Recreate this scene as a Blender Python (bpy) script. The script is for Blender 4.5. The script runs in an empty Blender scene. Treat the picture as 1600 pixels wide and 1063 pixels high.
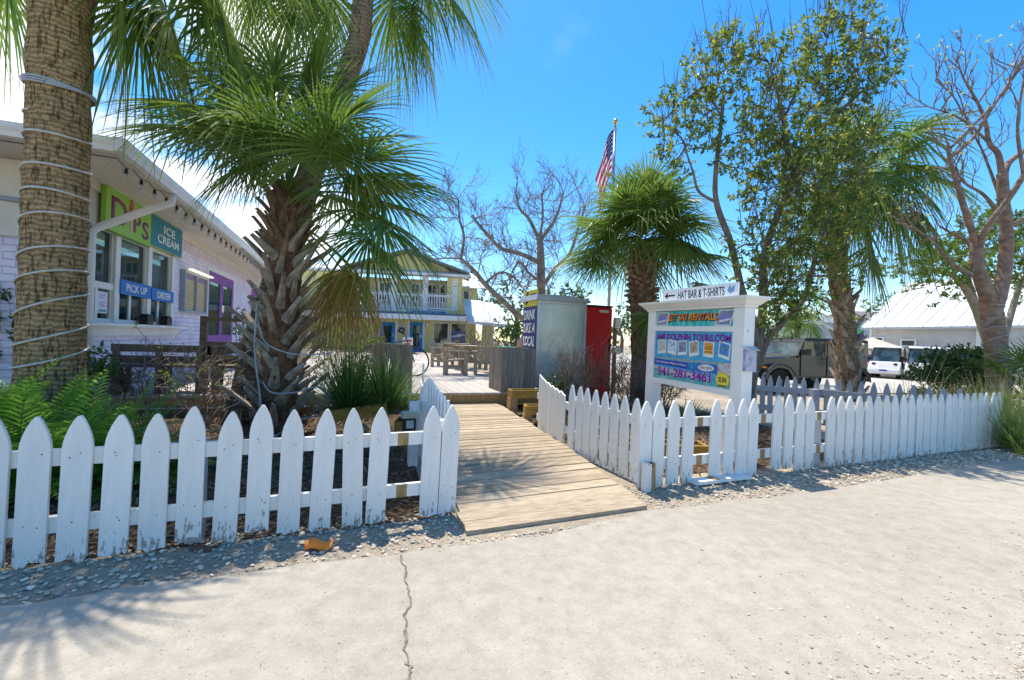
import bpy, math, random
from mathutils import Vector, Matrix, noise as mnoise

C = bpy.context.scene.collection
PI = math.pi
CAMH, FPX, ROLL = 1.25, 680.0, math.radians(2.0)
CR, SR = math.cos(ROLL), math.sin(ROLL)
D1 = Vector((-.344, .939, 0)); D2 = Vector((.939, .344, 0))
GA = math.atan2(.344, .939)            # angle of D2
UP = Vector((0, 0, 1))

def uv(px, py):
    return (px-800)*CR+(py-530)*SR, -(px-800)*SR+(py-530)*CR
def at(px, py, Y):
    u, v = uv(px, py); return Vector((u*Y/FPX, Y, CAMH-v*Y/FPX))
def gnd(px, py, z=0.0):
    u, v = uv(px, py); Y = FPX*(CAMH-z)/v; return Vector((u*Y/FPX, Y, z))
def gp(a, b, z=0.0):                   # street-grid coordinates to world
    return D2*a+D1*b+UP*z
def bwall(px, a):                      # grid distance b where the pixel column meets the plane a
    u = uv(px, 500)[0]/FPX
    Y = a/(.939*u+.344); return -.344*u*Y+.939*Y

# ---------------------------------------------------------------- mesh building
class MB:
    def __init__(s): s.v = []; s.f = []; s.m = []; s.c = []
    def add(s, vs, fs, m=0, col=None):
        o = len(s.v); s.v.extend([tuple(p) for p in vs])
        for f in fs: s.f.append(tuple(i+o for i in f)); s.m.append(m)
        if col is not None:
            while len(s.c) < o: s.c.append((0, 0, 0, 1))
            s.c.extend(col)
    def box(s, x0, x1, y0, y1, z0, z1, m=0, X=None):
        vs = [Vector((x, y, z)) for z in (z0, z1) for y in (y0, y1) for x in (x0, x1)]
        if X is not None: vs = [X @ p for p in vs]
        s.add(vs, [(0, 2, 3, 1), (4, 5, 7, 6), (0, 1, 5, 4), (2, 6, 7, 3), (0, 4, 6, 2), (1, 3, 7, 5)], m)
    def beam(s, p, q, w, h, m=0, up=UP):
        p, q = Vector(p), Vector(q); d = (q-p); L = d.length; d.normalize()
        sd = d.cross(up)
        if sd.length < 1e-4: sd = Vector((1, 0, 0))
        sd.normalize(); u = sd.cross(d)
        X = Matrix(((d.x, sd.x, u.x, p.x), (d.y, sd.y, u.y, p.y), (d.z, sd.z, u.z, p.z), (0, 0, 0, 1)))
        s.box(0, L, -w/2, w/2, -h/2, h/2, m, X)
    def tube(s, pts, rad, n=6, m=0, cap=True, tval=None):
        pts = [Vector(p) for p in pts]; k = len(pts)
        if not hasattr(rad, '__len__'): rad = [rad]*k
        t = (pts[1]-pts[0]).normalized()
        a = t.cross(UP)
        if a.length < .05: a = t.cross(Vector((1, 0, 0)))
        a.normalize(); vs = []
        for i, p in enumerate(pts):
            t = (pts[min(i+1, k-1)]-pts[max(i-1, 0)])
            if t.length < 1e-7: t = UP.copy()
            t.normalize(); a = a-t*a.dot(t)
            if a.length < 1e-5: a = t.orthogonal()
            a.normalize(); b = t.cross(a)
            for j in range(n):
                an = 2*PI*j/n; vs.append(p+(a*math.cos(an)+b*math.sin(an))*rad[i])
        fs = [(i*n+j, i*n+(j+1) % n, (i+1)*n+(j+1) % n, (i+1)*n+j) for i in range(k-1) for j in range(n)]
        if cap: fs += [tuple(range(n-1, -1, -1)), tuple((k-1)*n+j for j in range(n))]
        s.add(vs, fs, m, None if tval is None else [tval]*len(vs))
    def prism(s, poly, y0, y1, m=0, X=None, plane='xz'):
        n = len(poly)
        if plane == 'xz': vs = [Vector((p[0], y, p[1])) for y in (y0, y1) for p in poly]
        elif plane == 'yz': vs = [Vector((y, p[0], p[1])) for y in (y0, y1) for p in poly]
        else: vs = [Vector((p[0], p[1], y)) for y in (y0, y1) for p in poly]
        if X is not None: vs = [X @ p for p in vs]
        fs = [tuple(range(n)), tuple(range(2*n-1, n-1, -1))]
        fs += [(i, n+i, n+(i+1) % n, (i+1) % n) for i in range(n)]
        s.add(vs, fs, m)
    def lathe(s, prof, n=16, c=(0, 0, 0), m=0, X=None):
        vs = []
        for r, z in prof:
            for j in range(n):
                an = 2*PI*j/n; p = Vector((c[0]+r*math.cos(an), c[1]+r*math.sin(an), c[2]+z))
                vs.append(X @ p if X is not None else p)
        k = len(prof)
        fs = [(i*n+j, i*n+(j+1) % n, (i+1)*n+(j+1) % n, (i+1)*n+j) for i in range(k-1) for j in range(n)]
        fs += [tuple(range(n-1, -1, -1)), tuple((k-1)*n+j for j in range(n))]
        s.add(vs, fs, m)
    def build(s, name, mats, parent=None, smooth=False, world=False, bevel=0, fix=False):
        me = bpy.data.meshes.new(name)
        vs = s.v
        if world and parent is not None:
            inv = parent.matrix_basis.inverted(); vs = [tuple(inv @ Vector(p)) for p in vs]
        me.from_pydata(vs, [], s.f)
        if not isinstance(mats, (list, tuple)): mats = [mats]
        for m in mats: me.materials.append(m)
        if len(mats) > 1: me.polygons.foreach_set('material_index', s.m)
        if s.c:
            while len(s.c) < len(s.v): s.c.append((0, 0, 0, 1))
            at_ = me.color_attributes.new('leaf', 'FLOAT_COLOR', 'POINT')
            at_.data.foreach_set('color', [x for c in s.c for x in c])
        if fix:
            import bmesh
            bm = bmesh.new(); bm.from_mesh(me); bmesh.ops.recalc_face_normals(bm, faces=bm.faces); bm.to_mesh(me); bm.free()
        if smooth: me.polygons.foreach_set('use_smooth', [True]*len(me.polygons))
        me.update()
        o = bpy.data.objects.new(name, me); C.objects.link(o)
        if parent is not None: o.parent = parent
        if bevel:
            b = o.modifiers.new('edge', 'BEVEL'); b.width = bevel; b.segments = 2; b.limit_method = 'ANGLE'
        return o

def tag(o, label=None, cat=None, group=None, kind=None):
    if label: o['label'] = label
    if cat: o['category'] = cat
    if group: o['group'] = group
    if kind: o['kind'] = kind
    return o
def thing(name, label, cat, loc=(0, 0, 0), rz=0, group=None, tilt=None):
    o = bpy.data.objects.new(name, None); C.objects.link(o); o.empty_display_size = .2
    o.location = loc; o.rotation_euler = (tilt[0] if tilt else 0, tilt[1] if tilt else 0, rz)
    o.matrix_basis = Matrix.LocRotScale(Vector(loc), o.rotation_euler, None)
    return tag(o, label, cat, group)
def structure(o): o['kind'] = 'structure'; return o
def copy_tree(o, parent=None):
    c = o.copy(); C.objects.link(c)
    if parent is not None: c.parent = parent
    for ch in list(o.children): copy_tree(ch, c)
    return c
def move(o, loc, rz):
    o.location = loc; o.rotation_euler = (0, 0, rz); return o

# ---------------------------------------------------------------- materials
MATS = {}
def newmat(name):
    m = bpy.data.materials.new(name); m.use_nodes = True; nt = m.node_tree
    return m, nt, nt.nodes, nt.links, nt.nodes['Principled BSDF']
def hexc(*c): return (c[0], c[1], c[2], 1)
def mat(name, col, col2=None, rough=.75, scale=6, bump=0.0, bscale=60, stretch=(1, 1, 1), metal=0, spec=.3, detail=5,
        island=0.0, dirt=None, dirt_amt=.0, dirt_scale=9, contrast=(.35, .65), trans=0, emit=None, alpha=1):
    m, nt, N, L, P = newmat(name); MATS[name] = m
    tc = N.new('ShaderNodeTexCoord'); mp = N.new('ShaderNodeMapping'); mp.inputs['Scale'].default_value = stretch
    L.new(tc.outputs['Object'], mp.inputs[0])
    src = mp.outputs[0]
    if island:
        g0 = N.new('ShaderNodeNewGeometry'); va = N.new('ShaderNodeVectorMath'); va.operation = 'ADD'
        sc = N.new('ShaderNodeMath'); sc.operation = 'MULTIPLY'; sc.inputs[1].default_value = 37.0
        L.new(g0.outputs['Random Per Island'], sc.inputs[0]); L.new(src, va.inputs[0]); L.new(sc.outputs[0], va.inputs[1]); src = va.outputs[0]
    nz = N.new('ShaderNodeTexNoise'); nz.inputs['Scale'].default_value = scale; nz.inputs['Detail'].default_value = detail
    nz.inputs['Roughness'].default_value = .62
    L.new(src, nz.inputs['Vector'])
    rp = N.new('ShaderNodeValToRGB'); L.new(nz.outputs['Fac'], rp.inputs[0])
    if col2 is None: col2 = tuple(c*.78 for c in col)
    rp.color_ramp.elements[0].position = contrast[0]; rp.color_ramp.elements[0].color = hexc(*col2)
    rp.color_ramp.elements[1].position = contrast[1]; rp.color_ramp.elements[1].color = hexc(*col)
    out = rp.outputs[0]
    if island:
        mr = N.new('ShaderNodeMapRange'); mr.inputs[3].default_value = 1-island; mr.inputs[4].default_value = 1+island*.6
        L.new(g0.outputs['Random Per Island'], mr.inputs[0])
        mx = N.new('ShaderNodeVectorMath'); mx.operation = 'SCALE'; L.new(out, mx.inputs[0]); L.new(mr.outputs[0], mx.inputs['Scale']); out = mx.outputs[0]
    if dirt:
        n2 = N.new('ShaderNodeTexNoise'); n2.inputs['Scale'].default_value = dirt_scale; n2.inputs['Detail'].default_value = 8; n2.inputs['Roughness'].default_value = .7
        L.new(tc.outputs['Object'], n2.inputs['Vector'])
        r2 = N.new('ShaderNodeValToRGB'); r2.color_ramp.elements[0].position = .5+.16*(1-dirt_amt*2); r2.color_ramp.elements[1].position = r2.color_ramp.elements[0].position+.12
        L.new(n2.outputs['Fac'], r2.inputs[0])
        mm = N.new('ShaderNodeMixRGB'); L.new(r2.outputs[0], mm.inputs[0]); L.new(out, mm.inputs[1]); mm.inputs[2].default_value = hexc(*dirt); out = mm.outputs[0]
    L.new(out, P.inputs['Base Color'])
    P.inputs['Roughness'].default_value = rough; P.inputs['Metallic'].default_value = metal
    P.inputs['Specular IOR Level'].default_value = spec; P.inputs['Alpha'].default_value = alpha
    if trans: P.inputs['Transmission Weight'].default_value = trans
    if bump:
        bn = N.new('ShaderNodeTexNoise'); bn.inputs['Scale'].default_value = bscale; bn.inputs['Detail'].default_value = 4
        L.new(src, bn.inputs['Vector'])
        bp = N.new('ShaderNodeBump'); bp.inputs['Strength'].default_value = min(1, bump); bp.inputs['Distance'].default_value = .02
        L.new(bn.outputs['Fac'], bp.inputs['Height']); L.new(bp.outputs[0], P.inputs['Normal'])
    if emit:
        P.inputs['Emission Color'].default_value = hexc(*emit[0]); P.inputs['Emission Strength'].default_value = emit[1]
    return m

def leafmat(name, cols, tips=None, rough=.5, trans=.3, spec=.35):
    """cols: palette picked per leaf; tips: (colour, start) along the leaf, stored in the leaf attribute"""
    m, nt, N, L, P = newmat(name)
    g = N.new('ShaderNodeNewGeometry'); rp = N.new('ShaderNodeValToRGB'); L.new(g.outputs['Random Per Island'], rp.inputs[0])
    e = rp.color_ramp.elements; k = len(cols)
    while len(e) < k: e.new(.5)
    for i, c in enumerate(cols): e[i].position = i/(k-1); e[i].color = hexc(*c)
    out = rp.outputs[0]
    if tips:
        a = N.new('ShaderNodeAttribute'); a.attribute_name = 'leaf'; sp = N.new('ShaderNodeSeparateColor'); L.new(a.outputs['Color'], sp.inputs[0])
        mr = N.new('ShaderNodeMapRange'); mr.inputs[1].default_value = tips[1]; mr.inputs[2].default_value = 1.0
        L.new(sp.outputs[0], mr.inputs[0])
        ml = N.new('ShaderNodeMath'); ml.operation = 'MULTIPLY'; L.new(mr.outputs[0], ml.inputs[0]); L.new(sp.outputs[1], ml.inputs[1]); ml.use_clamp = True
        mx = N.new('ShaderNodeMixRGB'); L.new(ml.outputs[0], mx.inputs[0]); L.new(out, mx.inputs[1]); mx.inputs[2].default_value = hexc(*tips[0]); out = mx.outputs[0]
    L.new(out, P.inputs['Base Color']); P.inputs['Roughness'].default_value = rough; P.inputs['Specular IOR Level'].default_value = spec
    tr = N.new('ShaderNodeBsdfTranslucent'); hs = N.new('ShaderNodeHueSaturation'); hs.inputs['Value'].default_value = 1.5; hs.inputs['Hue'].default_value = .485
    L.new(out, hs.inputs['Color']); L.new(hs.outputs[0], tr.inputs['Color'])
    mix = N.new('ShaderNodeMixShader'); mix.inputs[0].default_value = trans
    L.new(P.outputs[0], mix.inputs[1]); L.new(tr.outputs[0], mix.inputs[2]); L.new(mix.outputs[0], N['Material Output'].inputs['Surface'])
    return m

def bark(name, col, col2, ring=14, crack=26, bump=.9):
    m, nt, N, L, P = newmat(name)
    tc = N.new('ShaderNodeTexCoord')
    mp = N.new('ShaderNodeMapping'); mp.inputs['Scale'].default_value = (1, 1, ring/8.0); L.new(tc.outputs['Object'], mp.inputs[0])
    n1 = N.new('ShaderNodeTexNoise'); n1.inputs['Scale'].default_value = 9; n1.inputs['Detail'].default_value = 9; n1.inputs['Roughness'].default_value = .7; L.new(mp.outputs[0], n1.inputs['Vector'])
    wv = N.new('ShaderNodeTexWave'); wv.bands_direction = 'Z'; wv.inputs['Scale'].default_value = ring*.42; wv.inputs['Distortion'].default_value = 7; wv.inputs['Detail'].default_value = 6; wv.inputs['Detail Scale'].default_value = 2.2; wv.inputs['Detail Roughness'].default_value = .7
    L.new(tc.outputs['Object'], wv.inputs['Vector'])
    m2 = N.new('ShaderNodeMapping'); m2.inputs['Scale'].default_value = (1, 1, .22); L.new(tc.outputs['Object'], m2.inputs[0])
    nd = N.new('ShaderNodeTexNoise'); nd.inputs['Scale'].default_value = 12; L.new(m2.outputs[0], nd.inputs['Vector'])
    av = N.new('ShaderNodeMixRGB'); av.inputs[0].default_value = .08; L.new(m2.outputs[0], av.inputs[1]); L.new(nd.outputs['Color'], av.inputs[2])
    vo = N.new('ShaderNodeTexNoise'); vo.inputs['Scale'].default_value = crack*1.15; vo.inputs['Detail'].default_value = 7; vo.inputs['Roughness'].default_value = .65; L.new(m2.outputs[0], vo.inputs['Vector'])
    cr = N.new('ShaderNodeValToRGB'); cr.color_ramp.elements[0].position = .36; cr.color_ramp.elements[0].color = (0.12, .1, .09, 1); cr.color_ramp.elements[1].position = .47
    L.new(vo.outputs['Fac'], cr.inputs[0])
    rp = N.new('ShaderNodeValToRGB'); rp.color_ramp.elements[0].position = .32; rp.color_ramp.elements[0].color = hexc(*col2); rp.color_ramp.elements[1].position = .66; rp.color_ramp.elements[1].color = hexc(*col)
    mh = N.new('ShaderNodeMath'); mh.operation = 'MULTIPLY_ADD'; mh.inputs[1].default_value = .26; L.new(wv.outputs['Fac'], mh.inputs[0])
    ms = N.new('ShaderNodeMath'); ms.operation = 'MULTIPLY'; ms.inputs[1].default_value = .75; L.new(n1.outputs['Fac'], ms.inputs[0]); L.new(ms.outputs[0], mh.inputs[2])
    L.new(mh.outputs[0], rp.inputs[0])
    mx = N.new('ShaderNodeMixRGB'); mx.blend_type = 'MULTIPLY'; mx.inputs[0].default_value = .7; L.new(rp.outputs[0], mx.inputs[1]); L.new(cr.outputs[0], mx.inputs[2])
    L.new(mx.outputs[0], P.inputs['Base Color']); P.inputs['Roughness'].default_value = .9; P.inputs['Specular IOR Level'].default_value = .1
    ad = N.new('ShaderNodeMath'); ad.operation = 'MULTIPLY_ADD'; ad.inputs[1].default_value = .6; L.new(cr.outputs[0], ad.inputs[0]); L.new(mh.outputs[0], ad.inputs[2])
    bp = N.new('ShaderNodeBump'); bp.inputs['Strength'].default_value = bump; bp.inputs['Distance'].default_value = .03
    L.new(ad.outputs[0], bp.inputs['Height']); L.new(bp.outputs[0], P.inputs['Normal'])
    return m

white_paint = mat('white_paint', (.83, .81, .77), (.73, .71, .67), rough=.55, scale=5, bump=.25, bscale=50, stretch=(3, 3, .5), dirt=(.38, .35, .31), dirt_amt=.05, dirt_scale=16)
trim_white = mat('trim_white', (.78, .77, .74), (.68, .67, .64), rough=.5, scale=3, bump=.1)
def picket_paint():
    m = mat('picket_paint', (.83, .81, .765), (.74, .72, .68), rough=.55, scale=5, bump=.3, bscale=45, stretch=(3, 3, .5)); nt = m.node_tree; N, L = nt.nodes, nt.links; P = N['Principled BSDF']
    src = P.inputs['Base Color'].links[0].from_socket; tc = N.new('ShaderNodeTexCoord'); oi = N.new('ShaderNodeObjectInfo')
    va = N.new('ShaderNodeVectorMath'); va.operation = 'ADD'; sc_ = N.new('ShaderNodeMath'); sc_.operation = 'MULTIPLY'; sc_.inputs[1].default_value = 40; L.new(oi.outputs['Random'], sc_.inputs[0]); L.new(tc.outputs['Object'], va.inputs[0]); L.new(sc_.outputs[0], va.inputs[1])
    mp = N.new('ShaderNodeMapping'); mp.inputs['Scale'].default_value = (1, 1, .35); L.new(va.outputs[0], mp.inputs[0])
    nz = N.new('ShaderNodeTexNoise'); nz.inputs['Scale'].default_value = 42; nz.inputs['Detail'].default_value = 6; nz.inputs['Roughness'].default_value = .7; L.new(mp.outputs[0], nz.inputs['Vector'])
    n2 = N.new('ShaderNodeTexNoise'); n2.inputs['Scale'].default_value = 5; n2.inputs['Detail'].default_value = 3; L.new(va.outputs[0], n2.inputs['Vector'])
    sp = N.new('ShaderNodeSeparateXYZ'); L.new(tc.outputs['Object'], sp.inputs[0])
    mr = N.new('ShaderNodeMapRange'); mr.inputs[1].default_value = .0; mr.inputs[2].default_value = .26; mr.inputs[3].default_value = .17; mr.inputs[4].default_value = -.04; L.new(sp.outputs[2], mr.inputs[0])
    a1 = N.new('ShaderNodeMath'); L.new(nz.outputs['Fac'], a1.inputs[0]); L.new(mr.outputs[0], a1.inputs[1])
    a2 = N.new('ShaderNodeMath'); a2.operation = 'MULTIPLY_ADD'; a2.inputs[1].default_value = .22; L.new(n2.outputs['Fac'], a2.inputs[0]); L.new(a1.outputs[0], a2.inputs[2])
    rp = N.new('ShaderNodeValToRGB'); rp.color_ramp.elements[0].position = .77; rp.color_ramp.elements[1].position = .83; L.new(a2.outputs[0], rp.inputs[0])
    mx = N.new('ShaderNodeMixRGB'); L.new(rp.outputs[0], mx.inputs[0]); L.new(src, mx.inputs[1]); mx.inputs[2].default_value = (.33, .29, .24, 1)
    tn = N.new('ShaderNodeMapRange'); tn.inputs[3].default_value = .93; tn.inputs[4].default_value = 1.03; L.new(oi.outputs['Random'], tn.inputs[0]); sv = N.new('ShaderNodeVectorMath'); sv.operation = 'SCALE'; L.new(mx.outputs[0], sv.inputs[0]); L.new(tn.outputs[0], sv.inputs['Scale'])
    L.new(sv.outputs[0], P.inputs['Base Color']); return m
picket_white = picket_paint()
bare_wood = mat('bare_wood', (.42, .27, .12), (.26, .16, .07), rough=.85, scale=9, stretch=(3, 3, 1))
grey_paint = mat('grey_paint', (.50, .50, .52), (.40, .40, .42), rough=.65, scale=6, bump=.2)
walk_wood = mat('walk_wood', (.56, .45, .31), (.33, .245, .155), rough=.85, scale=7, stretch=(1, 9, 9), bump=.5, bscale=22, island=.22, dirt=(.2, .16, .12), dirt_amt=.08, dirt_scale=5)
deck_wood = mat('deck_wood', (.55, .50, .44), (.40, .355, .30), rough=.85, scale=6, stretch=(9, 1, 9), bump=.4, bscale=20, island=.16, dirt=(.25, .2, .16), dirt_amt=.05, dirt_scale=3)
grey_wood = mat('grey_wood', (.29, .265, .23), (.145, .128, .11), rough=.9, scale=6, stretch=(7, 7, .8), bump=.5, bscale=30, island=.25)
chair_wood = mat('chair_wood', (.46, .38, .27), (.30, .24, .165), rough=.85, scale=8, stretch=(2, 2, 1), island=.12)
dark_wood = mat('dark_wood', (.17, .125, .085), (.09, .066, .045), rough=.9, scale=6, stretch=(1, 5, 5), bump=.4, bscale=30, island=.2)
yellow_timber = mat('yellow_timber', (.42, .26, .055), (.26, .15, .03), rough=.8, scale=6, stretch=(1, 5, 5), bump=.4, bscale=25, island=.12, dirt=(.1, .06, .02), dirt_amt=.08, dirt_scale=6)
lilac_wall = None
metal_grey = mat('metal_grey', (.52, .53, .54), (.42, .43, .44), rough=.38, metal=.6, scale=3)
chrome = mat('chrome', (.7, .7, .7), rough=.15, metal=1)
black_plastic = mat('black_plastic', (.018, .018, .02), rough=.5)
rubber = mat('rubber', (.02, .02, .02), rough=.85)
rope_white = mat('rope_white', (.62, .6, .55), (.5, .47, .42), rough=.5, scale=30)
cable_grey = mat('cable_grey', (.42, .44, .46), (.33, .34, .36), rough=.5)
soil = mat('soil', (.09, .065, .045), (.035, .026, .018), rough=1, scale=14, bump=.8, bscale=40)
concrete = mat('concrete', (.42, .4, .36), (.3, .28, .25), rough=.9, scale=8, bump=.4)
def flat(name, c, rough=.5, **k): return mat(name, c, tuple(x*.9 for x in c), rough=rough, scale=4, **k)
# ---------------------------------------------------------------- world, sun, camera
SUN_TO = Vector((-.14, .39, 1)).normalized()
sc = bpy.context.scene
w = bpy.data.worlds.new('World'); sc.world = w; w.use_nodes = True
N, L = w.node_tree.nodes, w.node_tree.links
bg = N['Background']; bg.inputs['Strength'].default_value = SKY_STRENGTH = .15
sky = N.new('ShaderNodeTexSky'); sky.sky_type = 'NISHITA'; sky.sun_disc = False
sky.sun_elevation = math.asin(SUN_TO.z); sky.sun_rotation = math.atan2(SUN_TO.x, SUN_TO.y)
sky.air_density = 1.0; sky.dust_density = .25; sky.ozone_density = 2.2; sky.altitude = 0
tc = N.new('ShaderNodeTexCoord')
sep = N.new('ShaderNodeSeparateXYZ'); L.new(tc.outputs['Generated'], sep.inputs[0])
def math_(op, a, b=None, clamp=False):
    n = N.new('ShaderNodeMath'); n.operation = op; n.use_clamp = clamp
    for i, x in enumerate((a, b)):
        if x is None: continue
        if isinstance(x, (int, float)): n.inputs[i].default_value = x
        else: L.new(x, n.inputs[i])
    return n.outputs[0]
def smooth_(x, a, b):
    n = N.new('ShaderNodeMapRange'); n.interpolation_type = 'SMOOTHSTEP'; n.inputs[1].default_value = a; n.inputs[2].default_value = b; L.new(x, n.inputs[0]); return n.outputs[0]
zz = math_('ADD', sep.outputs[2], .18)
cx = math_('DIVIDE', sep.outputs[0], zz); cy = math_('DIVIDE', sep.outputs[1], zz)
cmb = N.new('ShaderNodeCombineXYZ'); L.new(cx, cmb.inputs[0]); L.new(cy, cmb.inputs[1])
cn = N.new('ShaderNodeTexNoise'); cn.inputs['Scale'].default_value = 1.15; cn.inputs['Detail'].default_value = 9; cn.inputs['Roughness'].default_value = .56; cn.inputs['Distortion'].default_value = .3
L.new(cmb.outputs[0], cn.inputs['Vector'])
ratio = math_('DIVIDE', sep.outputs[0], math_('MAXIMUM', sep.outputs[1], .05))
left = smooth_(ratio, -.12, -.55)                      # the cloud bank stands to the left of the view
cov = math_('ADD', cn.outputs['Fac'], math_('MULTIPLY', left, .19))
front = smooth_(sep.outputs[1], -.1, .15)
mask = math_('MULTIPLY', smooth_(cov, .585, .72), math_('MAXIMUM', math_('MULTIPLY', left, front), .12))
csh = N.new('ShaderNodeTexNoise'); csh.inputs['Scale'].default_value = 3; csh.inputs['Detail'].default_value = 6; L.new(cmb.outputs[0], csh.inputs['Vector'])
crp = N.new('ShaderNodeValToRGB'); crp.color_ramp.elements[0].position = .3; crp.color_ramp.elements[0].color = (4.0, 4.3, 4.8, 1); crp.color_ramp.elements[1].position = .62; crp.color_ramp.elements[1].color = (6.6, 6.6, 6.6, 1)
L.new(csh.outputs['Fac'], crp.inputs[0])
hs = N.new('ShaderNodeHueSaturation'); hs.inputs['Saturation'].default_value = 1.42; hs.inputs['Value'].default_value = .95; L.new(sky.outputs[0], hs.inputs['Color'])
mx = N.new('ShaderNodeMixRGB'); L.new(mask, mx.inputs[0]); L.new(hs.outputs[0], mx.inputs[1]); L.new(crp.outputs[0], mx.inputs[2])
L.new(mx.outputs[0], bg.inputs['Color'])
ld = bpy.data.lights.new('sun', 'SUN'); ld.energy = 3.35; ld.angle = math.radians(.5); ld.color = (1, .94, .84)
lo = bpy.data.objects.new('sun', ld); C.objects.link(lo); lo.rotation_euler = SUN_TO.to_track_quat('Z', 'Y').to_euler(); lo.location = (0, 0, 30)
cd = bpy.data.cameras.new('camera'); cam = bpy.data.objects.new('camera', cd); C.objects.link(cam); sc.camera = cam
cd.sensor_width = 36; cd.lens = FPX/1600*36; cd.clip_end = 900; cd.clip_start = .05
cam.matrix_world = Matrix(((CR, -SR, 0, 0), (0, 0, -1, 0), (SR, CR, 0, CAMH), (0, 0, 0, 1)))
sc.view_settings.view_transform = 'Standard'; sc.view_settings.look = 'None'; sc.view_settings.exposure = EXPOSURE = 0.92; sc.view_settings.gamma = 1
sc.cycles.max_bounces = 8; sc.cycles.transparent_max_bounces = 12

# ---------------------------------------------------------------- ground, road, beds, parking
def sst(x): x = max(0, min(1, x)); return x*x*(3-2*x)
def zg(x, y): return -.17*sst((x-4.6)/2.5)*sst((y-8.6)/2.5)
def ground_mat(name, cols, scl, bumpd, speck=None, big=None):
    m, nt, N, L, P = newmat(name)
    tc = N.new('ShaderNodeTexCoord')
    n1 = N.new('ShaderNodeTexNoise'); n1.inputs['Scale'].default_value = scl; n1.inputs['Detail'].default_value = 10; n1.inputs['Roughness'].default_value = .72; L.new(tc.outputs['Object'], n1.inputs['Vector'])
    rp = N.new('ShaderNodeValToRGB'); L.new(n1.outputs['Fac'], rp.inputs[0]); e = rp.color_ramp.elements
    while len(e) < len(cols): e.new(.5)
    for i, c in enumerate(cols): e[i].position = .3+.4*i/(len(cols)-1); e[i].color = hexc(*c)
    out = rp.outputs[0]
    if big:
        n2 = N.new('ShaderNodeTexNoise'); n2.inputs['Scale'].default_value = big[0]; n2.inputs['Detail'].default_value = 5; L.new(tc.outputs['Object'], n2.inputs['Vector'])
        r2 = N.new('ShaderNodeValToRGB'); r2.color_ramp.elements[0].position = .38; r2.color_ramp.elements[0].color = hexc(*big[1]); r2.color_ramp.elements[1].position = .62; r2.color_ramp.elements[1].color = (1, 1, 1, 1); L.new(n2.outputs['Fac'], r2.inputs[0])
        mm = N.new('ShaderNodeMixRGB'); mm.blend_type = 'MULTIPLY'; mm.inputs[0].default_value = 1; L.new(out, mm.inputs[1]); L.new(r2.outputs[0], mm.inputs[2]); out = mm.outputs[0]
    for sp in (speck or []):
        vo = N.new('ShaderNodeTexVoronoi'); vo.inputs['Scale'].default_value = sp[0]; vo.inputs['Randomness'].default_value = 1; L.new(tc.outputs['Object'], vo.inputs['Vector'])
        sx = N.new('ShaderNodeSeparateColor'); L.new(vo.outputs['Color'], sx.inputs[0])
        gt = N.new('ShaderNodeMath'); gt.operation = 'GREATER_THAN'; gt.inputs[1].default_value = sp[1]; L.new(sx.outputs[0], gt.inputs[0])
        lt = N.new('ShaderNodeMath'); lt.operation = 'LESS_THAN'; lt.inputs[1].default_value = sp[2]; L.new(vo.outputs['Distance'], lt.inputs[0])
        ml = N.new('ShaderNodeMath'); ml.operation = 'MULTIPLY'; L.new(gt.outputs[0], ml.inputs[0]); L.new(lt.outputs[0], ml.inputs[1])
        m3 = N.new('ShaderNodeMath'); m3.operation = 'MULTIPLY'; m3.inputs[1].default_value = sp[4]; L.new(ml.outputs[0], m3.inputs[0])
        mm = N.new('ShaderNodeMixRGB'); L.new(m3.outputs[0], mm.inputs[0]); L.new(out, mm.inputs[1]); mm.inputs[2].default_value = hexc(*sp[3]); out = mm.outputs[0]
    L.new(out, P.inputs['Base Color']); P.inputs['Roughness'].default_value = .93; P.inputs['Specular IOR Level'].default_value = .15
    bn = N.new('ShaderNodeTexNoise'); bn.inputs['Scale'].default_value = scl*6; bn.inputs['Detail'].default_value = 5; L.new(tc.outputs['Object'], bn.inputs['Vector'])
    bp = N.new('ShaderNodeBump'); bp.inputs['Strength'].default_value = .7; bp.inputs['Distance'].default_value = bumpd; L.new(bn.outputs['Fac'], bp.inputs['Height']); L.new(bp.outputs[0], P.inputs['Normal'])
    return m
road_m = ground_mat('road_surface', [(.345, .298, .232), (.415, .366, .292), (.475, .424, .345)], 9, .006,
    [(95, .80, .34, (.54, .50, .43), .4), (120, .66, .36, (.30, .255, .2), .55), (60, .9, .24, (.24, .2, .16), .7), (17, .975, .18, (.3, .25, .2), .6), (5.3, .93, .16, (.27, .25, .23), .45), (2.1, .9, .2, (.33, .31, .28), .3)], (.45, (.88, .88, .87)))
sand_m = ground_mat('sandy_ground', [(.29, .23, .16), (.41, .34, .25), (.49, .415, .315)], 14, .012, [(60, .7, .36, (.52, .48, .42), .6), (75, .75, .34, (.14, .11, .08), .7)], (.7, (.75, .74, .72)))
mulch_m = ground_mat('mulch_soil', [(.05, .034, .024), (.125, .083, .052), (.23, .155, .095)], 26, .03, [(45, .7, .4, (.3, .21, .13), .6)], (.9, (.6, .6, .6)))
lot_m = ground_mat('lot_surface', [(.42, .385, .32), (.48, .44, .37), (.53, .49, .42)], 5, .006, [(60, .85, .3, (.4, .35, .28), .6)], (.3, (.85, .85, .85)))

xs = [-160, -80, -40, -20]+[-14+i for i in range(41)]+[40, 80, 160]
ys = [-40, -20, -10]+[-5+i for i in range(46)]+[60, 110, 200, 320]
g = MB(); vs = [(x, y, zg(x, y)) for y in ys for x in xs]; nx = len(xs)
g.add(vs, [(j*nx+i, j*nx+i+1, (j+1)*nx+i+1, (j+1)*nx+i) for j in range(len(ys)-1) for i in range(nx-1)])
structure(g.build('ground', sand_m))

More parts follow.
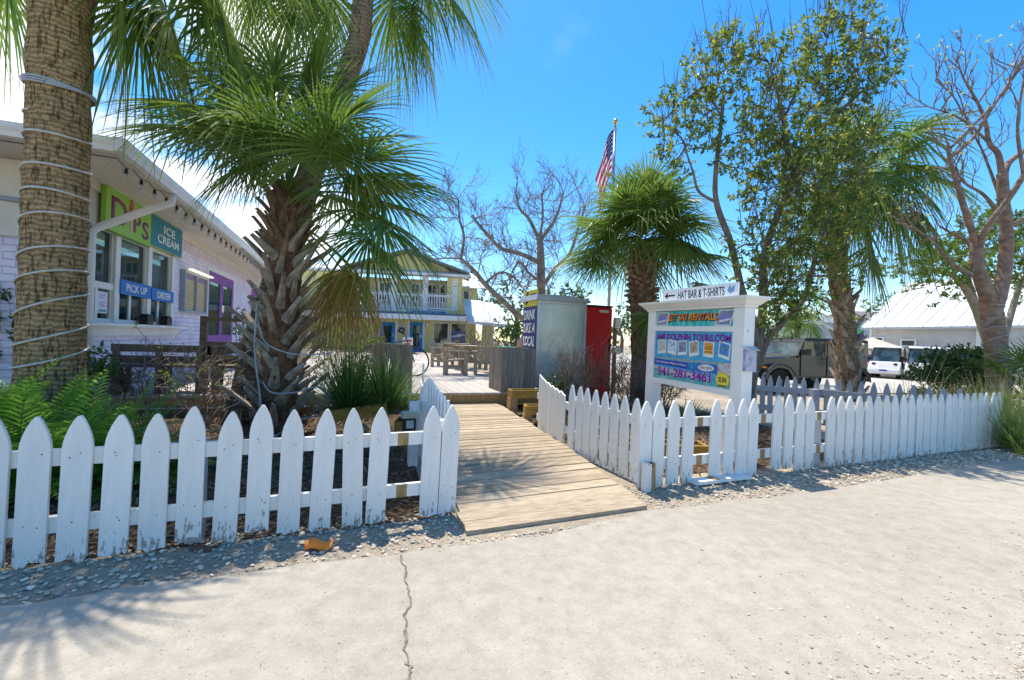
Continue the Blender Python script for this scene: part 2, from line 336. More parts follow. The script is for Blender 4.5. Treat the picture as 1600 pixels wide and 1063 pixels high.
rnd = random.Random(5)
edge_px = [(0, 948), (150, 932), (300, 910), (430, 888), (620, 866), (740, 850), (900, 827), (1022, 798), (1162, 783), (1337, 757), (1469, 735), (1600, 715)]
ep = [gnd(*p) for p in edge_px]
d0 = (ep[1]-ep[0]).normalized(); ep = [ep[0]-D2*40]+ep; ep.append(ep[-1]+D2*40)
fine = []
for i in range(len(ep)-1):
    n = 1 if (i == 0 or i == len(ep)-2) else 14
    for k in range(n):
        p = ep[i].lerp(ep[i+1], k/n); q = mnoise.noise(Vector((p.x*3, p.y*3, 1.7)))*.05+mnoise.noise(Vector((p.x*11, p.y*11, 4)))*.02
        fine.append(p+D1*q)
fine.append(ep[-1])
def edge_b(a):                                     # road edge in grid coordinates
    for i in range(len(fine)-1):
        a0, a1 = fine[i].dot(D2), fine[i+1].dot(D2)
        if a0 <= a <= a1 and a1 > a0: return fine[i].dot(D1)+(fine[i+1].dot(D1)-fine[i].dot(D1))*(a-a0)/(a1-a0)
    return 2.0
rd = MB(); k = len(fine)
top = [p+UP*.012 for p in fine]; low = [p-D1*25+UP*.012 for p in fine]; lip = [p+D1*.03-UP*.01 for p in fine]
rd.add(top+low+lip, [(k+i, k+i+1, i+1, i) for i in range(k-1)]+[(i, i+1, 2*k+i+1, 2*k+i) for i in range(k-1)])
road = structure(rd.build('road', road_m))
crack_m = mat('crack_fill', (.30, .25, .19), (.10, .08, .06), rough=1, scale=30)
cpx = [(626, 868), (633, 900), (640, 930), (636, 965), (632, 1000), (636, 1030), (641, 1062), (640, 1100)]
cw = MB(); pts = []
for i in range(len(cpx)-1):
    for j in range(8):
        t = j/8; pts.append((cpx[i][0]*(1-t)+cpx[i+1][0]*t, cpx[i][1]*(1-t)+cpx[i+1][1]*t))
vl = []
for i, p in enumerate(pts):
    q = gnd(*p); q.z = .016; j = .03*mnoise.noise(Vector((i*.23, 2, 0)))+.016*mnoise.noise(Vector((i*.9, 5, 0))); wd = .003+.010*abs(mnoise.noise(Vector((i*.31, 0, 7))))
    vl += [q+Vector((j-wd, 0, 0)), q+Vector((j+wd, 0, 0))]
cw.add(vl, [(2*i, 2*i+1, 2*i+3, 2*i+2) for i in range(len(pts)-1)])
cw.build('crack', crack_m, road)

# mulch beds behind the fences (left of the walk and right of it)
def sheet(name, poly, z, m):
    s_ = MB(); s_.add([Vector((p[0], p[1], z)) for p in poly], [tuple(range(len(poly)))]); return structure(s_.build(name, m))
sheet('planting_bed', [gp(-9, 2.8), gp(.55, 3.0), gp(.75, 7.4), gp(-9, 7.4)], .006, mulch_m)
sheet('planting_bed', [gp(2.48, 3.35), gp(6.2, 3.5), gp(6.4, 6.6), gp(2.9, 9.5), gp(2.55, 7.3)], .006, mulch_m)
sheet('parking_lot', [gp(6.2, 10.2), gp(60, 8.0), gp(60, 40), gp(9, 60), gp(7.5, 26)], -.14, lot_m)

# gravel along the road edge, one mass of loose stones
def stone(mb, p, r, rn):
    vs = []
    for (x, y, z) in ((1, 0, 0), (-1, 0, 0), (0, 1, 0), (0, -1, 0), (0, 0, 1), (0, 0, -1), (.6, .6, .5), (-.6, .6, .5), (.6, -.6, .5), (-.6, -.6, .5)):
        s_ = r*rn.uniform(.75, 1.2); vs.append(Vector((x*s_, y*s_*.8, z*s_*.6)))
    X = Matrix.Translation(p) @ Matrix.Rotation(rn.uniform(0, 6.3), 4, 'Z') @ Matrix.Rotation(rn.uniform(-.5, .5), 4, 'X')
    mb.add([X @ q for q in vs], [(4, 6, 7), (4, 7, 9), (4, 9, 8), (4, 8, 6), (0, 6, 8), (1, 9, 7), (2, 7, 6), (3, 8, 9), (0, 2, 6), (2, 1, 7), (1, 3, 9), (3, 0, 8), (0, 5, 2), (2, 5, 1), (1, 5, 3), (3, 5, 0)])
stone_m = mat('gravel_stone', (.70, .60, .46), (.43, .355, .265), rough=.9, scale=3, island=.4)
gv = MB(); rn = random.Random(11)
for i in range(8200):
    a = rn.uniform(-2.6, 9.5); e = edge_b(a); t = rn.random()
    fb = 3.02+.012*a if a < .7 else (2.72 if a < 2.2 else 3.2)
    t = 1-(1-t)**1.4 if a < .6 else t**.8
    b = e-.10+(fb-e+.12)*t*1.05
    if .7 < a < 2.2 and b > 2.6: continue
    r = rn.choice((.005, .006, .008, .008, .01, .012, .014, .018)); p = gp(a, b, r*.3)
    if a > 3.5 or a < -2: r *= 1.2
    if b < e and rn.random() < .7: continue
    stone(gv, p, r, rn)
for i in range(900):                                # sparse grit at the road's far right corner and on the road
    if i < 420: p = gnd(1600-rn.random()**2*520, 1063-rn.random()**2*260)
    else: p = gnd(rn.uniform(0, 1600), rn.uniform(830, 1063))
    b = p.dot(D1)
    if b < edge_b(p.dot(D2)): stone(gv, p+UP*.013, rn.choice((.0015, .002, .003, .004)) if i >= 420 else rn.choice((.003, .004, .006, .009)), rn)
tag(gv.build('gravel', stone_m, smooth=False), 'pale pebbles and shell grit lying along the foot of the white fences', 'gravel', kind='stuff')

chip_m = mat('mulch_chip', (.34, .23, .14), (.12, .08, .05), rough=.95, scale=4, island=.5)
mc = MB(); rn = random.Random(12)
for i in range(9000):
    if i % 2: a = rn.uniform(-3.6, .55); b = rn.uniform(3.02, 7.3)
    else:
        a = rn.uniform(2.5, 6.2); b = rn.uniform(3.3, 8.4)
    Lc = rn.uniform(.015, .05); X = Matrix.Translation(gp(a, b, .014)) @ Matrix.Rotation(rn.uniform(0, 6.3), 4, 'Z') @ Matrix.Rotation(rn.uniform(-.5, .5), 4, 'Y')
    mc.box(-Lc, Lc, -.006, .006, -.003, .003, 0, X)
tag(mc.build('wood_mulch', chip_m), 'loose brown wood chips covering the planting beds', 'mulch', kind='stuff')

tl = MB(); r_ = [Vector((math.cos(t)*.055, math.sin(t)*.03, .0)) for t in [0]]
nn = 9; vsl = []
for i in range(nn):
    t = i/(nn-1); x = (t-.5)*.13
    for j in range(5):
        y = (j/4-.5)*(.07+.012*math.sin(9*t)); z = .012+.03*math.sin(PI*j/4)*(.5+.5*math.sin(2.5*t+.6))+.012*math.sin(7*t)
        vsl.append(Vector((x, y, z)))
fs = [(i*5+j, i*5+j+1, (i+1)*5+j+1, (i+1)*5+j) for i in range(nn-1) for j in range(4)]
tl.add(vsl, fs)
lf = tl.build('fallen_leaf', leafmat('orange_leaf', [(.85, .2, .02), (.9, .26, .03)], rough=.6, trans=.0), smooth=True)
p = gnd(499, 856); lf.location = p; lf.scale = (1.15, 1.2, 1.25); lf.rotation_euler = (0, 0, .25)
md = lf.modifiers.new('thickness', 'SOLIDIFY'); md.thickness = .002
tag(lf, 'curled orange dead leaf lying on the gravel before the left fence', 'leaf')
lf2 = lf.copy(); lf2.data = lf.data.copy(); lf2.data.materials[0] = mat('brown_leaf', (.2, .09, .05), rough=.8); C.objects.link(lf2)
lf2.location = gnd(318, 856); lf2.rotation_euler = (0, 0, -.1); lf2.scale = (.95, 1, .35); lf2['label'] = 'flat dark brown dead leaf lying under the left fence pickets'
# ---------------------------------------------------------------- picket fences
def picket_poly(wd, h, sh=.165, style=0, rn=None):
    hw = wd/2
    if style == 1: return [(-hw, 0), (hw, 0), (hw, h-.05), (-hw, h)]             # slant cut top
    b = rn.uniform(-.012, .012) if rn else 0
    foot = [(-hw, 0)]
    if rn and style == 2:
        foot = [(-hw, rn.uniform(.0, .015))]+[(-hw+wd*i/6, rn.uniform(-.008, .03)) for i in range(1, 6)]+[(hw, rn.uniform(0, .02))]
    else: foot = [(-hw, 0), (hw, 0)]
    side = [(hw*1.0, h-sh), (hw*.95, h-sh*.82), (hw*.82, h-sh*.6), (hw*.60, h-sh*.36), (hw*.33, h-sh*.14), (.008, h-.004), (.003+b*.1, h)]
    return foot+side+[(-x, z) for x, z in side[::-1]][1:] if True else None
PM = {}
nail_m = flat('nail_rust', (.09, .07, .06), .7)
def picket_mesh(key, wd, h, style=0, seed=0, m=None):
    if key not in PM:
        mb = MB(); mb.prism(picket_poly(wd, h, style=style, rn=random.Random(seed)), -.010, .010)
        nr = random.Random(seed+50)
        for z in (.2, .56):
            for k in range(nr.choice((1, 2))):
                x = nr.uniform(-.03, .03); zz = z+nr.uniform(-.02, .02); mb.tube([(x, -.008, zz), (x, -.0115, zz)], nr.uniform(.0025, .004), 6, 1)
        o = mb.build('picket', [m or picket_white, nail_m], bevel=0)
        PM[key] = o.data; bpy.data.objects.remove(o)
    return PM[key]
def add_picket(root, p, rz, me, lean=0.0, h=.76, rails=(.2, .56)):
    o = bpy.data.objects.new('picket', me); C.objects.link(o); o.parent = root
    inv = root.matrix_basis.inverted()
    o.matrix_local = inv @ (Matrix.Translation(p) @ Matrix.Rotation(rz, 4, 'Z') @ Matrix.Rotation(lean, 4, 'Y'))
    return o
def rail(root, p, q, z, off, m, hgt=.085, th=.035):
    """rail behind the pickets: p, q ground ends; off = direction away from the pickets"""
    mb = MB(); a, b = p+off*(.0125+th/2)+UP*z, q+off*(.0125+th/2)+UP*z
    mb.beam(a, b, th, hgt); return mb.build('rail', m, root, world=True)
def patch(root, p, z, rz, wd, hgt, m):
    mb = MB(); X = Matrix.Translation(p+UP*z) @ Matrix.Rotation(rz, 4, 'Z'); mb.box(-wd/2, wd/2, -.0023, .002, -hgt/2-.001, hgt/2+.001, 0, X)
    o = mb.build('bare_patch', m, root, world=True); o['label'] = 'strip of bare brown wood where a picket came off'
def post(root, p, z0, z1, wd, m, rz=0):
    mb = MB(); X = Matrix.Translation(p) @ Matrix.Rotation(rz, 4, 'Z'); mb.box(-wd/2, wd/2, -wd/2, wd/2, z0, z1, 0, X)
    return mb.build('post', m, root, world=True)
def line_x(A, B, px, py=700):                      # point of the ground line A-B under a pixel column
    u = uv(px, py)[0]/FPX; d = B-A; t = (u*A.y-A.x)/(d.x-u*d.y); return A+d*t

# left fence along the road
A, B = gnd(45, 887), gnd(690, 806)
dA = (B-A).normalized(); rzA = math.atan2(dA.y, dA.x); nA = Vector((-dA.y, dA.x, 0))
fl = thing('picket_fence', 'white picket fence with splintered feet along the road, left of the boardwalk', 'fence', A, group='white picket fences')
lx = [(-74, -99), (-8, -28), (53, 45), (117, 112), (181, 178), (242, 237), (299, 294), (354, 351), (404, 402), (454, 450), (502, 499), (551, 552), (588, 586), (672, 667), (699, 697)]
rn = random.Random(3)
for i, (xt, xb) in enumerate(lx):
    p = line_x(A, B, (xt+xb)/2, 770); v = i % 4
    lean = math.radians(1.2)+rn.uniform(-.012, .012)
    if 551 in (xt,): lean = math.radians(-1.0)
    z0 = .0 if i < 6 else .02
    o = add_picket(fl, p+UP*(.01 if i not in (6, 8) else .045), rzA, picket_mesh(('L', v), .123, .765, 2, v), lean)
for z in (.205, .555): rail(fl, A-dA*.75, B+dA*.04, z, nA, white_paint)
for xx, z in ((628, .555), (628, .205), (542, .205)): patch(fl, line_x(A, B, xx, 760)+nA*.0125, z, rzA, .07 if xx > 600 else .025, .083, bare_wood)
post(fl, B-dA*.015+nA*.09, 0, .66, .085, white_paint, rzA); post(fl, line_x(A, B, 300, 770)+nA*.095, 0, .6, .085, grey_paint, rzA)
# fence running back beside the walk (seen from behind)
W0, W1, W2 = gnd(700, 806)+nA*.04, Vector((-.83, 4.25, 0)), Vector((-1.13, 5.6, .02))
dW = (W1-W0).normalized(); rzW = math.atan2(dW.y, dW.x); nW = Vector((-dW.y, dW.x, 0))
fw = thing('picket_fence', 'short picket fence with shaded blue-grey backs along the left edge of the boardwalk', 'fence', W0, group='white picket fences')
for i in range(8):
    p = W0+dW*(.08+.148*i); p.z = .01+.012*i
    add_picket(fw, p-nW*.028, rzW, picket_mesh(('W', i % 3), .10, .755, 0, i), rn.uniform(-.01, .01))
mbp = picket_mesh(('Wide', 0), .17, .80, 0, 3)
add_picket(fw, W1+Vector((.02, .02, .05)), rzA, mbp, .02)
dW2 = (W2-W1).normalized(); rzW2 = math.atan2(dW2.y, dW2.x)
for i in range(3): add_picket(fw, W2-dW2*(.13*i)+UP*.05, rzW2, picket_mesh(('W2', 0), .11, .86, 0, 2), 0)
for z in (.24, .575): rail(fw, W0+dW*.03, W1, z, nW*.2, white_paint); rail(fw, W1, W2, z+.05, nW*.2, white_paint)
post(fw, W1+nW*.10, 0, .62, .09, white_paint, rzW)
# small lamp on the post
sl = thing('path_light', 'small black box lamp with a pale cap on the fence post beside the grass clump', 'lamp', W1+nW*.15-dW*.06+UP*.36, rzA)
mb = MB(); mb.box(-.055, .055, -.05, .05, 0, .12); mb.build('housing', black_plastic, sl)
mb = MB(); mb.box(-.035, .035, -.0535, -.0505, .025, .1); mb.build('lens', flat('lens_grey', (.5, .52, .5), .2), sl)
mb = MB(); mb.prism([(-.075, .122), (.075, .122), (.065, .17), (-.065, .17)], -.07, .07); mb.build('cap', flat('cap_cream', (.55, .52, .36)), sl)

# right fence along the road
RA, RB = gnd(1008, 762), gnd(1562, 697)
dR = (RB-RA).normalized(); rzR = math.atan2(dR.y, dR.x); nR = Vector((-dR.y, dR.x, 0))
fr = thing('picket_fence', 'long white picket fence with missing pickets along the road, right of the boardwalk', 'fence', RA, group='white picket fences')
rx = [1008, 1029, 1053, 1075, 1118, 1139, 1159, 1176, 1214, 1232, 1249, 1265, 1297, 1312, 1327, 1342, 1357, 1370, 1384, 1397, 1411, 1423, 1436, 1447, 1458, 1469, 1481, 1490, 1499, 1509, 1520, 1531, 1540, 1551, 1559]
for i, x in enumerate(rx):
    p = line_x(RA, RB, x-1.5, 690); hh = .76 if 1208 > x or x > 1220 else .72
    z = .0
    if 1205 < x < 1240: z = .03
    add_picket(fr, p+UP*z, rzR, picket_mesh(('R', i % 4), .128, hh-.0, 2 if i < 12 else 0, i % 4), math.radians(.9)+rn.uniform(-.012, .012))
for z in (.205, .555): rail(fr, RA+dR*.02, RB, z, nR, white_paint)
for x in (1095, 1194, 1281):
    for z in (.205, .555): patch(fr, line_x(RA, RB, x, 680)+nR*.0125, z, rzR, .065, .083, bare_wood)
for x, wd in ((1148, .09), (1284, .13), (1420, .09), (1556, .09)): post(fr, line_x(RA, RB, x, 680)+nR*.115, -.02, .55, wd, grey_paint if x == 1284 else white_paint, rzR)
# loose board lying at the foot of the fence
lb = MB(); a, b = line_x(RA, RB, 1076, 690)-nR*.055+UP*.03, line_x(RA, RB, 1162, 690)-nR*.055+UP*.03
lb.beam(a, b, .11, .028); lbo = lb.build('fallen_rail', white_paint); tag(lbo, 'white board lying on the ground against the foot of the right fence', 'board')
lb2 = MB(); lb2.beam(a.lerp(b, .3)+UP*.0155, a.lerp(b, .42)+UP*.0155, .1, .003); o_ = lb2.build('bare_patch', bare_wood, lbo); o_['label'] = 'strip of bare brown wood'
# corner stub of split wood
cs = MB(); X = Matrix.Translation(RA-dR*.02-nR*.06) @ Matrix.Rotation(rzR, 4, 'Z')
for k in range(5): cs.box(-.05+k*.02, -.031+k*.02, -.03, .03, 0, .2+rn.uniform(0, .05), 0 if k < 3 else 1, X)
cso = cs.build('post_stub', [white_paint, bare_wood]); tag(cso, 'splintered stub of a broken white post at the fence corner by the boardwalk', 'post')

# right fence beside the walk
V1, V2 = gnd(890, 705), gnd(836, 674)
dV = (V1-RA).normalized(); rzV = math.atan2(dV.y, dV.x)+PI; nV = Vector((dV.y, -dV.x, 0))
fv = thing('picket_fence', 'white picket fence on the right edge of the boardwalk, ending in tall slant-cut pickets', 'fence', RA, group='white picket fences')
for i, x in enumerate((992, 974, 958, 942, 927, 915, 903, 891)):
    p = line_x(RA, V1, x, 715); add_picket(fv, p+UP*.01, rzV, picket_mesh(('V', i % 3), .118, .755, 0, i), rn.uniform(-.012, .012))
for z in (.205, .56): rail(fv, RA+dV*.05, V1+dV*.03, z, nV, white_paint)
dV2 = (V2-V1).normalized(); rzV2 = math.atan2(dV2.y, dV2.x)+PI; nV2 = Vector((dV2.y, -dV2.x, 0))
for i, (x, h_) in enumerate(((877, .655), (870, .67), (863, .69), (856, .715), (849.5, .745), (843, .79))):
    p = line_x(V1, V2, x, 690); add_picket(fv, p+UP*.01, rzV2, picket_mesh(('S', i), .125, h_, 1), rn.uniform(-.008, .008))
for z in (.22, .5): rail(fv, V1+dV2*.1, V2, z, nV2, white_paint)
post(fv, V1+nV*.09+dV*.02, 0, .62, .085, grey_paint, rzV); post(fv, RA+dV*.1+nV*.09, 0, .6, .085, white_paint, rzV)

# grey back fence by the parked car
B0, B1, B2 = Vector((4.52, 8.05, -.02)), Vector((5.30, 7.66, -.02)), Vector((6.35, 6.05, 0))
fb_ = thing('picket_fence', 'grey weathered picket fence seen from behind, between the tree trunk and the parked car', 'fence', B0, group='white picket fences')
for (P, Q, nn, k0) in ((B0, B1, 7, 0), (B1, B2, 12, 1)):
    d = (Q-P).normalized(); rz = math.atan2(d.y, d.x); n_ = Vector((-d.y, d.x, 0)); Lg = (Q-P).length
    for i in range(nn):
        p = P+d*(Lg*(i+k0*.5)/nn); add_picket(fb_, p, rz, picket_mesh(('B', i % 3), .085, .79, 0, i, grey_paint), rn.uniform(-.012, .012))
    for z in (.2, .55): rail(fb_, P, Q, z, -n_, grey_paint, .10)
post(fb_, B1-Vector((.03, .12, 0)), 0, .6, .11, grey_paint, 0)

# ---------------------------------------------------------------- boardwalk and deck
wk = thing('boardwalk', None, None, gp(.75, 2.7), GA)
structure(wk)
mb = MB(); rn = random.Random(8); y = 2.64; i = 0
pa0, pa1, pb0, pb1 = gnd(728, 836), gnd(1013, 794), None, None
af0, bf0, af1, bf1 = pa0.dot(D2), pa0.dot(D1), pa1.dot(D2), pa1.dot(D1)
nb = 36
def wl(t): return Vector((af0+(1.02-af0)*t, bf0+(7.42-bf0)*t)) 
def wr(t):
    if t < .3: s_ = t/.3; return Vector((af1+.0+(2.34-af1)*s_, bf1+(4.2-bf1)*s_))
    s_ = (t-.3)/.7; return Vector((2.34+.12*s_, 4.2+(7.42-4.2)*s_))
def wz(t): return .028+.085*sst(t*1.1)
ts = [0]; 
while ts[-1] < 1: ts.append(ts[-1]+(.0335 if ts[-1] < .2 else .0275)*rn.uniform(.92, 1.08))
ts = [t/ts[-1] for t in ts]
for t0, t1 in zip(ts[:-1], ts[1:]):
    l0, r0, l1, r1 = wl(t0), wr(t0), wl(t1-.0012), wr(t1-.0012); z0 = wz(t0)+rn.uniform(-.002, .002); j0, j1 = rn.uniform(-.015, .02), rn.uniform(-.02, .02)
    pts = []
    for zq in (z0-.036, z0):
        for q, j in ((l0, j0), (r0, j1), (r1, j1), (l1, j0)): pts.append(gp(q.x+j, q.y, zq+(rn.uniform(-.003, .003))))
    mb.add(pts, [(3, 2, 1, 0), (4, 5, 6, 7), (0, 1, 5, 4), (1, 2, 6, 5), (2, 3, 7, 6), (3, 0, 4, 7)])
wk_p = mb.build('planks', walk_wood, wk, world=True)
mb = MB()
for (f0) in (wl, wr):
    for k in range(8):
        a, b = f0(k/8), f0((k+1)/8); s_ = .06 if f0 is wl else -.06
        mb.beam(gp(a.x+s_, a.y+.02, wz(k/8)-.075), gp(b.x+s_, b.y-.02, wz((k+1)/8)-.075), .05, .075)
mb.build('joists', dark_wood, wk, world=True)

dk = thing('deck', None, None, gp(0, 7.42, .3), GA); structure(dk)
mb = MB(); rn = random.Random(9); x = -3.52
while x < 3.45:
    wd_ = .138; yb = 0
    ends = [0, rn.uniform(2.5, 4.5)]
    while ends[-1] < 19.5: ends.append(min(19.6, ends[-1]+rn.uniform(3, 4.9)))
    for a, b in zip(ends[:-1], ends[1:]): mb.box(x, x+wd_-.006, a+.002-(.012 if a == 0 else 0), b-.002, -.035, rn.uniform(-.002, .001))
    x += wd_
mb.build('planks', deck_wood, dk)
mb = MB(); mb.box(-3.5, 1.66, .0, .045, -.235, -.037); mb.box(1.664, 2.52, .0, .045, -.215, -.037); mb.box(2.525, 3.45, .002, .045, -.235, -.037)
mb.box(3.40, 3.445, .05, 19.4, -.235, -.037); mb.build('fascia', dark_wood if False else bare_wood, dk)
tm = MB(); tm.box(-3.5, .5, -.06, -.005, -.30, -.16); tm.build('kickboard', dark_wood, dk)
cp = thing('cable_pipe', 'grey conduit running along the foot of the deck behind the dry bush', 'pipe', gp(-1.5, 7.3, .13), GA)
mb = MB(); mb.tube([(-2, 0, 0), (-1, .0, .004), (0, 0, -.003), (1.6, 0, .003)], .012, 8); mb.build('pipe_run', cable_grey, cp)
for x in (-1.5, .1, 1.2):
    mb = MB(); mb.box(x, x+.03, -.016, .05, -.018, .018); mb.build('clip', metal_grey, cp)

# slatted bins either side of the way in
def bin_(name, a0, a1, b0, b1, label, lid=True):
    r = thing('planter_box', label, 'bin', gp((a0+a1)/2, b0, .3), GA, 'board-sided boxes at the deck edge'); w2, dp = (a1-a0)/2, b1-b0; rn = random.Random(hash(label) % 99+1)
    fr_ = MB(); si = MB(); n = 5 if w2 < .4 else 7
    for k in range(6 if n == 5 else 7):
        nn = 6 if n == 5 else 7; x0 = -w2+2*w2*k/nn; o = rn.choice((0, -.012, -.006)); fr_.box(x0, x0+2*w2/nn-.004, o, .022+o, .005, .80+rn.uniform(-.01, .006))
    fr_.build('front_slats', grey_wood, r)
    for sx in (-1, 1):
        m_ = MB(); nn = 7
        for k in range(nn):
            y0 = .03+(dp-.06)*k/nn; m_.box(sx*w2-(.022 if sx > 0 else 0), sx*w2+(.022 if sx < 0 else 0), y0, y0+(dp-.06)/nn-.004, .005, .795)
        m_.build('side_slats', grey_wood, r)
    m_ = MB()
    for k in range(6): x0 = -w2+2*w2*k/6; m_.box(x0, x0+2*w2/6-.004, dp-.025, dp-.003, .005, .79)
    m_.build('back_slats', grey_wood, r)
    m_ = MB(); m_.box(-w2+.03, w2-.03, .03, dp-.035, .60, .64); m_.build('soil', soil, r)
    for q in ((-w2*.5, -w2*.2, -.002, .05, .803, .815), (w2*.2, w2*.55, -.002, .05, .803, .815), (-w2+.01, w2-.01, dp-.06, dp-.03, .792, .81)):
        m_ = MB(); m_.box(*q); m_.build('cap_board', chair_wood, r)
    return r
bin_('l', .34, .98, 7.55, 8.25, 'grey board-sided box at the deck edge behind the strappy grass clump')
bin_('r', 2.54, 3.2, 7.41, 8.18, 'grey board-sided box at the deck edge with one sunlit end, left of the glass kiosk')

# yellow timber planters
def planter(p, rz, L_, w_, h_, label, stack=False, tilt=0, lift=0):
    r = thing('timber_planter', label, 'planter', p, rz, tilt=(0, tilt), group='timber planters')
    for s_ in (-1, 1):
        mb = MB(); mb.box(-L_/2, L_/2, s_*w_/2-(.035 if s_ > 0 else 0), s_*w_/2+(.035 if s_ < 0 else 0), lift, lift+h_); mb.build('side_board', yellow_timber, r)
        mb = MB(); mb.box(s_*L_/2-(.035 if s_ > 0 else 0), s_*L_/2+(.035 if s_ < 0 else 0), -w_/2+.037, w_/2-.037, lift+.004, lift+h_-.003); mb.build('end_board', yellow_timber, r)
    mb = MB(); mb.box(-L_/2+.037, L_/2-.037, -w_/2+.037, w_/2-.037, lift+.01, lift+h_-.03); mb.build('soil', soil, r)
    if lift:
        for s_ in (-1, 1):
            mb = MB(); mb.box(s_*L_*.42-.06, s_*L_*.42+.06, -w_/2+.01, w_/2-.01, 0, lift-.004); mb.build('foot_block', bare_wood, r)
    return r
planter(at(556, 648, 5.05)*1+Vector((0, 0, -.02)), math.radians(16), .72, .30, .14, 'tilted yellow timber planter under the strappy grass clump', tilt=math.radians(-7))
planter(at(632, 662, 5.3)+Vector((0, 0, -.09)), math.radians(95), .5, .16, .17, 'short yellow timber planter end-on beside the left boardwalk fence')
planter(gp(2.78, 6.75), GA+math.radians(-4), .62, .26, .13, 'upper yellow timber planter by the corner of the right deck box', lift=.30)
planter(gp(2.74, 5.95), GA+math.radians(-14), .62, .24, .13, 'lower yellow timber planter raised on wood blocks beside the boardwalk', lift=.16)
planter(gp(3.15, 4.05), GA+math.radians(-22), 1.25, .3, .17, 'long yellow timber planter on the mulch seen through the right fence')
st_ = MB(); rn = random.Random(4); stone(st_, at(560, 672, 5.0), .2, rn); so = st_.build('rock', mat('ochre_rock', (.42, .31, .13), (.24, .17, .07), scale=8, bump=.6, bscale=20)); so.modifiers.new('s', 'SUBSURF').levels = 2; so.modifiers['s'].render_levels = 2
tag(so, 'ochre stone block lying below the tilted timber planter', 'rock')

# bench pair on the deck in front of the pink wall, seen from behind
def bench(x, y, wd, label):
    r = thing('wooden_bench', label, 'bench', gp(x, y, .3), GA, 'deck benches'); n = 2
    for z in (.60, .44):
        mb = MB(); mb.box(0, wd, -.02, .02, z, z+.105); mb.build('back_rail', dark_wood, r)
    mb = MB(); mb.box(0, wd, .03, .42, .375, .41); mb.build('seat', dark_wood, r)
    for px_ in (.03, wd*.5-.04, wd-.11):
        mb = MB(); mb.box(px_, px_+.08, -.055, -.022, .0, .70); mb.build('back_post', dark_wood, r)
    for px_ in (.06, wd*.5, wd-.09):
        mb = MB(); mb.beam((px_, .36, .373), (px_-.02, .40, 0), .06, .07); mb.build('leg', dark_wood, r)
        mb = MB(); mb.beam((px_, .08, .373), (px_+.1, -.0, 0), .06, .07); mb.build('leg', dark_wood, r)
bench(-3.15, 7.62, 1.12, 'weathered wooden bench facing the ice cream window, nearer the big wrapped palm trunk')
bench(-1.98, 7.64, 1.10, 'weathered wooden bench with its back to the road, behind the leaning palm trunk')
# ---------------------------------------------------------------- lettering and flat pictures (local frame: x right, z up, facing -y)
def lettering(root, body, x0, x1, z0, z1, y, m, name='lettering', bold=0.0, shear=0.0, depth=.0012, skew=None, serif=False, parts=1, warp=None):
    cu = bpy.data.curves.new('text', 'FONT'); cu.body = body; cu.align_x = 'LEFT'; cu.offset = bold; cu.shear = shear; cu.resolution_u = 3; cu.space_character = 1.02
    o = bpy.data.objects.new('text', cu); C.objects.link(o)
    bpy.context.view_layer.update()
    me = bpy.data.meshes.new_from_object(o.evaluated_get(bpy.context.evaluated_depsgraph_get()))
    bpy.data.objects.remove(o); bpy.data.curves.remove(cu)
    xs_ = [v.co.x for v in me.vertices]; zs_ = [v.co.y for v in me.vertices]
    ax, bx, az, bz = min(xs_), max(xs_), min(zs_), max(zs_)
    for v in me.vertices:
        tx, tz = (v.co.x-ax)/(bx-ax), (v.co.y-az)/(bz-az)
        X, Z = x0+tx*(x1-x0), z0+tz*(z1-z0)
        if skew: Z += skew*(tx-.5)*(x1-x0)
        if warp: Z = z0+(warp(tx))+(Z-z0)
        v.co = (X, y, Z)
    me.materials.clear(); me.materials.append(m); me.name = name
    ob = bpy.data.objects.new(name, me); C.objects.link(ob); ob.parent = root
    # face the letters to -y
    me.flip_normals() if me.polygons and me.polygons[0].normal.y > 0 else None
    if depth:
        sd = ob.modifiers.new('d', 'SOLIDIFY'); sd.thickness = depth; sd.offset = 0
    return ob
def panel(root, name, x0, x1, z0, z1, y, m, th=.004):
    mb = MB(); mb.box(x0, x1, y, y+th, z0, z1); return mb.build(name, m, root)
def poly(root, name, pts, y, m, th=.002):
    mb = MB(); mb.prism(pts, y, y+th); return mb.build(name, m, root, fix=True)
def disc(cx, cz, r, n=20, rz=None): return [(cx+r*math.cos(2*PI*i/n), cz+(rz or r)*math.sin(2*PI*i/n)) for i in range(n)]
ink = {}
def col(*c):
    k = tuple(c)
    if k not in ink: ink[k] = flat('paint_%d' % len(ink), c, .5)
    return ink[k]
navy, white_, black_ = col(.03, .035, .16), col(.8, .8, .8), col(.02, .02, .02)
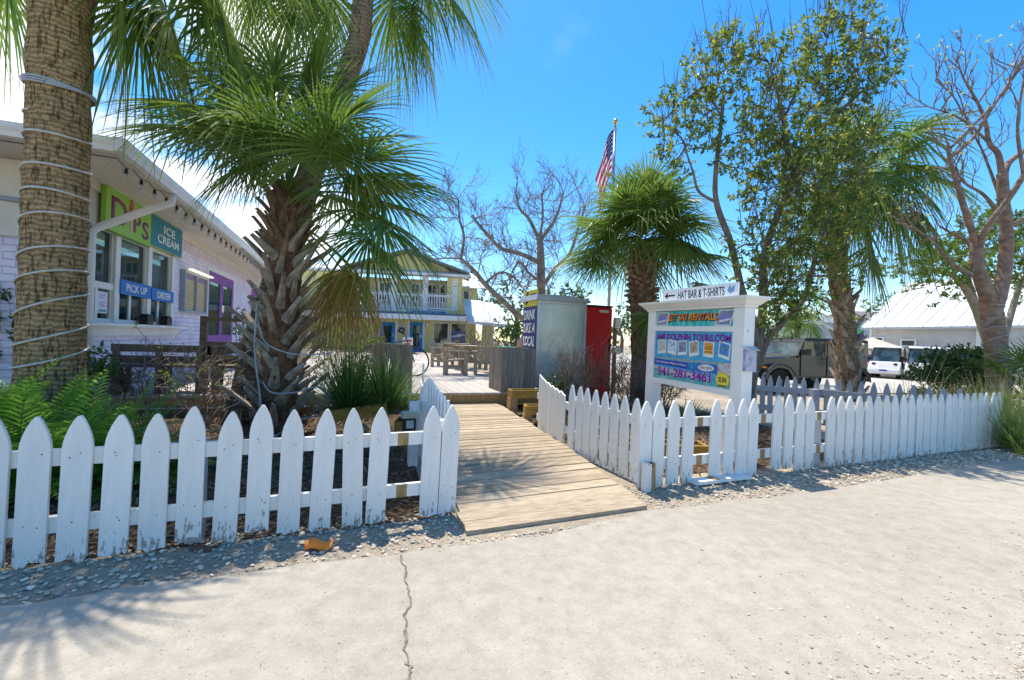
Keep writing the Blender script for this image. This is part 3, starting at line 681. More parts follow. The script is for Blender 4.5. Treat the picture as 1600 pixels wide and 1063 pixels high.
# ---------------------------------------------------------------- ice cream shop on the left
def brick(name, c1, c2, mort):
    m, nt, N, L, P = newmat(name)
    tc = N.new('ShaderNodeTexCoord'); sp = N.new('ShaderNodeSeparateXYZ'); L.new(tc.outputs['Object'], sp.inputs[0])
    ad = N.new('ShaderNodeMath'); L.new(sp.outputs[0], ad.inputs[0]); L.new(sp.outputs[1], ad.inputs[1])
    cb = N.new('ShaderNodeCombineXYZ'); L.new(ad.outputs[0], cb.inputs[0]); L.new(sp.outputs[2], cb.inputs[1])
    nz = N.new('ShaderNodeTexNoise'); nz.inputs['Scale'].default_value = 6; L.new(tc.outputs['Object'], nz.inputs['Vector'])
    mxv = N.new('ShaderNodeMixRGB'); mxv.inputs[0].default_value = .035; L.new(cb.outputs[0], mxv.inputs[1]); L.new(nz.outputs['Color'], mxv.inputs[2])
    br = N.new('ShaderNodeTexBrick'); br.inputs['Scale'].default_value = 2.2; br.inputs['Mortar Size'].default_value = .018; br.inputs['Mortar Smooth'].default_value = .6; br.inputs['Brick Width'].default_value = .55; br.inputs['Row Height'].default_value = .2
    br.inputs['Color1'].default_value = hexc(*c1); br.inputs['Color2'].default_value = hexc(*c2); br.inputs['Mortar'].default_value = hexc(*mort)
    L.new(mxv.outputs[0], br.inputs['Vector'])
    n2 = N.new('ShaderNodeTexNoise'); n2.inputs['Scale'].default_value = 2.5; n2.inputs['Detail'].default_value = 8; L.new(tc.outputs['Object'], n2.inputs['Vector'])
    r2 = N.new('ShaderNodeValToRGB'); r2.color_ramp.elements[0].position = .3; r2.color_ramp.elements[0].color = (.8, .8, .82, 1); r2.color_ramp.elements[1].position = .6; L.new(n2.outputs['Fac'], r2.inputs[0])
    mm = N.new('ShaderNodeMixRGB'); mm.blend_type = 'MULTIPLY'; mm.inputs[0].default_value = 1; L.new(br.outputs['Color'], mm.inputs[1]); L.new(r2.outputs[0], mm.inputs[2])
    L.new(mm.outputs[0], P.inputs['Base Color']); P.inputs['Roughness'].default_value = .7
    n3 = N.new('ShaderNodeTexNoise'); n3.inputs['Scale'].default_value = 14; n3.inputs['Detail'].default_value = 4; L.new(tc.outputs['Object'], n3.inputs['Vector'])
    hs_ = N.new('ShaderNodeMath'); hs_.operation = 'MULTIPLY_ADD'; hs_.inputs[1].default_value = -1.0; L.new(br.outputs['Fac'], hs_.inputs[0]); L.new(n3.outputs['Fac'], hs_.inputs[2])
    bp = N.new('ShaderNodeBump'); bp.inputs['Strength'].default_value = .8; bp.inputs['Distance'].default_value = .02; L.new(hs_.outputs[0], bp.inputs['Height']); L.new(bp.outputs[0], P.inputs['Normal'])
    return m
lilac = brick('lilac_brick', (.73, .66, .79), (.77, .71, .82), (.67, .60, .73))
lilac_trim = mat('peeling_lilac_trim', (.64, .55, .60), (.52, .45, .5), rough=.7, scale=5, dirt=(.16, .1, .07), dirt_amt=.12, dirt_scale=9)
cream = mat('cream_boards', (.66, .62, .54), (.58, .54, .47), rough=.7, scale=3, bump=.1)
def glass_mat(name, tint, tint2, scale=2.2, stretch=(1, 1, 1.4)):
    m, nt, N, L, P = newmat(name)
    tc = N.new('ShaderNodeTexCoord'); mp = N.new('ShaderNodeMapping'); mp.inputs['Scale'].default_value = stretch; L.new(tc.outputs['Object'], mp.inputs[0])
    nz = N.new('ShaderNodeTexNoise'); nz.inputs['Scale'].default_value = scale; nz.inputs['Detail'].default_value = 3; L.new(mp.outputs[0], nz.inputs['Vector'])
    rp = N.new('ShaderNodeValToRGB'); rp.color_ramp.elements[0].position = .4; rp.color_ramp.elements[0].color = hexc(*tint); rp.color_ramp.elements[1].position = .62; rp.color_ramp.elements[1].color = hexc(*tint2)
    L.new(nz.outputs['Fac'], rp.inputs[0]); L.new(rp.outputs[0], P.inputs['Base Color'])
    P.inputs['Roughness'].default_value = .03; P.inputs['Specular IOR Level'].default_value = .8; P.inputs['Coat Weight'].default_value = .5; P.inputs['Coat Roughness'].default_value = .02
    tr = N.new('ShaderNodeBsdfTransparent'); tr.inputs[0].default_value = (.62, .78, .76, 1)
    mix = N.new('ShaderNodeMixShader'); mix.inputs[0].default_value = .5; L.new(P.outputs[0], mix.inputs[1]); L.new(tr.outputs[0], mix.inputs[2]); L.new(mix.outputs[0], N['Material Output'].inputs['Surface'])
    return m
glass_teal = glass_mat('window_glass', (.012, .03, .03), (.05, .12, .11))
glass_dark = glass_mat('dark_glass', (.015, .02, .022), (.06, .08, .085))
purple = mat('purple_paint', (.27, .085, .36), (.21, .065, .29), rough=.5, scale=4)
AW, B0W = -3.57, 7.42
RW = math.atan2(D1.y, D1.x)
shop = thing('ice_cream_shop', 'lilac brick ice cream shop with white eaves and serving windows', 'building', gp(AW, B0W, 0), RW)
def sx(px): return bwall(px, AW)-B0W
HT = 3.33; LEN = 26.0
xw0, xw1 = sx(128), sx(266)          # serving window strip
xd0, xd1 = sx(321), sx(364)          # purple doors
xe0, xe1 = sx(389), sx(402)          # second doors further along
ZS, ZT = 1.30, 2.74
def wallpart(name, x0, x1, z0, z1, m=lilac, y0=0, y1=.2):
    mb = MB(); mb.box(x0, x1, y0, y1, z0, z1); return mb.build(name, m, shop)
wallpart('wall', 0, xw0, 0, HT); wallpart('wall', xw0, xw1, 0, ZS-.03); wallpart('wall', xw0, xw1, ZT, HT, cream)
wallpart('wall', xw1, xd0, 0, HT); wallpart('wall', xd0, xd1, 2.88, HT); wallpart('wall', xd1, xe0, 0, HT); wallpart('wall', xe0, xe1, 2.88, HT); wallpart('wall', xe1, LEN, 0, HT)
mb = MB(); mb.box(.0, .2, .205, 9, 0, HT); mb.build('front_wall', lilac, shop)
mb = MB(); mb.box(0, LEN, 2.6, 2.7, 0, HT-.01); bw_ = mb.build('inner_wall', mat('inner_wall', (.16, .24, .23), (.1, .16, .16)), shop)
mb = MB(); mb.box(.21, LEN, .22, 2.58, .78, .8); mb.build('floor', mat('shop_floor', (.3, .3, .28)), shop)
# white board gable panel on the front face
mb = MB(); mb.box(-.03, -.003, .32, 4.5, 2.35, HT-.01); mb.build('board_panel', cream, shop)
mb = MB(); mb.box(-.045, -.002, .20, .315, 0, HT-.02); mb.build('corner_trim', trim_white, shop)
# eaves: soffit boards, fascia, gutter and a low metal roof
OV = .85
sof = MB(); rn = random.Random(2)
for k in range(6): y0 = -OV+.02+k*(OV+.0)/6; sof.box(-OV+.02, LEN, y0, y0+OV/6-.006, HT, HT+.02)
sof.build('soffit', cream, shop)
sof = MB()
for k in range(6): sof.box(-OV+.02+k*(OV-.03)/6, -OV+.014+(k+1)*(OV-.03)/6, 0.005, 9, HT+.001, HT+.021)
sof.build('soffit', cream, shop)
def ogee(x): return [(0, 0), (.09, 0), (.10, .05), (.125, .09), (.13, .15), (.11, .155), (.10, .16), (0, .16)]
gt = MB(); prof = [(-OV-a, HT-.01+b) for a, b in ogee(0)]
gt.prism([(-y, z) for y, z in []] or prof, -OV-.13, LEN, plane='yz'); gt.build('gutter', trim_white, shop)
gt = MB(); prof = [(-OV-.001-a, HT-.011+b) for a, b in ogee(0)]; gt.prism(prof, -OV, 9, plane='xz'); gt.build('gutter', trim_white, shop)
rf = MB(); q = [(-OV-.05, -OV-.05, HT+.151), (LEN, -OV-.05, HT+.151), (LEN, 5, HT+1.0), (5, 5, HT+1.0), (-OV-.05, 9, HT+.151), (5, 9, HT+1.0)]
rf.add(q, [(0, 1, 2, 3), (0, 3, 5, 4)]); rf.build('roof', mat('roof_white', (.68, .68, .66), (.6, .6, .58), rough=.5), shop)
tr_ = MB(); tr_.box(0, LEN, -.035, -.003, HT-.13, HT-.002); tr_.build('frieze_board', cream, shop)
tr_ = MB(); tr_.box(xw1+.35, LEN, -.02, -.002, HT-.36, HT-.135); tr_.build('peeling_board', lilac_trim, shop)
# serving windows: three bays
bays = [(sx(128), sx(178)), (sx(180), sx(229)), (sx(231), sx(266))]
fr = MB(); fr.box(xw0-.06, xw0+.04, -.03, .12, ZS, ZT); fr.build('window_post', trim_white, shop)
for i, (a, b) in enumerate(bays):
    mb = MB(); mb.box(b-.075, b+.075, -.03, .12, ZS, ZT); mb.build('window_post', trim_white, shop)
    x0, x1 = a+(.08 if i else .04), b-.076
    win = MB(); zb = 1.86
    win.box(x0, x1, 0, .09, ZS, ZS+.06); win.box(x0, x1, -.005, .095, zb-.05, zb+.05); win.box(x0, x1, 0, .09, ZT-.05, ZT)
    xm = x0+(x1-x0)*.42
    win.box(xm, xm+.07, .02, .07, ZS+.05, zb-.04)
    win.box(x0, x0+.035, .015, .07, ZS+.05, zb-.04); win.box(x1-.035, x1, .012, .07, ZS+.05, zb-.04)
    win.box(x0, x0+.03, .012, .08, zb+.04, ZT-.04); win.box(x1-.03, x1, .012, .08, zb+.04, ZT-.04)
    wo = win.build('window', trim_white, shop)
    mb = MB(); mb.box(x0+.031, x1-.031, .045, .05, zb+.051, ZT-.051); mb.build('pane', glass_teal, wo)
    mb = MB(); mb.box(x0+.036, xm-.001, .04, .044, ZS+.062, zb-.052); mb.build('pane', glass_teal, wo)
    mb = MB(); mb.box(xm+.071, x1-.036, .046, .05, ZS+.062, zb-.052); mb.build('pane', glass_teal, wo)
mb = MB(); mb.box(xw0-.1, xw1+.45, -.16, .02, ZS-.055, ZS-.004); mb.box(xw0-.1, xw1+.3, -.05, -.004, ZS-.2, ZS-.056); mb.build('sill', trim_white, shop)
# inside the windows: white rails, shelves, a duct
mb = MB(); mb.box(xw0, xw1, 1.6, 1.64, 2.46, 2.52); mb.build('light_rail', flat('pale_mint', (.62, .8, .7)), shop)
mb = MB(); mb.box(xw0, xw1+1, 1.2, 1.7, .8, 1.42); mb.build('counter', flat('counter_teal', (.12, .3, .28)), shop)
# purple doors
def doors(x0, x1, leaves):
    fr = MB(); zt = 2.8; zb = .82
    fr.box(x0-.10, x0, -.02, .1, zb-.3, zt+.1); fr.box(x1, x1+.1, -.02, .1, zb-.3, zt+.1); fr.box(x0, x1, -.018, .1, zt, zt+.099); f_ = fr.build('door_frame', trim_white, shop)
    n = leaves; w_ = (x1-x0)/n
    for k in range(n):
        a = x0+k*w_; d = MB(); s_ = .15
        d.box(a+.006, a+s_, 0, .05, zb, zt-.006); d.box(a+w_-s_, a+w_-.006, 0, .05, zb, zt-.006); d.box(a+s_, a+w_-s_, 0, .05, zt-.26, zt-.006); d.box(a+s_, a+w_-s_, 0, .05, zb, zb+.28)
        do = d.build('door', purple, shop)
        mb = MB(); mb.box(a+s_, a+w_-s_, .018, .028, zb+.28, zt-.26); mb.build('pane', glass_teal, do)
        mb = MB(); xh = a+(w_-.07 if k == 0 else .07); mb.tube([(xh, -.045, 1.75), (xh, -.045, 1.95)], .012, 8); mb.tube([(xh, -.045, 1.78), (xh, .0, 1.78)], .008, 6); mb.tube([(xh, -.045, 1.92), (xh, .0, 1.92)], .008, 6); mb.build('handle', chrome, do)
doors(xd0+.1, xd1-.1, 2); doors(xe0+.1, xe1-.1, 1)
# downspout running from the gutter back to the wall (pixel-measured ends)
a_ = at(256, 300, gp(AW+OV+.02, bwall(256, AW+OV)).y); 
xdn = bwall(258, AW+OV)-B0W
ds = MB(); p0 = Vector((xdn, -OV-.03, HT-.02)); p1 = p0+Vector((0, .0, -.12)); p2 = p1+Vector((-.05, .08, -.06)); p3 = Vector((sx(132)+.1, -.06, 2.66)); p4 = p3+Vector((-.12, .01, -.1)); p5 = p4+Vector((0, 0, -2.4))
ds.tube([p0, p0.lerp(p1, .6), p1, p2, p2.lerp(p3, .5), p3, p4, p5], [.055]*8, 10); ds.build('downspout', trim_white, shop, smooth=True)
# conduit on the front wall, left edge of view
cdp = MB(); pc = [gp(AW-.35, B0W-.06, z)-shop.location for z in (0, 1.2, 2.3, 2.6)]; inv = shop.matrix_basis.inverted()
pc = [inv @ gp(-3.80, B0W-.05, z) for z in (0, 1.4, 2.6)]+[inv @ gp(-3.83, B0W-.06, 2.72), inv @ gp(-3.98, B0W-.06, 2.8), inv @ gp(-4.6, B0W-.06, 2.84)]
cdp.tube(pc, .028, 10); cdp.build('conduit', flat('conduit_blue_grey', (.28, .32, .42)), shop, smooth=True)

# --- signs and fittings on the shop, each its own thing
def onwall(name, label, cat, x, z, y=-.04, group=None): return thing(name, label, cat, shop.matrix_basis @ Vector((x, y, z)), RW, group)
lime, teal_, purp = col(.27, .52, .055), col(.015, .20, .27), col(.20, .04, .16)
x0, x1, xm_ = sx(146), sx(271.5), sx(220)
sg = onwall('shop_sign', 'lime green sign board with purple letters and a pink cone under the eaves', 'sign', x0, 2.68, -.10)
w1 = xm_-x0-.005; panel(sg, 'board', 0, w1, 0, .68, 0, lime, .06)
mb = MB()
n = 40
for k in range(n): mb.box(w1*k/n, w1*(k+.55)/n, -.003, -.0005, -.0, .012); mb.box(w1*k/n, w1*(k+.55)/n, -.003, -.0005, .668, .68)
bd = mb.build('dotted_edge', black_, sg); bd['kind'] = 'stuff'
lettering(sg, 'D', w1*.10, w1*.43, .14, .54, -.006, purp, bold=.012)
lettering(sg, 'P', w1*.575, w1*.74, .14, .46, -.006, purp, bold=.012)
lettering(sg, 'S', w1*.78, w1*.94, .10, .40, -.006, purp, bold=.012)
poly(sg, 'cone', [(w1*.475, .36), (w1*.55, .36), (w1*.535, .12), (w1*.5, .12)], -.006, col(.6, .42, .3), .003)
mb = MB(); 
for zc, r in ((.42, .085), (.50, .07), (.57, .05), (.63, .03)): mb.prism(disc(w1*.513, zc, r*1.0, 14, r*.62), -.009-zc*.002, -.004)
mb.build('swirl', col(.62, .03, .22), sg)
si = onwall('shop_sign', 'teal board lettered ICE CREAM in white beside the lime green sign', 'sign', xm_, 2.74, -.10)
w2 = x1-xm_; panel(si, 'board', .012, w2-.012, .012, .568, -.004, teal_, .05); panel(si, 'frame', 0, w2, 0, .58, 0, col(.38, .52, .1), .05)
def serifed(root, body, xa, xb, za, zb, y, m):
    lettering(root, body, xa, xb, za, zb, y, m, bold=.02)
serifed(si, 'ICE', w2*.36, w2*.72, .315, .475, -.010, white_); serifed(si, 'CREAM', w2*.18, w2*.86, .11, .275, -.010, white_)
blue_ = col(.02, .17, .52)
xa, xb = sx(181), sx(229); s1 = onwall('window_sign', 'blue PICK UP sign over the middle serving hatch', 'sign', xa, 1.775, -.05, 'blue hatch signs'); panel(s1, 'board', 0, xb-xa, 0, .235, 0, blue_, .015); lettering(s1, 'PICK UP', .17, xb-xa-.17, .05, .185, -.004, white_, bold=.025)
xa, xb = sx(231), sx(265.5); s2 = onwall('window_sign', 'blue ORDER sign over the right-hand serving hatch', 'sign', xa, 1.765, -.05, 'blue hatch signs'); panel(s2, 'board', 0, xb-xa, 0, .225, 0, blue_, .015); lettering(s2, 'ORDER', .2, xb-xa-.16, .045, .18, -.004, white_, bold=.025)
xa = sx(155.5); po = onwall('poster', 'white notice poster taped inside the left serving window', 'poster', xa, 1.44, .030); panel(po, 'sheet', 0, .27, 0, .33, 0, col(.75, .72, .8), .002)
for k, z in enumerate((.27, .235, .16, .13, .10)): panel(po, 'print_line', .04, .22-.03*(k % 2), z, z+.014, -.001, col(.35, .2, .5), .0008)
panel(po, 'print_block', .03, .24, .02, .06, -.001, col(.1, .35, .35), .0008)
for px in (217, 249):
    nb_ = onwall('napkin_box', 'black round-topped box on the window sill under the %s sign' % ('PICK UP' if px == 217 else 'ORDER'), 'box', sx(px), ZS-.004, -.11, 'black boxes on the sill')
    mb = MB(); mb.prism([(-.13, 0), (.13, 0), (.13, .12), (.10, .17), (.04, .19), (-.04, .19), (-.10, .17), (-.13, .12)], -.06, .06); mb.build('casing', black_plastic, nb_, bevel=.01)
    mb = MB(); mb.box(-.08, .08, -.0635, -.0605, .03, .05); mb.build('slot', flat('slot_grey', (.1, .1, .1)), nb_)
xa, xb = sx(279), sx(316); mc_ = onwall('menu_case', 'grey glazed menu case with two pale price lists and a lamp strip on top', 'menu board', xa, 1.62, -.10); wm = xb-xa
mb = MB(); mb.box(0, wm, 0, .095, 0, .05); mb.box(0, wm, 0, .095, .86, .92); mb.box(0, .06, .001, .094, .05, .86); mb.box(wm-.06, wm, .001, .094, .05, .86); mb.box(wm/2-.03, wm/2+.03, .001, .094, .05, .86); mb.build('frame', flat('case_grey', (.33, .36, .42), .4), mc_)
for k in (0, 1):
    a = .06+k*(wm/2-.03); panel(mc_, 'price_list', a+.001, a+wm/2-.09, .051, .859, .06, col(.55, .45, .25), .004)
    for j in range(11): panel(mc_, 'print_line', a+.06, a+wm/2-.16-(j*37 % 5)*.03, .12+j*.055, .14+j*.055, .058, col(.35, .25, .12), .001)
    panel(mc_, 'heading', a+.03, a+wm/2-.12, .74, .84, .058, col(.3, .18, .3), .001)
mb = MB(); mb.box(.1, wm+.05, -.10, -.02, .93, .965); mb.build('lamp_strip', mat('lamp_strip', (.8, .75, .5), emit=((1, .9, .6), .6)), mc_)
# string lights under the eaves
sl_m = black_plastic; blb = mat('bulb_glass', (.5, .45, .4), rough=.1, spec=.6)
sp = thing('string_lights', 'black string of round bulbs hung along the ice cream shop eaves', 'string lights', shop.matrix_basis @ Vector((0, -OV+.02, HT-.03)), RW)
mb = MB(); pts = []; n = 34
for i in range(n+1):
    for j in range(4):
        t = (i+j/4); x = -OV+.05+t*.42; pts.append(Vector((x, 0, -.02-.035*math.sin(PI*(t % 1)))))
pl = [Vector((-OV+.02, y, -.03-.02*math.sin(y*5))) for y in [3+.0-.25*k for k in range(9)]]
mb.tube(pl+pts, .006, 5); mb.build('cord', sl_m, sp)
def bulb(p):
    b = MB(); b.lathe([(.012, -.02), (.02, -.03), (.022, -.075), (.024, -.08)], 8, p); b.tube([p, p+Vector((0, 0, -.03))], .006, 5); bo = b.build('socket', sl_m, sp)
    g_ = MB(); g_.lathe([(.018, -.081), (.03, -.105), (.03, -.125), (.018, -.145), (.004, -.15)], 8, p); g_.build('bulb', blb, bo, smooth=True)
for i in range(n): bulb(Vector((-OV+.05+(i+.5)*.42, 0, -.05)))
for k in (1, 4, 7): bulb(pl[k])
# landing rail beside the doors
lr = thing('landing_rail', 'dark timber railing with a stout post in front of the purple doors', 'railing', at(314, 497, 8.6)-UP*(at(314, 497, 8.6).z-.3), GA)
hr = at(314, 494, 8.6).z-.3
mb = MB(); mb.box(0, .11, -.05, .05, 0, hr+.02); mb.build('post', dark_wood, lr)
mb = MB(); mb.box(.112, 1.25, -.06, .06, hr-.07, hr); mb.build('handrail', dark_wood, lr)
for z in (.35, .62): 
    mb = MB(); mb.box(.112, 1.24, -.02, .02, z, z+.09); mb.build('rail', dark_wood, lr)
mb = MB(); mb.box(1.25, 1.36, -.05, .05, 0, hr+.02); mb.build('post', dark_wood, lr)
# ---------------------------------------------------------------- yellow two-storey building at the back
sid = None
def siding(name, c, pitch=.17):
    m, nt, N, L, P = newmat(name); tc = N.new('ShaderNodeTexCoord')
    wv = N.new('ShaderNodeTexWave'); wv.bands_direction = 'Z'; wv.wave_profile = 'SAW'; wv.inputs['Scale'].default_value = .314/pitch*1.0; L.new(tc.outputs['Object'], wv.inputs['Vector'])
    nz = N.new('ShaderNodeTexNoise'); nz.inputs['Scale'].default_value = 1.5; nz.inputs['Detail'].default_value = 6; L.new(tc.outputs['Object'], nz.inputs['Vector'])
    rp = N.new('ShaderNodeValToRGB'); rp.color_ramp.elements[0].color = hexc(*[x*.82 for x in c]); rp.color_ramp.elements[0].position = .3; rp.color_ramp.elements[1].color = hexc(*c); rp.color_ramp.elements[1].position = .65; L.new(nz.outputs['Fac'], rp.inputs[0])
    L.new(rp.outputs[0], P.inputs['Base Color']); P.inputs['Roughness'].default_value = .65
    bp = N.new('ShaderNodeBump'); bp.inputs['Strength'].default_value = 1; bp.inputs['Distance'].default_value = .05; L.new(wv.outputs['Fac'], bp.inputs['Height']); L.new(bp.outputs[0], P.inputs['Normal'])
    return m
yel = siding('yellow_siding', (.76, .69, .30)); sh_blue = mat('shingle_blue_grey', (.19, .23, .29), (.11, .14, .19), scale=20, rough=.9)
door_blue = flat('door_blue', (.012, .2, .52)); metal_white = mat('metal_roof_white', (.72, .72, .71), (.64, .64, .63), rough=.4, scale=1.2)
YB = 26.0; yr = math.radians(6)
yb0 = at(607, 550, YB); yb0.z = 0
ye = Vector((math.cos(yr), math.sin(yr), 0))
yh = thing('yellow_building', 'yellow two-storey clapboard shop with white balcony and blue doors behind the deck', 'building', yb0, yr)
def yx(px, dy=0):
    """local x on the facade plane (pushed dy back) for a pixel column"""
    u = uv(px, 500)[0]/FPX; o = yb0+Vector((-math.sin(yr), math.cos(yr), 0))*dy
    t = (u*o.y-o.x)/(ye.x-u*ye.y); return t
def yz(px, py, dy=0):
    o = yb0+Vector((-math.sin(yr), math.cos(yr), 0))*dy+ye*yx(px, dy); return at(px, py, o.y).z
XL, XR = -9.0, yx(720)
z_f2 = yz(690, 489); z_eave = yz(690, 432); z_pt = yz(680, 493.5); z_pb = yz(680, 499); zr0 = yz(690, 484)
def yb(name, x0, x1, y0, y1, z0, z1, m, parent=None):
    mb = MB(); mb.box(x0, x1, y0, y1, z0, z1); return mb.build(name, m, parent or yh)
bx0, bx1 = yx(614), yx(709)
yb('wall', XL, XR, 0, .2, .3, z_f2+.12, yel)                                  # ground storey
yb('wall', XR-.9, XR, .002, .2, z_f2+.12, z_eave, yel); yb('wall', XL, bx0-2.2, .002, .2, z_f2+.12, z_eave, yel)
yb('balcony_back_wall', bx0-2.2, bx1+.05, 1.5, 1.6, z_f2+.1, z_eave, mat('balcony_cream', (.62, .57, .44)))
yb('balcony_floor', bx0-2.2, XR-.9, .01, 1.5, z_f2+.125, z_f2+.2, trim_white)
yb('band', bx0-2.3, XR-.75, -.04, -.002, z_f2+.05, z_f2+.2, trim_white)
yb('wall', XR-.2, XR-.001, .2, 7, .3, z_eave, yel)
for px in (614, 663, 709): x = yx(px); yb('balcony_post', x-.16, x+.16, -.03, .13, z_f2+.201, z_eave-.002, trim_white)
zt_r = yz(690, 459.5)
for (a, b) in ((bx0-2.2, bx0-.17), (bx0+.17, yx(663)-.17), (yx(663)+.17, bx1-.17)):
    mb = MB(); mb.box(a, b, -.01, .09, zt_r-.13, zt_r); mb.box(a, b, .0, .08, z_f2+.26, z_f2+.34); rl = mb.build('balcony_rail', trim_white, yh)
    n = max(3, int((b-a)/.155))
    for k in range(n):
        x = a+(b-a)*(k+.5)/n; mb = MB(); mb.box(x-.032, x+.032, .02, .06, z_f2+.341, zt_r-.131); mb.build('baluster', trim_white, rl)
for px0, px1, zz0 in ((640, 655, 0), (665, 682, 0), (685, 704, 0), (590, 609, 0)):
    x0, x1 = yx(px0, 1.5), yx(px1, 1.5); w_ = MB(); a, b = z_f2+.75, z_eave-.25
    w_.box(x0, x1, 1.44, 1.498, a, a+.08); w_.box(x0, x1, 1.44, 1.498, b-.08, b); w_.box(x0, x0+.08, 1.441, 1.497, a+.08, b-.08); w_.box(x1-.08, x1, 1.441, 1.497, a+.08, b-.08)
    w_.box((x0+x1)/2-.03, (x0+x1)/2+.03, 1.445, 1.497, a+.08, b-.08); w_.box(x0+.08, x1-.08, 1.446, 1.496, (a+b)/2-.03, (a+b)/2+.03)
    wo = w_.build('window', trim_white, yh); yb('pane', x0+.08, x1-.08, 1.48, 1.485, a+.08, b-.08, glass_dark, wo)
# porch roof strip, fascia
mb = MB(); mb.prism([(-1.3, z_pt+.0), (0, z_pt+.19), (0, z_pt+.13), (-1.3, z_pt-.06)], XL, XR+.35, plane='yz'); mb.build('porch_roof', sh_blue, yh)
yb('fascia', XL, XR+.35, -1.36, -1.301, z_pb-.05, z_pt+.02, trim_white); yb('porch_ceiling', XL, XR+.3, -1.3, -.002, z_pt-.08, z_pt-.064, cream)
# main roof: yellow gable with grey shingles
rw = MB(); gx = yx(641); xa, xb, zt = yx(560), yx(736), yz(640, 392)
rw.prism([(xa, z_eave+.35), (gx-1.6, zt-.1), (gx+1.0, zt-.1), (xb-1.3, z_eave+.35)], .3, 2.0); rw.build('gable', yel, yh)
rw = MB(); rw.beam(Vector((gx-.4, 1, zt+.03)), Vector((xb-.2, 1, z_eave+.22)), 3.2, .12); rw.beam(Vector((gx-.2, 1, zt+.03)), Vector((xa-1, 1, z_eave+.22)), 3.2, .12); rw.build('roof', mat('shingle_brown_grey', (.24, .22, .2), (.13, .12, .11), scale=18), yh)
rw = MB(); rw.prism([(-.55, z_eave+.02), (-.55, z_eave+.14), (.3, z_eave+.42), (.3, z_eave+.02)], XL, xb-.1, plane='yz'); rw.build('eave', trim_white, yh)
# doors and shop windows below
def ydoor(px0, px1):
    x0, x1 = yx(px0), yx(px1); zt = yz(px0, 500.5)-.05; d = MB(); s_ = (x1-x0)*.24
    d.box(x0, x0+s_, -.06, .02, .32, zt); d.box(x1-s_, x1, -.06, .02, .32, zt); d.box(x0+s_, x1-s_, -.059, .02, zt-.2, zt); d.box(x0+s_, x1-s_, -.059, .02, .32, .62); do = d.build('door', door_blue, yh)
    yb('pane', x0+s_, x1-s_, -.03, -.025, .62, zt-.2, glass_dark, do); mb = MB(); mb.tube([(x1-s_*.5, -.11, 1.2), (x1-s_*.5, -.11, 1.42)], .02, 6); mb.box(x1-s_*.5-.012, x1-s_*.5+.012, -.11, -.06, 1.3, 1.33); mb.build('handle', chrome, do)
    yb('door_trim', x0-.14, x0-.002, -.05, -.002, .3, zt+.12, trim_white); yb('door_trim', x1+.002, x1+.14, -.05, -.002, .3, zt+.12, trim_white)
ydoor(595, 618); ydoor(641, 661)
for px0, px1 in ((677, 702), (704, 730)):
    x0, x1 = yx(px0), yx(px1); zt, zb = yz(690, 502), yz(690, 537); w_ = MB()
    w_.box(x0, x1, -.05, -.002, zt-.08, zt); w_.box(x0, x1, -.05, -.002, zb, zb+.08); w_.box(x0, x0+.07, -.049, -.003, zb+.08, zt-.08); w_.box(x1-.07, x1, -.049, -.003, zb+.08, zt-.08); wo = w_.build('window', trim_white, yh)
    yb('pane', x0+.07, x1-.07, -.02, -.015, zb+.08, zt-.08, glass_mat('shop_glass_%d' % px0, (.02, .02, .03), (.16, .12, .10), 3), wo)
    if px0 == 704:
        mb = MB(); xc, zc = (x0+x1)/2, zb+.55; mb.box(x0+.1, x1-.1, -.024, -.021, zb+.1, zt-.5); pn = mb.build('window_panel', flat('panel_slate', (.1, .13, .28)), wo)
        mb = MB(); mb.prism([(xc-.5, zc-.05), (xc-.2, zc+.02), (xc+.1, zc+.15), (xc+.5, zc+.06), (xc+.2, zc+.0), (xc-.1, zc-.1)], -.028, -.0245); mb.build('window_emblem', col(.6, .65, .7), wo, fix=True)
ls = MB(); ls.box(yx(669)-.09, yx(669)+.09, -.12, -.002, yz(669, 510), yz(669, 503)); ls.build('wall_lamp', trim_white, yh)
# wing to the right of the balcony block
wx0, wx1 = XR, yx(744, 2.5)
yb('wall', wx0+.002, wx1, 2.5, 2.6, .3, yz(730, 447, 2.5), yel); wz0, wz1 = yz(727, 468, 2.5), yz(727, 452, 2.5)
ww = MB(); wa, wb = yx(722, 2.5), yx(732, 2.5); ww.box(wa, wb, 2.42, 2.498, wz0, wz0+.06); ww.box(wa, wb, 2.42, 2.498, wz1-.06, wz1); ww.box(wa, wa+.06, 2.421, 2.497, wz0+.06, wz1-.06); ww.box(wb-.06, wb, 2.421, 2.497, wz0+.06, wz1-.06); wo = ww.build('window', trim_white, yh)
yb('pane', wa+.06, wb-.06, 2.46, 2.465, wz0+.06, wz1-.06, glass_dark, wo)
wr_ = MB(); ze = yz(740, 449, 2.3)
for k in range(8):
    a = wx0+(wx1-wx0+.9)*k/8; b = wx0+(wx1-wx0+.9)*(k+1)/8-.03; wr_.add([(a, 2.2, ze), (b, 2.2, ze), (b-.9, 4.6, ze+1.3), (a-.9, 4.6, ze+1.3), (a, 2.2, ze-.06), (b, 2.2, ze-.06), (b-.9, 4.6, ze+1.24), (a-.9, 4.6, ze+1.24)], [(0, 1, 2, 3), (7, 6, 5, 4), (0, 4, 5, 1), (1, 5, 6, 2), (3, 7, 4, 0), (2, 6, 7, 3)])
wr_.build('roof', metal_white, yh)
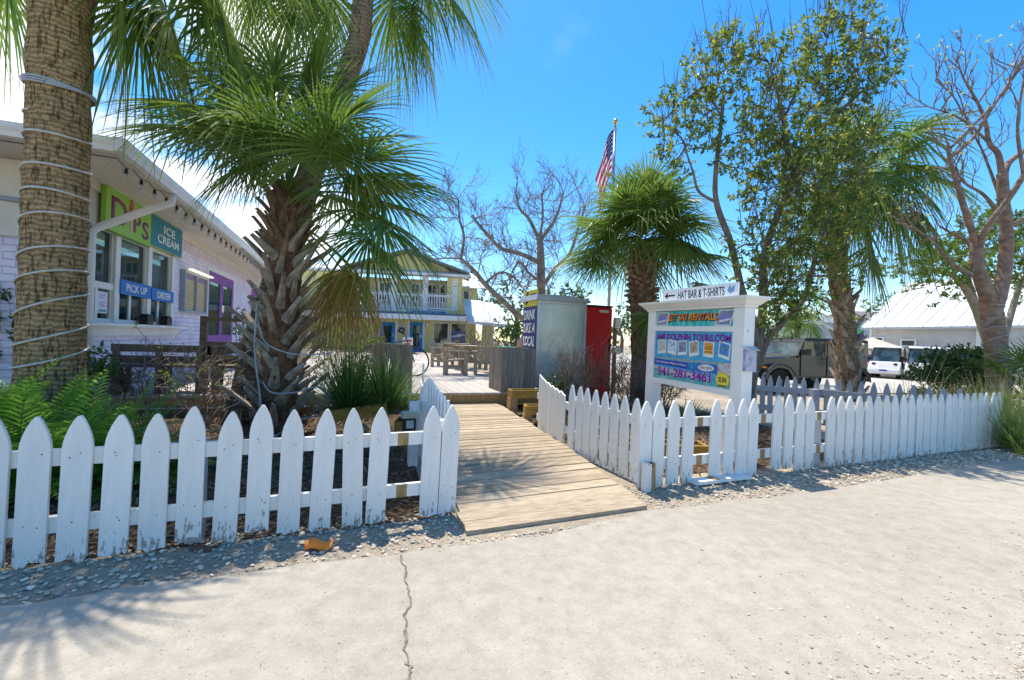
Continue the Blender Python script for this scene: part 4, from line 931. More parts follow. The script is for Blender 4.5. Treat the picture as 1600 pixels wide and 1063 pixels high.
# white standing-seam hip roof over the side porch
def pr(px, py, dy): o = yb0+Vector((-math.sin(yr), math.cos(yr), 0))*dy+ye*yx(px, dy); return Vector((yx(px, dy), dy, at(px, py, o.y).z))
A_, B_, C_, D_ = pr(720, 465, 1.2), pr(776, 473, 1.2), pr(794, 506, -1.2), pr(731, 500, -1.2)
ar = MB(); ar.add([A_, B_, C_, D_, A_-UP*.08, B_-UP*.08, C_-UP*.08, D_-UP*.08], [(3, 2, 1, 0), (4, 5, 6, 7), (0, 1, 5, 4), (1, 2, 6, 5), (2, 3, 7, 6), (3, 0, 4, 7)])
for k in range(1, 8):
    p, q = D_.lerp(C_, k/8), A_.lerp(B_, k/8); ar.beam(p+UP*.02, q+UP*.02, .035, .04)
ar.build('porch_roof', metal_white, yh)
ar = MB(); ar.beam(D_-UP*.10, C_-UP*.10, .06, .12); ar.build('porch_fascia', trim_white, yh)
xc = yx(761, .2); yb('porch_column', xc-.28, xc+.28, 0, .5, .3, D_.z-.05, yel)
yb('porch_column_trim', xc+.281, xc+.42, .02, .48, .3, D_.z-.06, trim_white)
bs = thing('shop_sign', 'pale strip sign lettered BOAT TOURS, HAT BAR & T-SHIRTS on the yellow building', 'sign', yh.matrix_basis @ Vector((yx(638), -.07, yz(668, 492)-.02)), yr)
wb_ = yx(699)-yx(638); hb = yz(668, 483.5)-yz(668, 492)+.02; panel(bs, 'board', 0, wb_, 0, hb, 0, col(.42, .55, .55), .03); lettering(bs, 'BOAT TOURS, HAT BAR & T-SHIRTS', .12, wb_-.1, .05, hb-.05, -.006, col(.01, .12, .36), bold=.03, depth=.004)
hs_ = thing('hanging_sign', 'small dark round hanging plaque with a pointed white top beside the blue door', 'sign', yh.matrix_basis @ Vector((yx(628.5), -.1, yz(628, 519))), yr)
poly(hs_, 'plaque', disc(0, .17, .19, 18, .17), 0, navy, .04); poly(hs_, 'pennant', [(-.2, .36), (.2, .36), (.28, .5), (.07, .5), (0, .85), (-.07, .5), (-.28, .5)], .0, col(.55, .55, .6), .03); poly(hs_, 'print_line', [(-.1, .15), (.1, .15), (.1, .2), (-.1, .2)], -.004, col(.45, .45, .5), .003)
# A-board and bicycle in front of the yellow shop
ab = thing('sandwich_board', 'white notice board with red and orange print standing before the blue door', 'sign', at(637, 538, 14)-UP*(at(637, 538, 14).z-.3), yr)
za = at(637, 526, 14).z-.3
mb = MB(); mb.box(-.16, .16, 0, .03, za-.44, za); mb.build('board', white_, ab)
for k, (z, c, h_) in enumerate(((.30, (.7, .06, .05), .07), (.20, (.75, .2, .03), .06), (.08, (.05, .15, .4), .06))): mb = MB(); mb.box(-.12, .12-.03*k, -.004, -.0005, za-.44+z, za-.44+z+h_); mb.build('print_line', col(*c), ab)
for s_ in (-1, 1): mb = MB(); mb.box(s_*.12-.02, s_*.12+.02, .031, .06, 0, za); mb.build('leg', white_, ab)
bc = thing('bicycle', 'dark bicycle parked behind the left deck box with only its wheel and handlebar showing', 'bicycle', at(640, 552, 10.5)-UP*(at(640, 552, 10.5).z-.3), math.radians(8))
def wheel(root, x, r, m=rubber, z=None):
    mb = MB(); z = z or r; pts = [(x+r*math.cos(2*PI*k/24), 0, z+r*math.sin(2*PI*k/24)) for k in range(25)]; mb.tube(pts, .02, 6, cap=False); wo = mb.build('wheel', m, root)
    mb = MB()
    for k in range(10): an = PI*2*k/10; mb.tube([(x, 0, z), (x+r*math.cos(an), 0, z+r*math.sin(an))], .003, 3)
    mb.build('spokes', chrome, wo)
wheel(bc, .12, .34); wheel(bc, -.92, .34)
mb = MB(); 
for p, q in (((-.92, 0, .34), (-.55, 0, .32)), ((-.55, 0, .32), (-.70, 0, .82)), ((-.92, 0, .34), (-.66, 0, .72)), ((-.55, 0, .32), (-.08, 0, .78)), ((-.66, 0, .74), (-.1, 0, .84)), ((.12, 0, .34), (-.12, 0, .98))): mb.tube([p, q], .018, 6)
mb.build('frame', flat('bike_teal', (.02, .12, .2), .3), bc)
mb = MB(); mb.tube([(-.28, -.26, 1.08), (-.14, -.2, 1.0), (-.12, 0, .98), (-.14, .2, 1.0), (-.28, .26, 1.08)], .014, 6); mb.build('handlebar', black_plastic, bc)
mb = MB(); mb.prism([(-.84, .82), (-.58, .86), (-.56, .89), (-.84, .91)], -.07, .07); mb.build('saddle', black_plastic, bc)

# ---------------------------------------------------------------- deck chairs and tables
def chair_proto(loc, rz, label, scale=1):
    """tall dining-height fan-back chair; local -y is the front"""
    r = thing('deck_chair', label, 'chair', loc, rz, 'fan-backed wooden chairs on the deck'); r.scale = (scale,)*3; r.matrix_basis = Matrix.LocRotScale(Vector(loc), r.rotation_euler, Vector((scale,)*3))
    W, H = .30, .41
    mb = MB()
    for k in range(6): mb.box(-.27, .27, -.27+k*.095, -.27+k*.095+.085, H-.03-k*.008, H-k*.008)
    mb.build('seat', chair_wood, r)
    mb = MB(); n = 7
    for k in range(n):
        t = (k-(n-1)/2)/((n-1)/2); hh = .50*math.sqrt(max(.05, 1-.42*t*t)); x0 = .19*t; x1 = .27*t
        X0, X1 = Vector((x0, .24, H-.12)), Vector((x1, .24+hh*.24, H-.12+hh+.1)); mb.beam(X0, X1, .018, .062 if False else .066, up=Vector((1, 0, 0)))
    mb.build('back_slats', chair_wood, r)
    for z, w_ in ((H+.22, .27), (H-.06, .24)):
        mb = MB(); mb.box(-w_, w_, .265+(z-H)*.24, .29+(z-H)*.24, z, z+.07); mb.build('back_rail', chair_wood, r)
    for s_ in (-1, 1):
        mb = MB(); mb.box(s_*.33-.06, s_*.33+.06, -.36, .30, H+.19, H+.215); mb.build('armrest', chair_wood, r)
        mb = MB(); mb.box(s_*.30-.022, s_*.30+.022, -.33, -.22, 0, H+.189); mb.build('leg', chair_wood, r)
        mb = MB(); mb.box(s_*.30-.022, s_*.30+.022, .17, .27, 0, H+.188); mb.build('leg', chair_wood, r)
        mb = MB(); mb.box(s_*.275-.012, s_*.275+.012, -.22, .17, .15, .22); mb.build('side_rail', chair_wood, r)
    mb = MB(); mb.box(-.278, .278, -.32, -.29, H-.14, H-.035); mb.build('apron', chair_wood, r)
    return r
def deck_at(px, py, z=.3): p = gnd(px, py, z); return p
c0 = chair_proto(deck_at(709, 583), math.radians(90+12), 'fan-backed chair at the near left of the tables, side on, facing right')
def another(px, py, rz, label):
    c = copy_tree(c0); p = deck_at(px, py); c.location = p; c.rotation_euler = (0, 0, rz); c['label'] = label; return c
another(690, 571, math.radians(80), 'fan-backed chair furthest left, behind the near left chair')
another(760, 584, math.radians(190), 'fan-backed chair with its arched back towards the road, left of the right deck box')
another(701, 562, math.radians(20), 'fan-backed chair on the far side of the further table, facing the road')
another(740, 563, math.radians(-15), 'fan-backed chair beyond the near table, facing the road')
another(757, 568, math.radians(-75), 'fan-backed chair right of the near table, half hidden behind the one with its back turned')
def table(p, rz, label, r_=.62):
    t = thing('deck_table', label, 'table', p, rz, 'wooden deck tables'); mb = MB(); n = 11
    for k in range(n):
        y = -r_+2*r_*(k+.5)/n; hw = math.sqrt(max(.02, r_*r_-y*y)); mb.box(-hw, hw, y-r_/n+.004, y+r_/n-.004, .705, .735)
    mb.build('tabletop', chair_wood, t)
    mb = MB(); mb.box(-.36, .36, -.36, .36, .62, .703); mb.build('apron', chair_wood, t)
    for x in (-1, 1):
        for y in (-1, 1): mb = MB(); mb.box(x*.33-.045, x*.33+.045, y*.33-.045, y*.33+.045, 0, .619); mb.build('leg', chair_wood, t)
    mb = MB(); mb.box(-.284, .284, -.04, .04, .2, .27); mb.build('stretcher', chair_wood, t)
    return t
table(deck_at(738, 576), GA, 'round plank table nearest the road on the deck'); table(deck_at(713, 563), GA, 'round plank table further back on the deck')
mini = thing('table_planter', 'small dry plant in a brown pot on the further deck table', 'planter', deck_at(713, 563)+UP*.736); mb = MB(); mb.lathe([(.07, 0), (.1, .13), (.09, .13), (.07, .1)], 12); mb.build('pot', bare_wood, mini)
rn = random.Random(3); mb = MB()
for k in range(26): an = rn.uniform(0, 6.3); el = rn.uniform(.3, 1.4); d = Vector((math.cos(an)*math.cos(el), math.sin(an)*math.cos(el), math.sin(el))); mb.tube([Vector((0, 0, .1)), Vector((0, 0, .1))+d*.12, Vector((0, 0, .1))+d*.22+Vector((0, 0, -.02))], [.006, .005, .002], 4)
mb.build('stems', dark_wood, mini)
# low painted chairs beyond the deck box
def lounge(p, rz, c, label):
    r = thing('beach_chair', label, 'chair', p, rz, 'painted slat chairs'); mm = flat('chair_%d' % int(c[0]*100), c)
    mb = MB()
    for k in range(5): t = (k-2)/2; mb.beam(Vector((.16*t, .2, .3)), Vector((.26*t, .55, 1.12-.12*t*t)), .016, .09, up=Vector((1, 0, 0)))
    mb.build('back_slats', mm, r); mb = MB()
    for k in range(5): mb.beam(Vector((-.27, -.3+k*.12, .38-k*.03)), Vector((.27, -.3+k*.12, .38-k*.03)), .1, .02)
    mb.build('seat', mm, r)
    for s_ in (-1, 1):
        mb = MB(); mb.box(s_*.33-.06, s_*.33+.06, -.36, .36, .54, .56); mb.build('armrest', mm, r)
        mb = MB(); mb.box(s_*.3-.02, s_*.3+.02, -.33, -.25, 0, .54); mb.build('leg', mm, r); mb = MB(); mb.box(s_*.3-.02, s_*.3+.02, .2, .28, 0, .54); mb.build('leg', mm, r)
lounge(at(805, 545, 14)-UP*(at(805, 545, 14).z-.28), math.radians(215), (.18, .42, .75), 'light blue slat chair just above the right deck box'); lounge(at(813, 548, 13)-UP*(at(813, 548, 13).z-.28), math.radians(200), (.72, .42, .28), 'peach slat chair between the light blue chair and the navy banner')
gb = thing('round_table', 'green-topped round table left of the light blue slat chair', 'table', at(790, 545, 14.5)-UP*(at(790, 545, 14.5).z-.28)); mb = MB(); mb.lathe([(.5, .70), (.52, .72), (.52, .74)], 24); mb.build('tabletop', flat('table_green', (.05, .35, .2)), gb); mb = MB(); mb.lathe([(.25, 0), (.25, .03), (.04, .05), (.04, .70)], 14); mb.build('pedestal', metal_grey, gb)

# ---------------------------------------------------------------- glass kiosk with banner, red cabinet
def frosted():
    m, nt, N, L, P = newmat('frosted_panel'); tc = N.new('ShaderNodeTexCoord'); mp = N.new('ShaderNodeMapping'); mp.inputs['Scale'].default_value = (1, 1, .6); L.new(tc.outputs['Object'], mp.inputs[0])
    nz = N.new('ShaderNodeTexNoise'); nz.inputs['Scale'].default_value = 2.2; nz.inputs['Detail'].default_value = 5; nz.inputs['Distortion'].default_value = .4; L.new(mp.outputs[0], nz.inputs['Vector'])
    rp = N.new('ShaderNodeValToRGB'); rp.color_ramp.elements[0].position = .35; rp.color_ramp.elements[0].color = (.30, .40, .39, 1); rp.color_ramp.elements[1].position = .66; rp.color_ramp.elements[1].color = (.52, .60, .58, 1); L.new(nz.outputs['Fac'], rp.inputs[0]); L.new(rp.outputs[0], P.inputs['Base Color'])  # frosted tint, its colour lightened to stand in for reflected sky
    P.inputs['Roughness'].default_value = .13; P.inputs['Specular IOR Level'].default_value = .9
    bp = N.new('ShaderNodeBump'); bp.inputs['Strength'].default_value = .25; bp.inputs['Distance'].default_value = .05; L.new(nz.outputs['Fac'], bp.inputs['Height']); L.new(bp.outputs[0], P.inputs['Normal'])
    return m
ks = thing('kiosk', 'aluminium framed kiosk with cloudy glass panels behind the bare shrub', 'kiosk', gp(3.57, 8.28), GA); KW, KD, KH = 1.16, .80, 2.1
for x in (0, KW-.06):
    for y in (0, KD-.06): mb = MB(); mb.box(x, x+.06, y, y+.06, 0, KH); mb.build('frame_post', metal_grey, ks)
for z in (0.02, KH-.06): mb = MB(); mb.box(.062, KW-.062, .005, .055, z, z+.06); mb.box(.062, KW-.062, KD-.055, KD-.005, z, z+.06); mb.box(.004, .054, .062, KD-.062, z, z+.06); mb.box(KW-.054, KW-.004, .062, KD-.062, z, z+.06); mb.build('frame_rail', metal_grey, ks)
mb = MB(); mb.box(.062, KW-.062, .025, .031, .081, KH-.062); mb.build('glass_panel', frosted(), ks)
mb = MB(); mb.box(KW-.031, KW-.025, .062, KD-.062, .081, KH-.062); mb.build('glass_panel', bpy.data.materials['frosted_panel'], ks)
mb = MB(); mb.box(.062, KW-.062, KD-.04, KD-.03, .081, KH-.062); mb.build('back_panel', flat('panel_grey', (.3, .32, .32)), ks)
mb = MB(); mb.box(.025, .031, .062, KD-.062, .081, KH-.062); mb.build('side_panel', flat('panel_grey2', (.3, .32, .32)), ks)
cap = MB(); cap.prism([(-.05, KH+.002), (KW+.06, KH+.002), (KW+.04, KH+.06), (KW*.6, KH+.13), (-.03, KH+.12)], -.06, KD+.05); cap.build('roof_cap', mat('cap_blue_grey', (.38, .43, .5), (.3, .34, .4), rough=.35, metal=.3), ks, fix=True)
bn = thing('banner', 'navy banner lettered DRINK LIKE A LOCAL with yellow header, on the kiosk side', 'banner', gp(3.56, 9.05, 0), math.atan2(-D1.y, -D1.x))
zb0, zb1, zb2 = 1.07, 1.98, 2.33; panel(bn, 'header', 0, .76, zb1+.005, zb2, 0, col(.68, .55, .03), .02)
poly(bn, 'emblem', [(.12, 2.05), (.2, 2.02), (.27, 2.1), (.24, 2.2), (.3, 2.28), (.22, 2.32), (.15, 2.24), (.18, 2.15)], -.006, black_); poly(bn, 'stripe', [(.4, 2.2), (.72, 2.2), (.72, 2.25), (.4, 2.25)], -.006, black_)
panel(bn, 'sheet', 0, .76, zb0, zb1, 0, navy, .02); lettering(bn, 'DRINK', .06, .70, 1.70, 1.91, -.005, white_, bold=.03, shear=.2, depth=.003); lettering(bn, 'LIKE A', .06, .70, 1.42, 1.63, -.005, white_, bold=.03, shear=.2, depth=.003); lettering(bn, 'LOCAL', .06, .70, 1.13, 1.35, -.005, white_, bold=.03, shear=.2, depth=.003)
red_m = mat('red_enamel', (.58, .012, .016), (.47, .01, .012), rough=.45, scale=2)
rc = thing('red_cabinet', 'tall dark red vending cabinet right of the cloudy glass kiosk', 'cabinet', gp(4.79, 8.42), GA)
mb = MB(); mb.box(0, .67, .02, .75, .03, 2.05); mb.build('body', red_m, rc, bevel=.012)
mb = MB(); mb.box(.01, .66, -.02, .018, .08, 2.03); mb.build('door', red_m, rc, bevel=.01); panel(rc, 'label_plate', .33, .56, 1.93, 1.985, -.024, col(.6, .58, .55), .003); mb = MB(); mb.box(.60, .63, -.045, -.021, .9, 1.35); mb.build('handle', black_plastic, rc)
mb = MB(); mb.box(-.02, .69, 0, .76, 2.052, 2.09); mb.build('top_trim', flat('red_dark', (.1, .01, .01)), rc)
mt = thing('utility_meter', 'round grey meter on a stub post beside the red cabinet', 'meter', gp(5.62, 8.5), GA); mb = MB(); mb.box(-.04, .04, 0, .05, 0, 1.75); mb.build('post', grey_wood, mt)
mb = MB(); mb.lathe([(.1, 0), (.1, .07), (.085, .09)], 16, X=Matrix.Translation((0, 0, 1.1)) @ Matrix.Rotation(PI/2, 4, 'X')); mb.build('dial', metal_grey, mt); mb = MB(); mb.box(-.07, .07, -.08, -.002, 1.6, 1.84); mb.build('junction_box', metal_grey, mt)

# ---------------------------------------------------------------- jet ski sign
RS = math.atan2(-D1.y, -D1.x)
near = Vector((2.50, 4.75, 0)); far = near+D1*1.46; mid = (near+far)/2
js = thing('notice_sign', 'large white framed sign board for jet ski rentals standing inside the right fence', 'sign', mid, RS, tilt=(0, math.radians(1.0)))
HW = .73; PH = 1.70
sign_white = mat('sign_white', (.84, .82, .79), (.77, .75, .72), rough=.45, scale=3, bump=.08)
for s_ in (-1, 1):
    mb = MB(); mb.box(s_*HW-.075, s_*HW+.075, -.075, .075, -.05, PH); po_ = mb.build('post', sign_white, js, bevel=.004)
    for z in (.62, 1.02, 1.45):
        if s_ > 0: mb = MB(); mb.tube([(HW+.0752, -.02, z), (HW+.081, -.02, z)], .013, 8); mb.build('bolt', metal_grey, po_)
corn = MB(); w_ = HW+.075
for z0, z1, o0, o1 in ((PH+.001, PH+.03, .012, .02), (PH+.031, PH+.09, .03, .085), (PH+.091, PH+.12, .095, .10)):
    vs = [Vector((sx_*(w_+o), sy*(.078+o), z)) for z, o in ((z0, o0), (z1, o1)) for sx_, sy in ((-1, -1), (1, -1), (1, 1), (-1, 1))]; corn.add(vs, [(3, 2, 1, 0), (4, 5, 6, 7), (0, 1, 5, 4), (1, 2, 6, 5), (2, 3, 7, 6), (3, 0, 4, 7)])
corn.build('cornice', sign_white, js)
xa = -HW+.0755; xb = HW-.0755
mb = MB(); mb.box(xa, xb, -.035, .035, 1.692, PH-.001); mb.build('top_board', sign_white, js)
for z0, z1 in ((1.436, 1.498), (.728, .798)): mb = MB(); mb.box(xa, xb, -.072, .055, z0, z1); mb.build('cross_rail', sign_white, js)
# top arrow board
mb = MB(); mb.box(-.60, .64, -.012, .012, PH+.121, PH+.29); ab_ = mb.build('arrow_board', mat('board_pale', (.66, .70, .74), (.6, .64, .68), scale=3), js)
for q in ([(-.56, PH+.205), (-.49, PH+.245), (-.50, PH+.215), (-.36, PH+.215), (-.36, PH+.195), (-.50, PH+.195), (-.49, PH+.165)],): poly(js, 'arrow', q, -.0150, black_, .002)
lettering(js, 'HAT BAR & T-SHIRTS', -.30, .46, PH+.15, PH+.258, -.0135, col(.03, .04, .06), 'arrow_lettering', bold=.015)
poly(js, 'fish_emblem', [(.5, PH+.2), (.53, PH+.27), (.55, PH+.23), (.6, PH+.26), (.59, PH+.19), (.54, PH+.17)], -.015, col(.12, .3, .5))
def hue(name, stops, scale=2.5, stretch=(1, 1, 1)):
    m, nt, N, L, P = newmat(name); tc = N.new('ShaderNodeTexCoord'); mp = N.new('ShaderNodeMapping'); mp.inputs['Scale'].default_value = stretch; L.new(tc.outputs['Object'], mp.inputs[0])
    nz = N.new('ShaderNodeTexNoise'); nz.inputs['Scale'].default_value = scale; nz.inputs['Detail'].default_value = 6; L.new(mp.outputs[0], nz.inputs['Vector'])
    rp = N.new('ShaderNodeValToRGB'); e = rp.color_ramp.elements
    while len(e) < len(stops): e.new(.5)
    for i, c in enumerate(stops): e[i].position = .3+.4*i/(len(stops)-1); e[i].color = hexc(*c)
    L.new(nz.outputs['Fac'], rp.inputs[0]); L.new(rp.outputs[0], P.inputs['Base Color']); P.inputs['Roughness'].default_value = .35
    return m
# upper picture: JET SKI RENTALS
pz0, pz1 = 1.499, 1.691
up_ = panel(js, 'jet_ski_picture', xa, xb, pz0, pz1, -.008, hue('teal_sea', [(.0, .25, .27), (.02, .48, .46), (.25, .62, .55)], 4, (3, 1, .6)), .016)
def photo(pts, bgc, name='photo', y=-.0105):
    poly(js, name+'_border', pts, y, white_, .002); cx_ = sum(p[0] for p in pts)/len(pts); cz_ = sum(p[1] for p in pts)/len(pts)
    return [(cx_+(p[0]-cx_)*.84, cz_+(p[1]-cz_)*.86) for p in pts]
sky_b = hue('photo_grey_blue', [(.08, .1, .2), (.25, .3, .4), (.1, .15, .3)], 9)
for cx_, tilt_, L_ in ((xa+.13, .12, 1), (xb-.13, .25, -1)):
    pts = [(cx_-.11+tilt_*-.14, pz0+.005), (cx_+.11-tilt_*.14, pz0+.005), (cx_+.11+tilt_*.14, pz1-.006), (cx_-.11+tilt_*.12, pz1-.006)]
    inn = photo(pts, None); poly(js, 'photo', inn, -.0125, sky_b, .002)
    poly(js, 'jet_ski_picture_craft', [(cx_-.07, pz0+.075), (cx_-.01, pz0+.06), (cx_+.07, pz0+.095), (cx_+.04, pz0+.115), (cx_+.015, pz0+.155), (cx_+.0, pz0+.15), (cx_-.01, pz0+.12), (cx_-.05, pz0+.105)], -.0142, col(.25, .2, .6)); poly(js, 'jet_ski_picture_wake', [(cx_-.08, pz0+.04), (cx_+.075, pz0+.07), (cx_+.07, pz0+.088), (cx_-.075, pz0+.065)], -.0146, col(.7, .75, .78))
lettering(js, 'JET SKI RENTALS', -.405, .435, pz0+.035, pz0+.152, -.0150, black_, bold=.05, shear=.18, name='jet_ski_shadow'); lettering(js, 'JET SKI RENTALS', -.415, .425, pz0+.042, pz0+.159, -.0170, mat('hot_orange', (.95, .42, .03), (.9, .10, .02), scale=9, stretch=(1, 1, 2)), bold=.025, shear=.18, name='jet_ski_lettering')
# lower picture
qz0, qz1 = .799, 1.435
panel(js, 'tours_picture', xa, xb, qz0, qz1, -.008, hue('blue_water', [(.03, .26, .50), (.07, .40, .66), (.06, .48, .70)], 5, (1.5, 1, 3)), .016)
pur = col(.26, .008, .34)
lettering(js, 'AMI DOLPHIN TOURS.COM', xa+.025, xb-.035, qz1-.115, qz1-.03, -.0125, pur, 'website_lettering', bold=.03)
pics = [[(.5, .3, .15), (.6, .55, .5), (.2, .3, .5)], [(.4, .5, .7), (.7, .75, .8), (.1, .2, .5)], [(.05, .07, .15), (.3, .35, .45), (.02, .03, .06)], [(.2, .3, .1), (.5, .35, .3), (.6, .5, .4)], [(.55, .12, .01), (.9, .45, .05), (.25, .06, .02)], [(.02, .12, .5), (.1, .3, .6), (.15, .2, .05)]]
px0s = [.055, .205, .36, .52, .70, .88]
for k, xf in enumerate(px0s):
    x = xa+xf*(xb-xa)*.96; t = (-.012, .014, -.01, -.016, .006, .02)[k]; w2, z0, z1 = .16, qz1-.30, qz1-.118
    pts = [(x, z0+t), (x+w2, z0-t), (x+w2+t*.8, z1-t), (x+t*.8, z1+t)]
    poly(js, 'photo_border', pts, -.0115-.0006*(k % 2), white_, .002)
    cx_, cz_ = x+w2/2, (z0+z1)/2+.012; poly(js, 'photo', [(cx_+(p[0]-cx_)*.80, cz_+(p[1]-(z0+z1)/2)*.72) for p in pts], -.0142, hue('photo_%d' % k, pics[k], 24 if k != 4 else 5, (1, 1, 1) if k != 4 else (.3, 1, 4)), .002)
dk_blue = col(.03, .07, .42)
poly(js, 'beach_strip', [(xa+.002, qz0+.235), (xb-.002, qz0+.235), (xb-.002, qz0+.29), (xa+.002, qz0+.29)], -.0105, hue('beach', [(.05, .3, .4), (.3, .4, .4), (.1, .4, .5)], 20), .002)
poly(js, 'caption_band', [(xa+.002, qz0+.185), (xa+.64, qz0+.165), (xa+.64, qz0+.245), (xa+.002, qz0+.262)], -.0125, dk_blue); lettering(js, 'Travel, Outdoors, Water and Season', xa+.02, xa+.62, qz0+.20, qz0+.232, -.0145, white_, 'caption_lettering', bold=.02, skew=-.02, depth=.0006)
poly(js, 'icon_panel', [(xa+.65, qz0+.16), (xa+.77, qz0+.16), (xa+.77, qz0+.25), (xa+.65, qz0+.25)], -.0128, col(.02, .2, .5)); poly(js, 'icon', disc(xa+.71, qz0+.205, .03), -.0146, col(.04, .33, .6))
poly(js, 'review_panel', [(xa+.785, qz0+.155), (xa+1.10, qz0+.155), (xa+1.10, qz0+.255), (xa+.785, qz0+.255)], -.0126, col(.04, .14, .5)); poly(js, 'review_plate', disc(xa+.935, qz0+.207, .125, 24, .040), -.0144, white_)
gx0 = xa+.84; gw = .19/6; gc = ((.02, .12, .6), (.6, .02, .02), (.7, .45, .02), (.02, .12, .6), (.02, .35, .05), (.6, .02, .02))
for k, ch in enumerate('Google'):
    lo_, hi_ = {'G': (.0, .042), 'o': (0, .03), 'g': (-.012, .03), 'l': (0, .044), 'e': (0, .03)}[ch]; wd = {'G': .038, 'o': .028, 'g': .026, 'l': .007, 'e': .027}[ch]
    lettering(js, ch, gx0, gx0+wd, qz0+.192+lo_, qz0+.192+hi_, -.0165, col(*gc[k]), 'review_letter', bold=.01, depth=.0006); gx0 += wd+.007
poly(js, 'diver_photo', [(xa+1.115, qz0+.15), (xb-.004, qz0+.15), (xb-.004, qz0+.29), (xa+1.115, qz0+.27)], -.0126, hue('diver', [(.5, .08, .03), (.6, .6, .6), (.1, .2, .5)], 16))
poly(js, 'wave_strip', [(xa+.002, qz0+.002), (xb-.002, qz0+.002), (xb-.002, qz0+.06), (xa+.7, qz0+.035), (xa+.3, qz0+.10), (xa+.002, qz0+.12)], -.0110, hue('wave', [(.0, .25, .28), (.1, .45, .42), (.5, .6, .55)], 6, (1, 1, 4)))
poly(js, 'sand_strip', [(xa+.002, qz0+.125), (xb-.3, qz0+.05), (xb-.3, qz0+.10), (xa+.002, qz0+.165)], -.0116, col(.6, .5, .52))
lettering(js, '941-281-3461', xa+.075, xb-.285, qz0+.035, qz0+.16, -.0142, col(.75, .6, .7), 'phone_halo', bold=.055); lettering(js, '941-281-3461', xa+.08, xb-.29, qz0+.037, qz0+.158, -.0160, pur, 'phone_lettering', bold=.03)
poly(js, 'badge_disc', disc(xb-.12, qz0+.095, .10, 28, .085), -.0142, col(.75, .55, .02)); poly(js, 'badge_ring', disc(xb-.12, qz0+.095, .085, 28, .07), -.0158, col(.85, .7, .08)); lettering(js, 'SUN', xb-.175, xb-.065, qz0+.065, qz0+.125, -.0175, black_, 'badge_lettering', bold=.02); poly(js, 'badge_mark', [(xb-.17, qz0+.02), (xb-.07, qz0+.02), (xb-.07, qz0+.035), (xb-.17, qz0+.035)], -.0176, black_)
for ch in js.children:
    if not ch.name.split('.')[0] in ('post', 'cornice', 'top_board', 'cross_rail', 'arrow_board', 'arrow', 'arrow_lettering', 'fish_emblem'): ch.location.y -= .046
# brochure holder on the near post
bh = thing('brochure_holder', 'clear plastic leaflet holder with blue leaflets on the near post of the sign', 'holder', js.matrix_basis @ Vector((HW+.078, .0, 1.02)), RS+PI/2)
mb = MB(); mb.box(-.075, .075, -.035, -.002, 0, .22); mb.build('leaflets', hue('leaflet', [(.05, .06, .3), (.5, .5, .7), (.1, .15, .5)], 10), bh)
mb = MB(); mb.box(-.08, .08, -.042, -.038, -.01, .2); mb.build('front_plate', mat('clear_plastic', (.8, .82, .85), rough=.1, alpha=.25), bh)
mb = MB(); mb.prism([(.0, .27), (-.07, .225), (-.07, .22), (0, .262)], -.09, .09, plane='yz'); mb.build('lid', mat('clear_lid', (.75, .78, .82), rough=.15, alpha=.7), bh)

# ---------------------------------------------------------------- flag and pole
FY = 17.0; f0 = at(947, 600, FY); ftop = at(945, 195, FY)
fp = thing('flagpole', 'grey flagpole with a gold ball rising behind the fan palm', 'flagpole', (f0.x, f0.y, zg(f0.x, f0.y)))
mb = MB(); zt = ftop.z-fp.location.z; mb.tube([(0, 0, 0), (0, 0, zt*.5), (0, 0, zt)], [.065, .06, .05], 12); mb.build('pole', mat('pole_grey', (.4, .42, .46), rough=.35, metal=.5), fp, smooth=True)
mb = MB(); mb.lathe([(.02, 0), (.075, .03), (.1, .1), (.075, .17), (.02, .2)], 14, (0, 0, zt+.06)); mb.tube([(0, 0, zt-.02), (0, 0, zt+.08)], .03, 8); mb.build('ball', mat('gold', (.7, .45, .1), rough=.25, metal=1), fp, smooth=True)
mb = MB(); mb.lathe([(.08, 0), (.08, .14)], 12, (0, 0, zt-.25)); mb.build('truck', metal_grey, fp)
fg = thing('flag', 'stars and stripes flag hanging limp along the grey flagpole', 'flag', (f0.x-.07, f0.y, ftop.z-3.85))
FH, FW = 1.75, 2.6     # hoist, fly : the cloth hangs down from the hoist in folds
def cloth(u, v):         # u along the fly 0..1, v along the hoist 0 bottom .. 1 top
    drop = u*u*1.55+.22*u; out = .55*u+.08*math.sin(v*7+u*6)*u
    return Vector((-out*(.55+.45*v)-.05*u, .10*math.sin(u*17+v*5)*(.3+u), FH*v*(1-.12*u)-drop+1.95))
cuts = {'r': MB(), 'w': MB(), 'b': MB()}; nu, nv = 30, 26
for i in range(nu):
    for j in range(nv):
        s_ = j*13//nv; c_ = 'b' if (i < 12 and j >= 12) else ('r' if s_ % 2 == 0 else 'w')
        q = [cloth(a/nu, b/nv) for a, b in ((i, j), (i+1, j), (i+1, j+1), (i, j+1))]; cuts[c_].add(q, [(0, 1, 2, 3)])
for k_, nm_, c_ in (('r', 'red_stripes', (.42, .02, .035)), ('w', 'white_stripes', (.75, .75, .75)), ('b', 'canton', (.02, .03, .14))): cuts[k_].build(nm_, leafmat('cloth_'+k_, [c_, c_], rough=.8, trans=.3, spec=.1), fg)
stx = MB()
for i in range(6):
    for j in range(5):
        c_ = cloth((.03+.06*i)/1, .5+.05+.09*j); stx.add([c_+Vector((.035*math.cos(a+PI/2)*(1 if k % 2 == 0 else .45), -.015, .035*math.sin(a+PI/2)*(1 if k % 2 == 0 else .45))) for k, a in enumerate([2*PI*q/10 for q in range(10)])], [tuple(range(10))])
so_ = stx.build('stars', white_, fg); so_['kind'] = 'stuff'
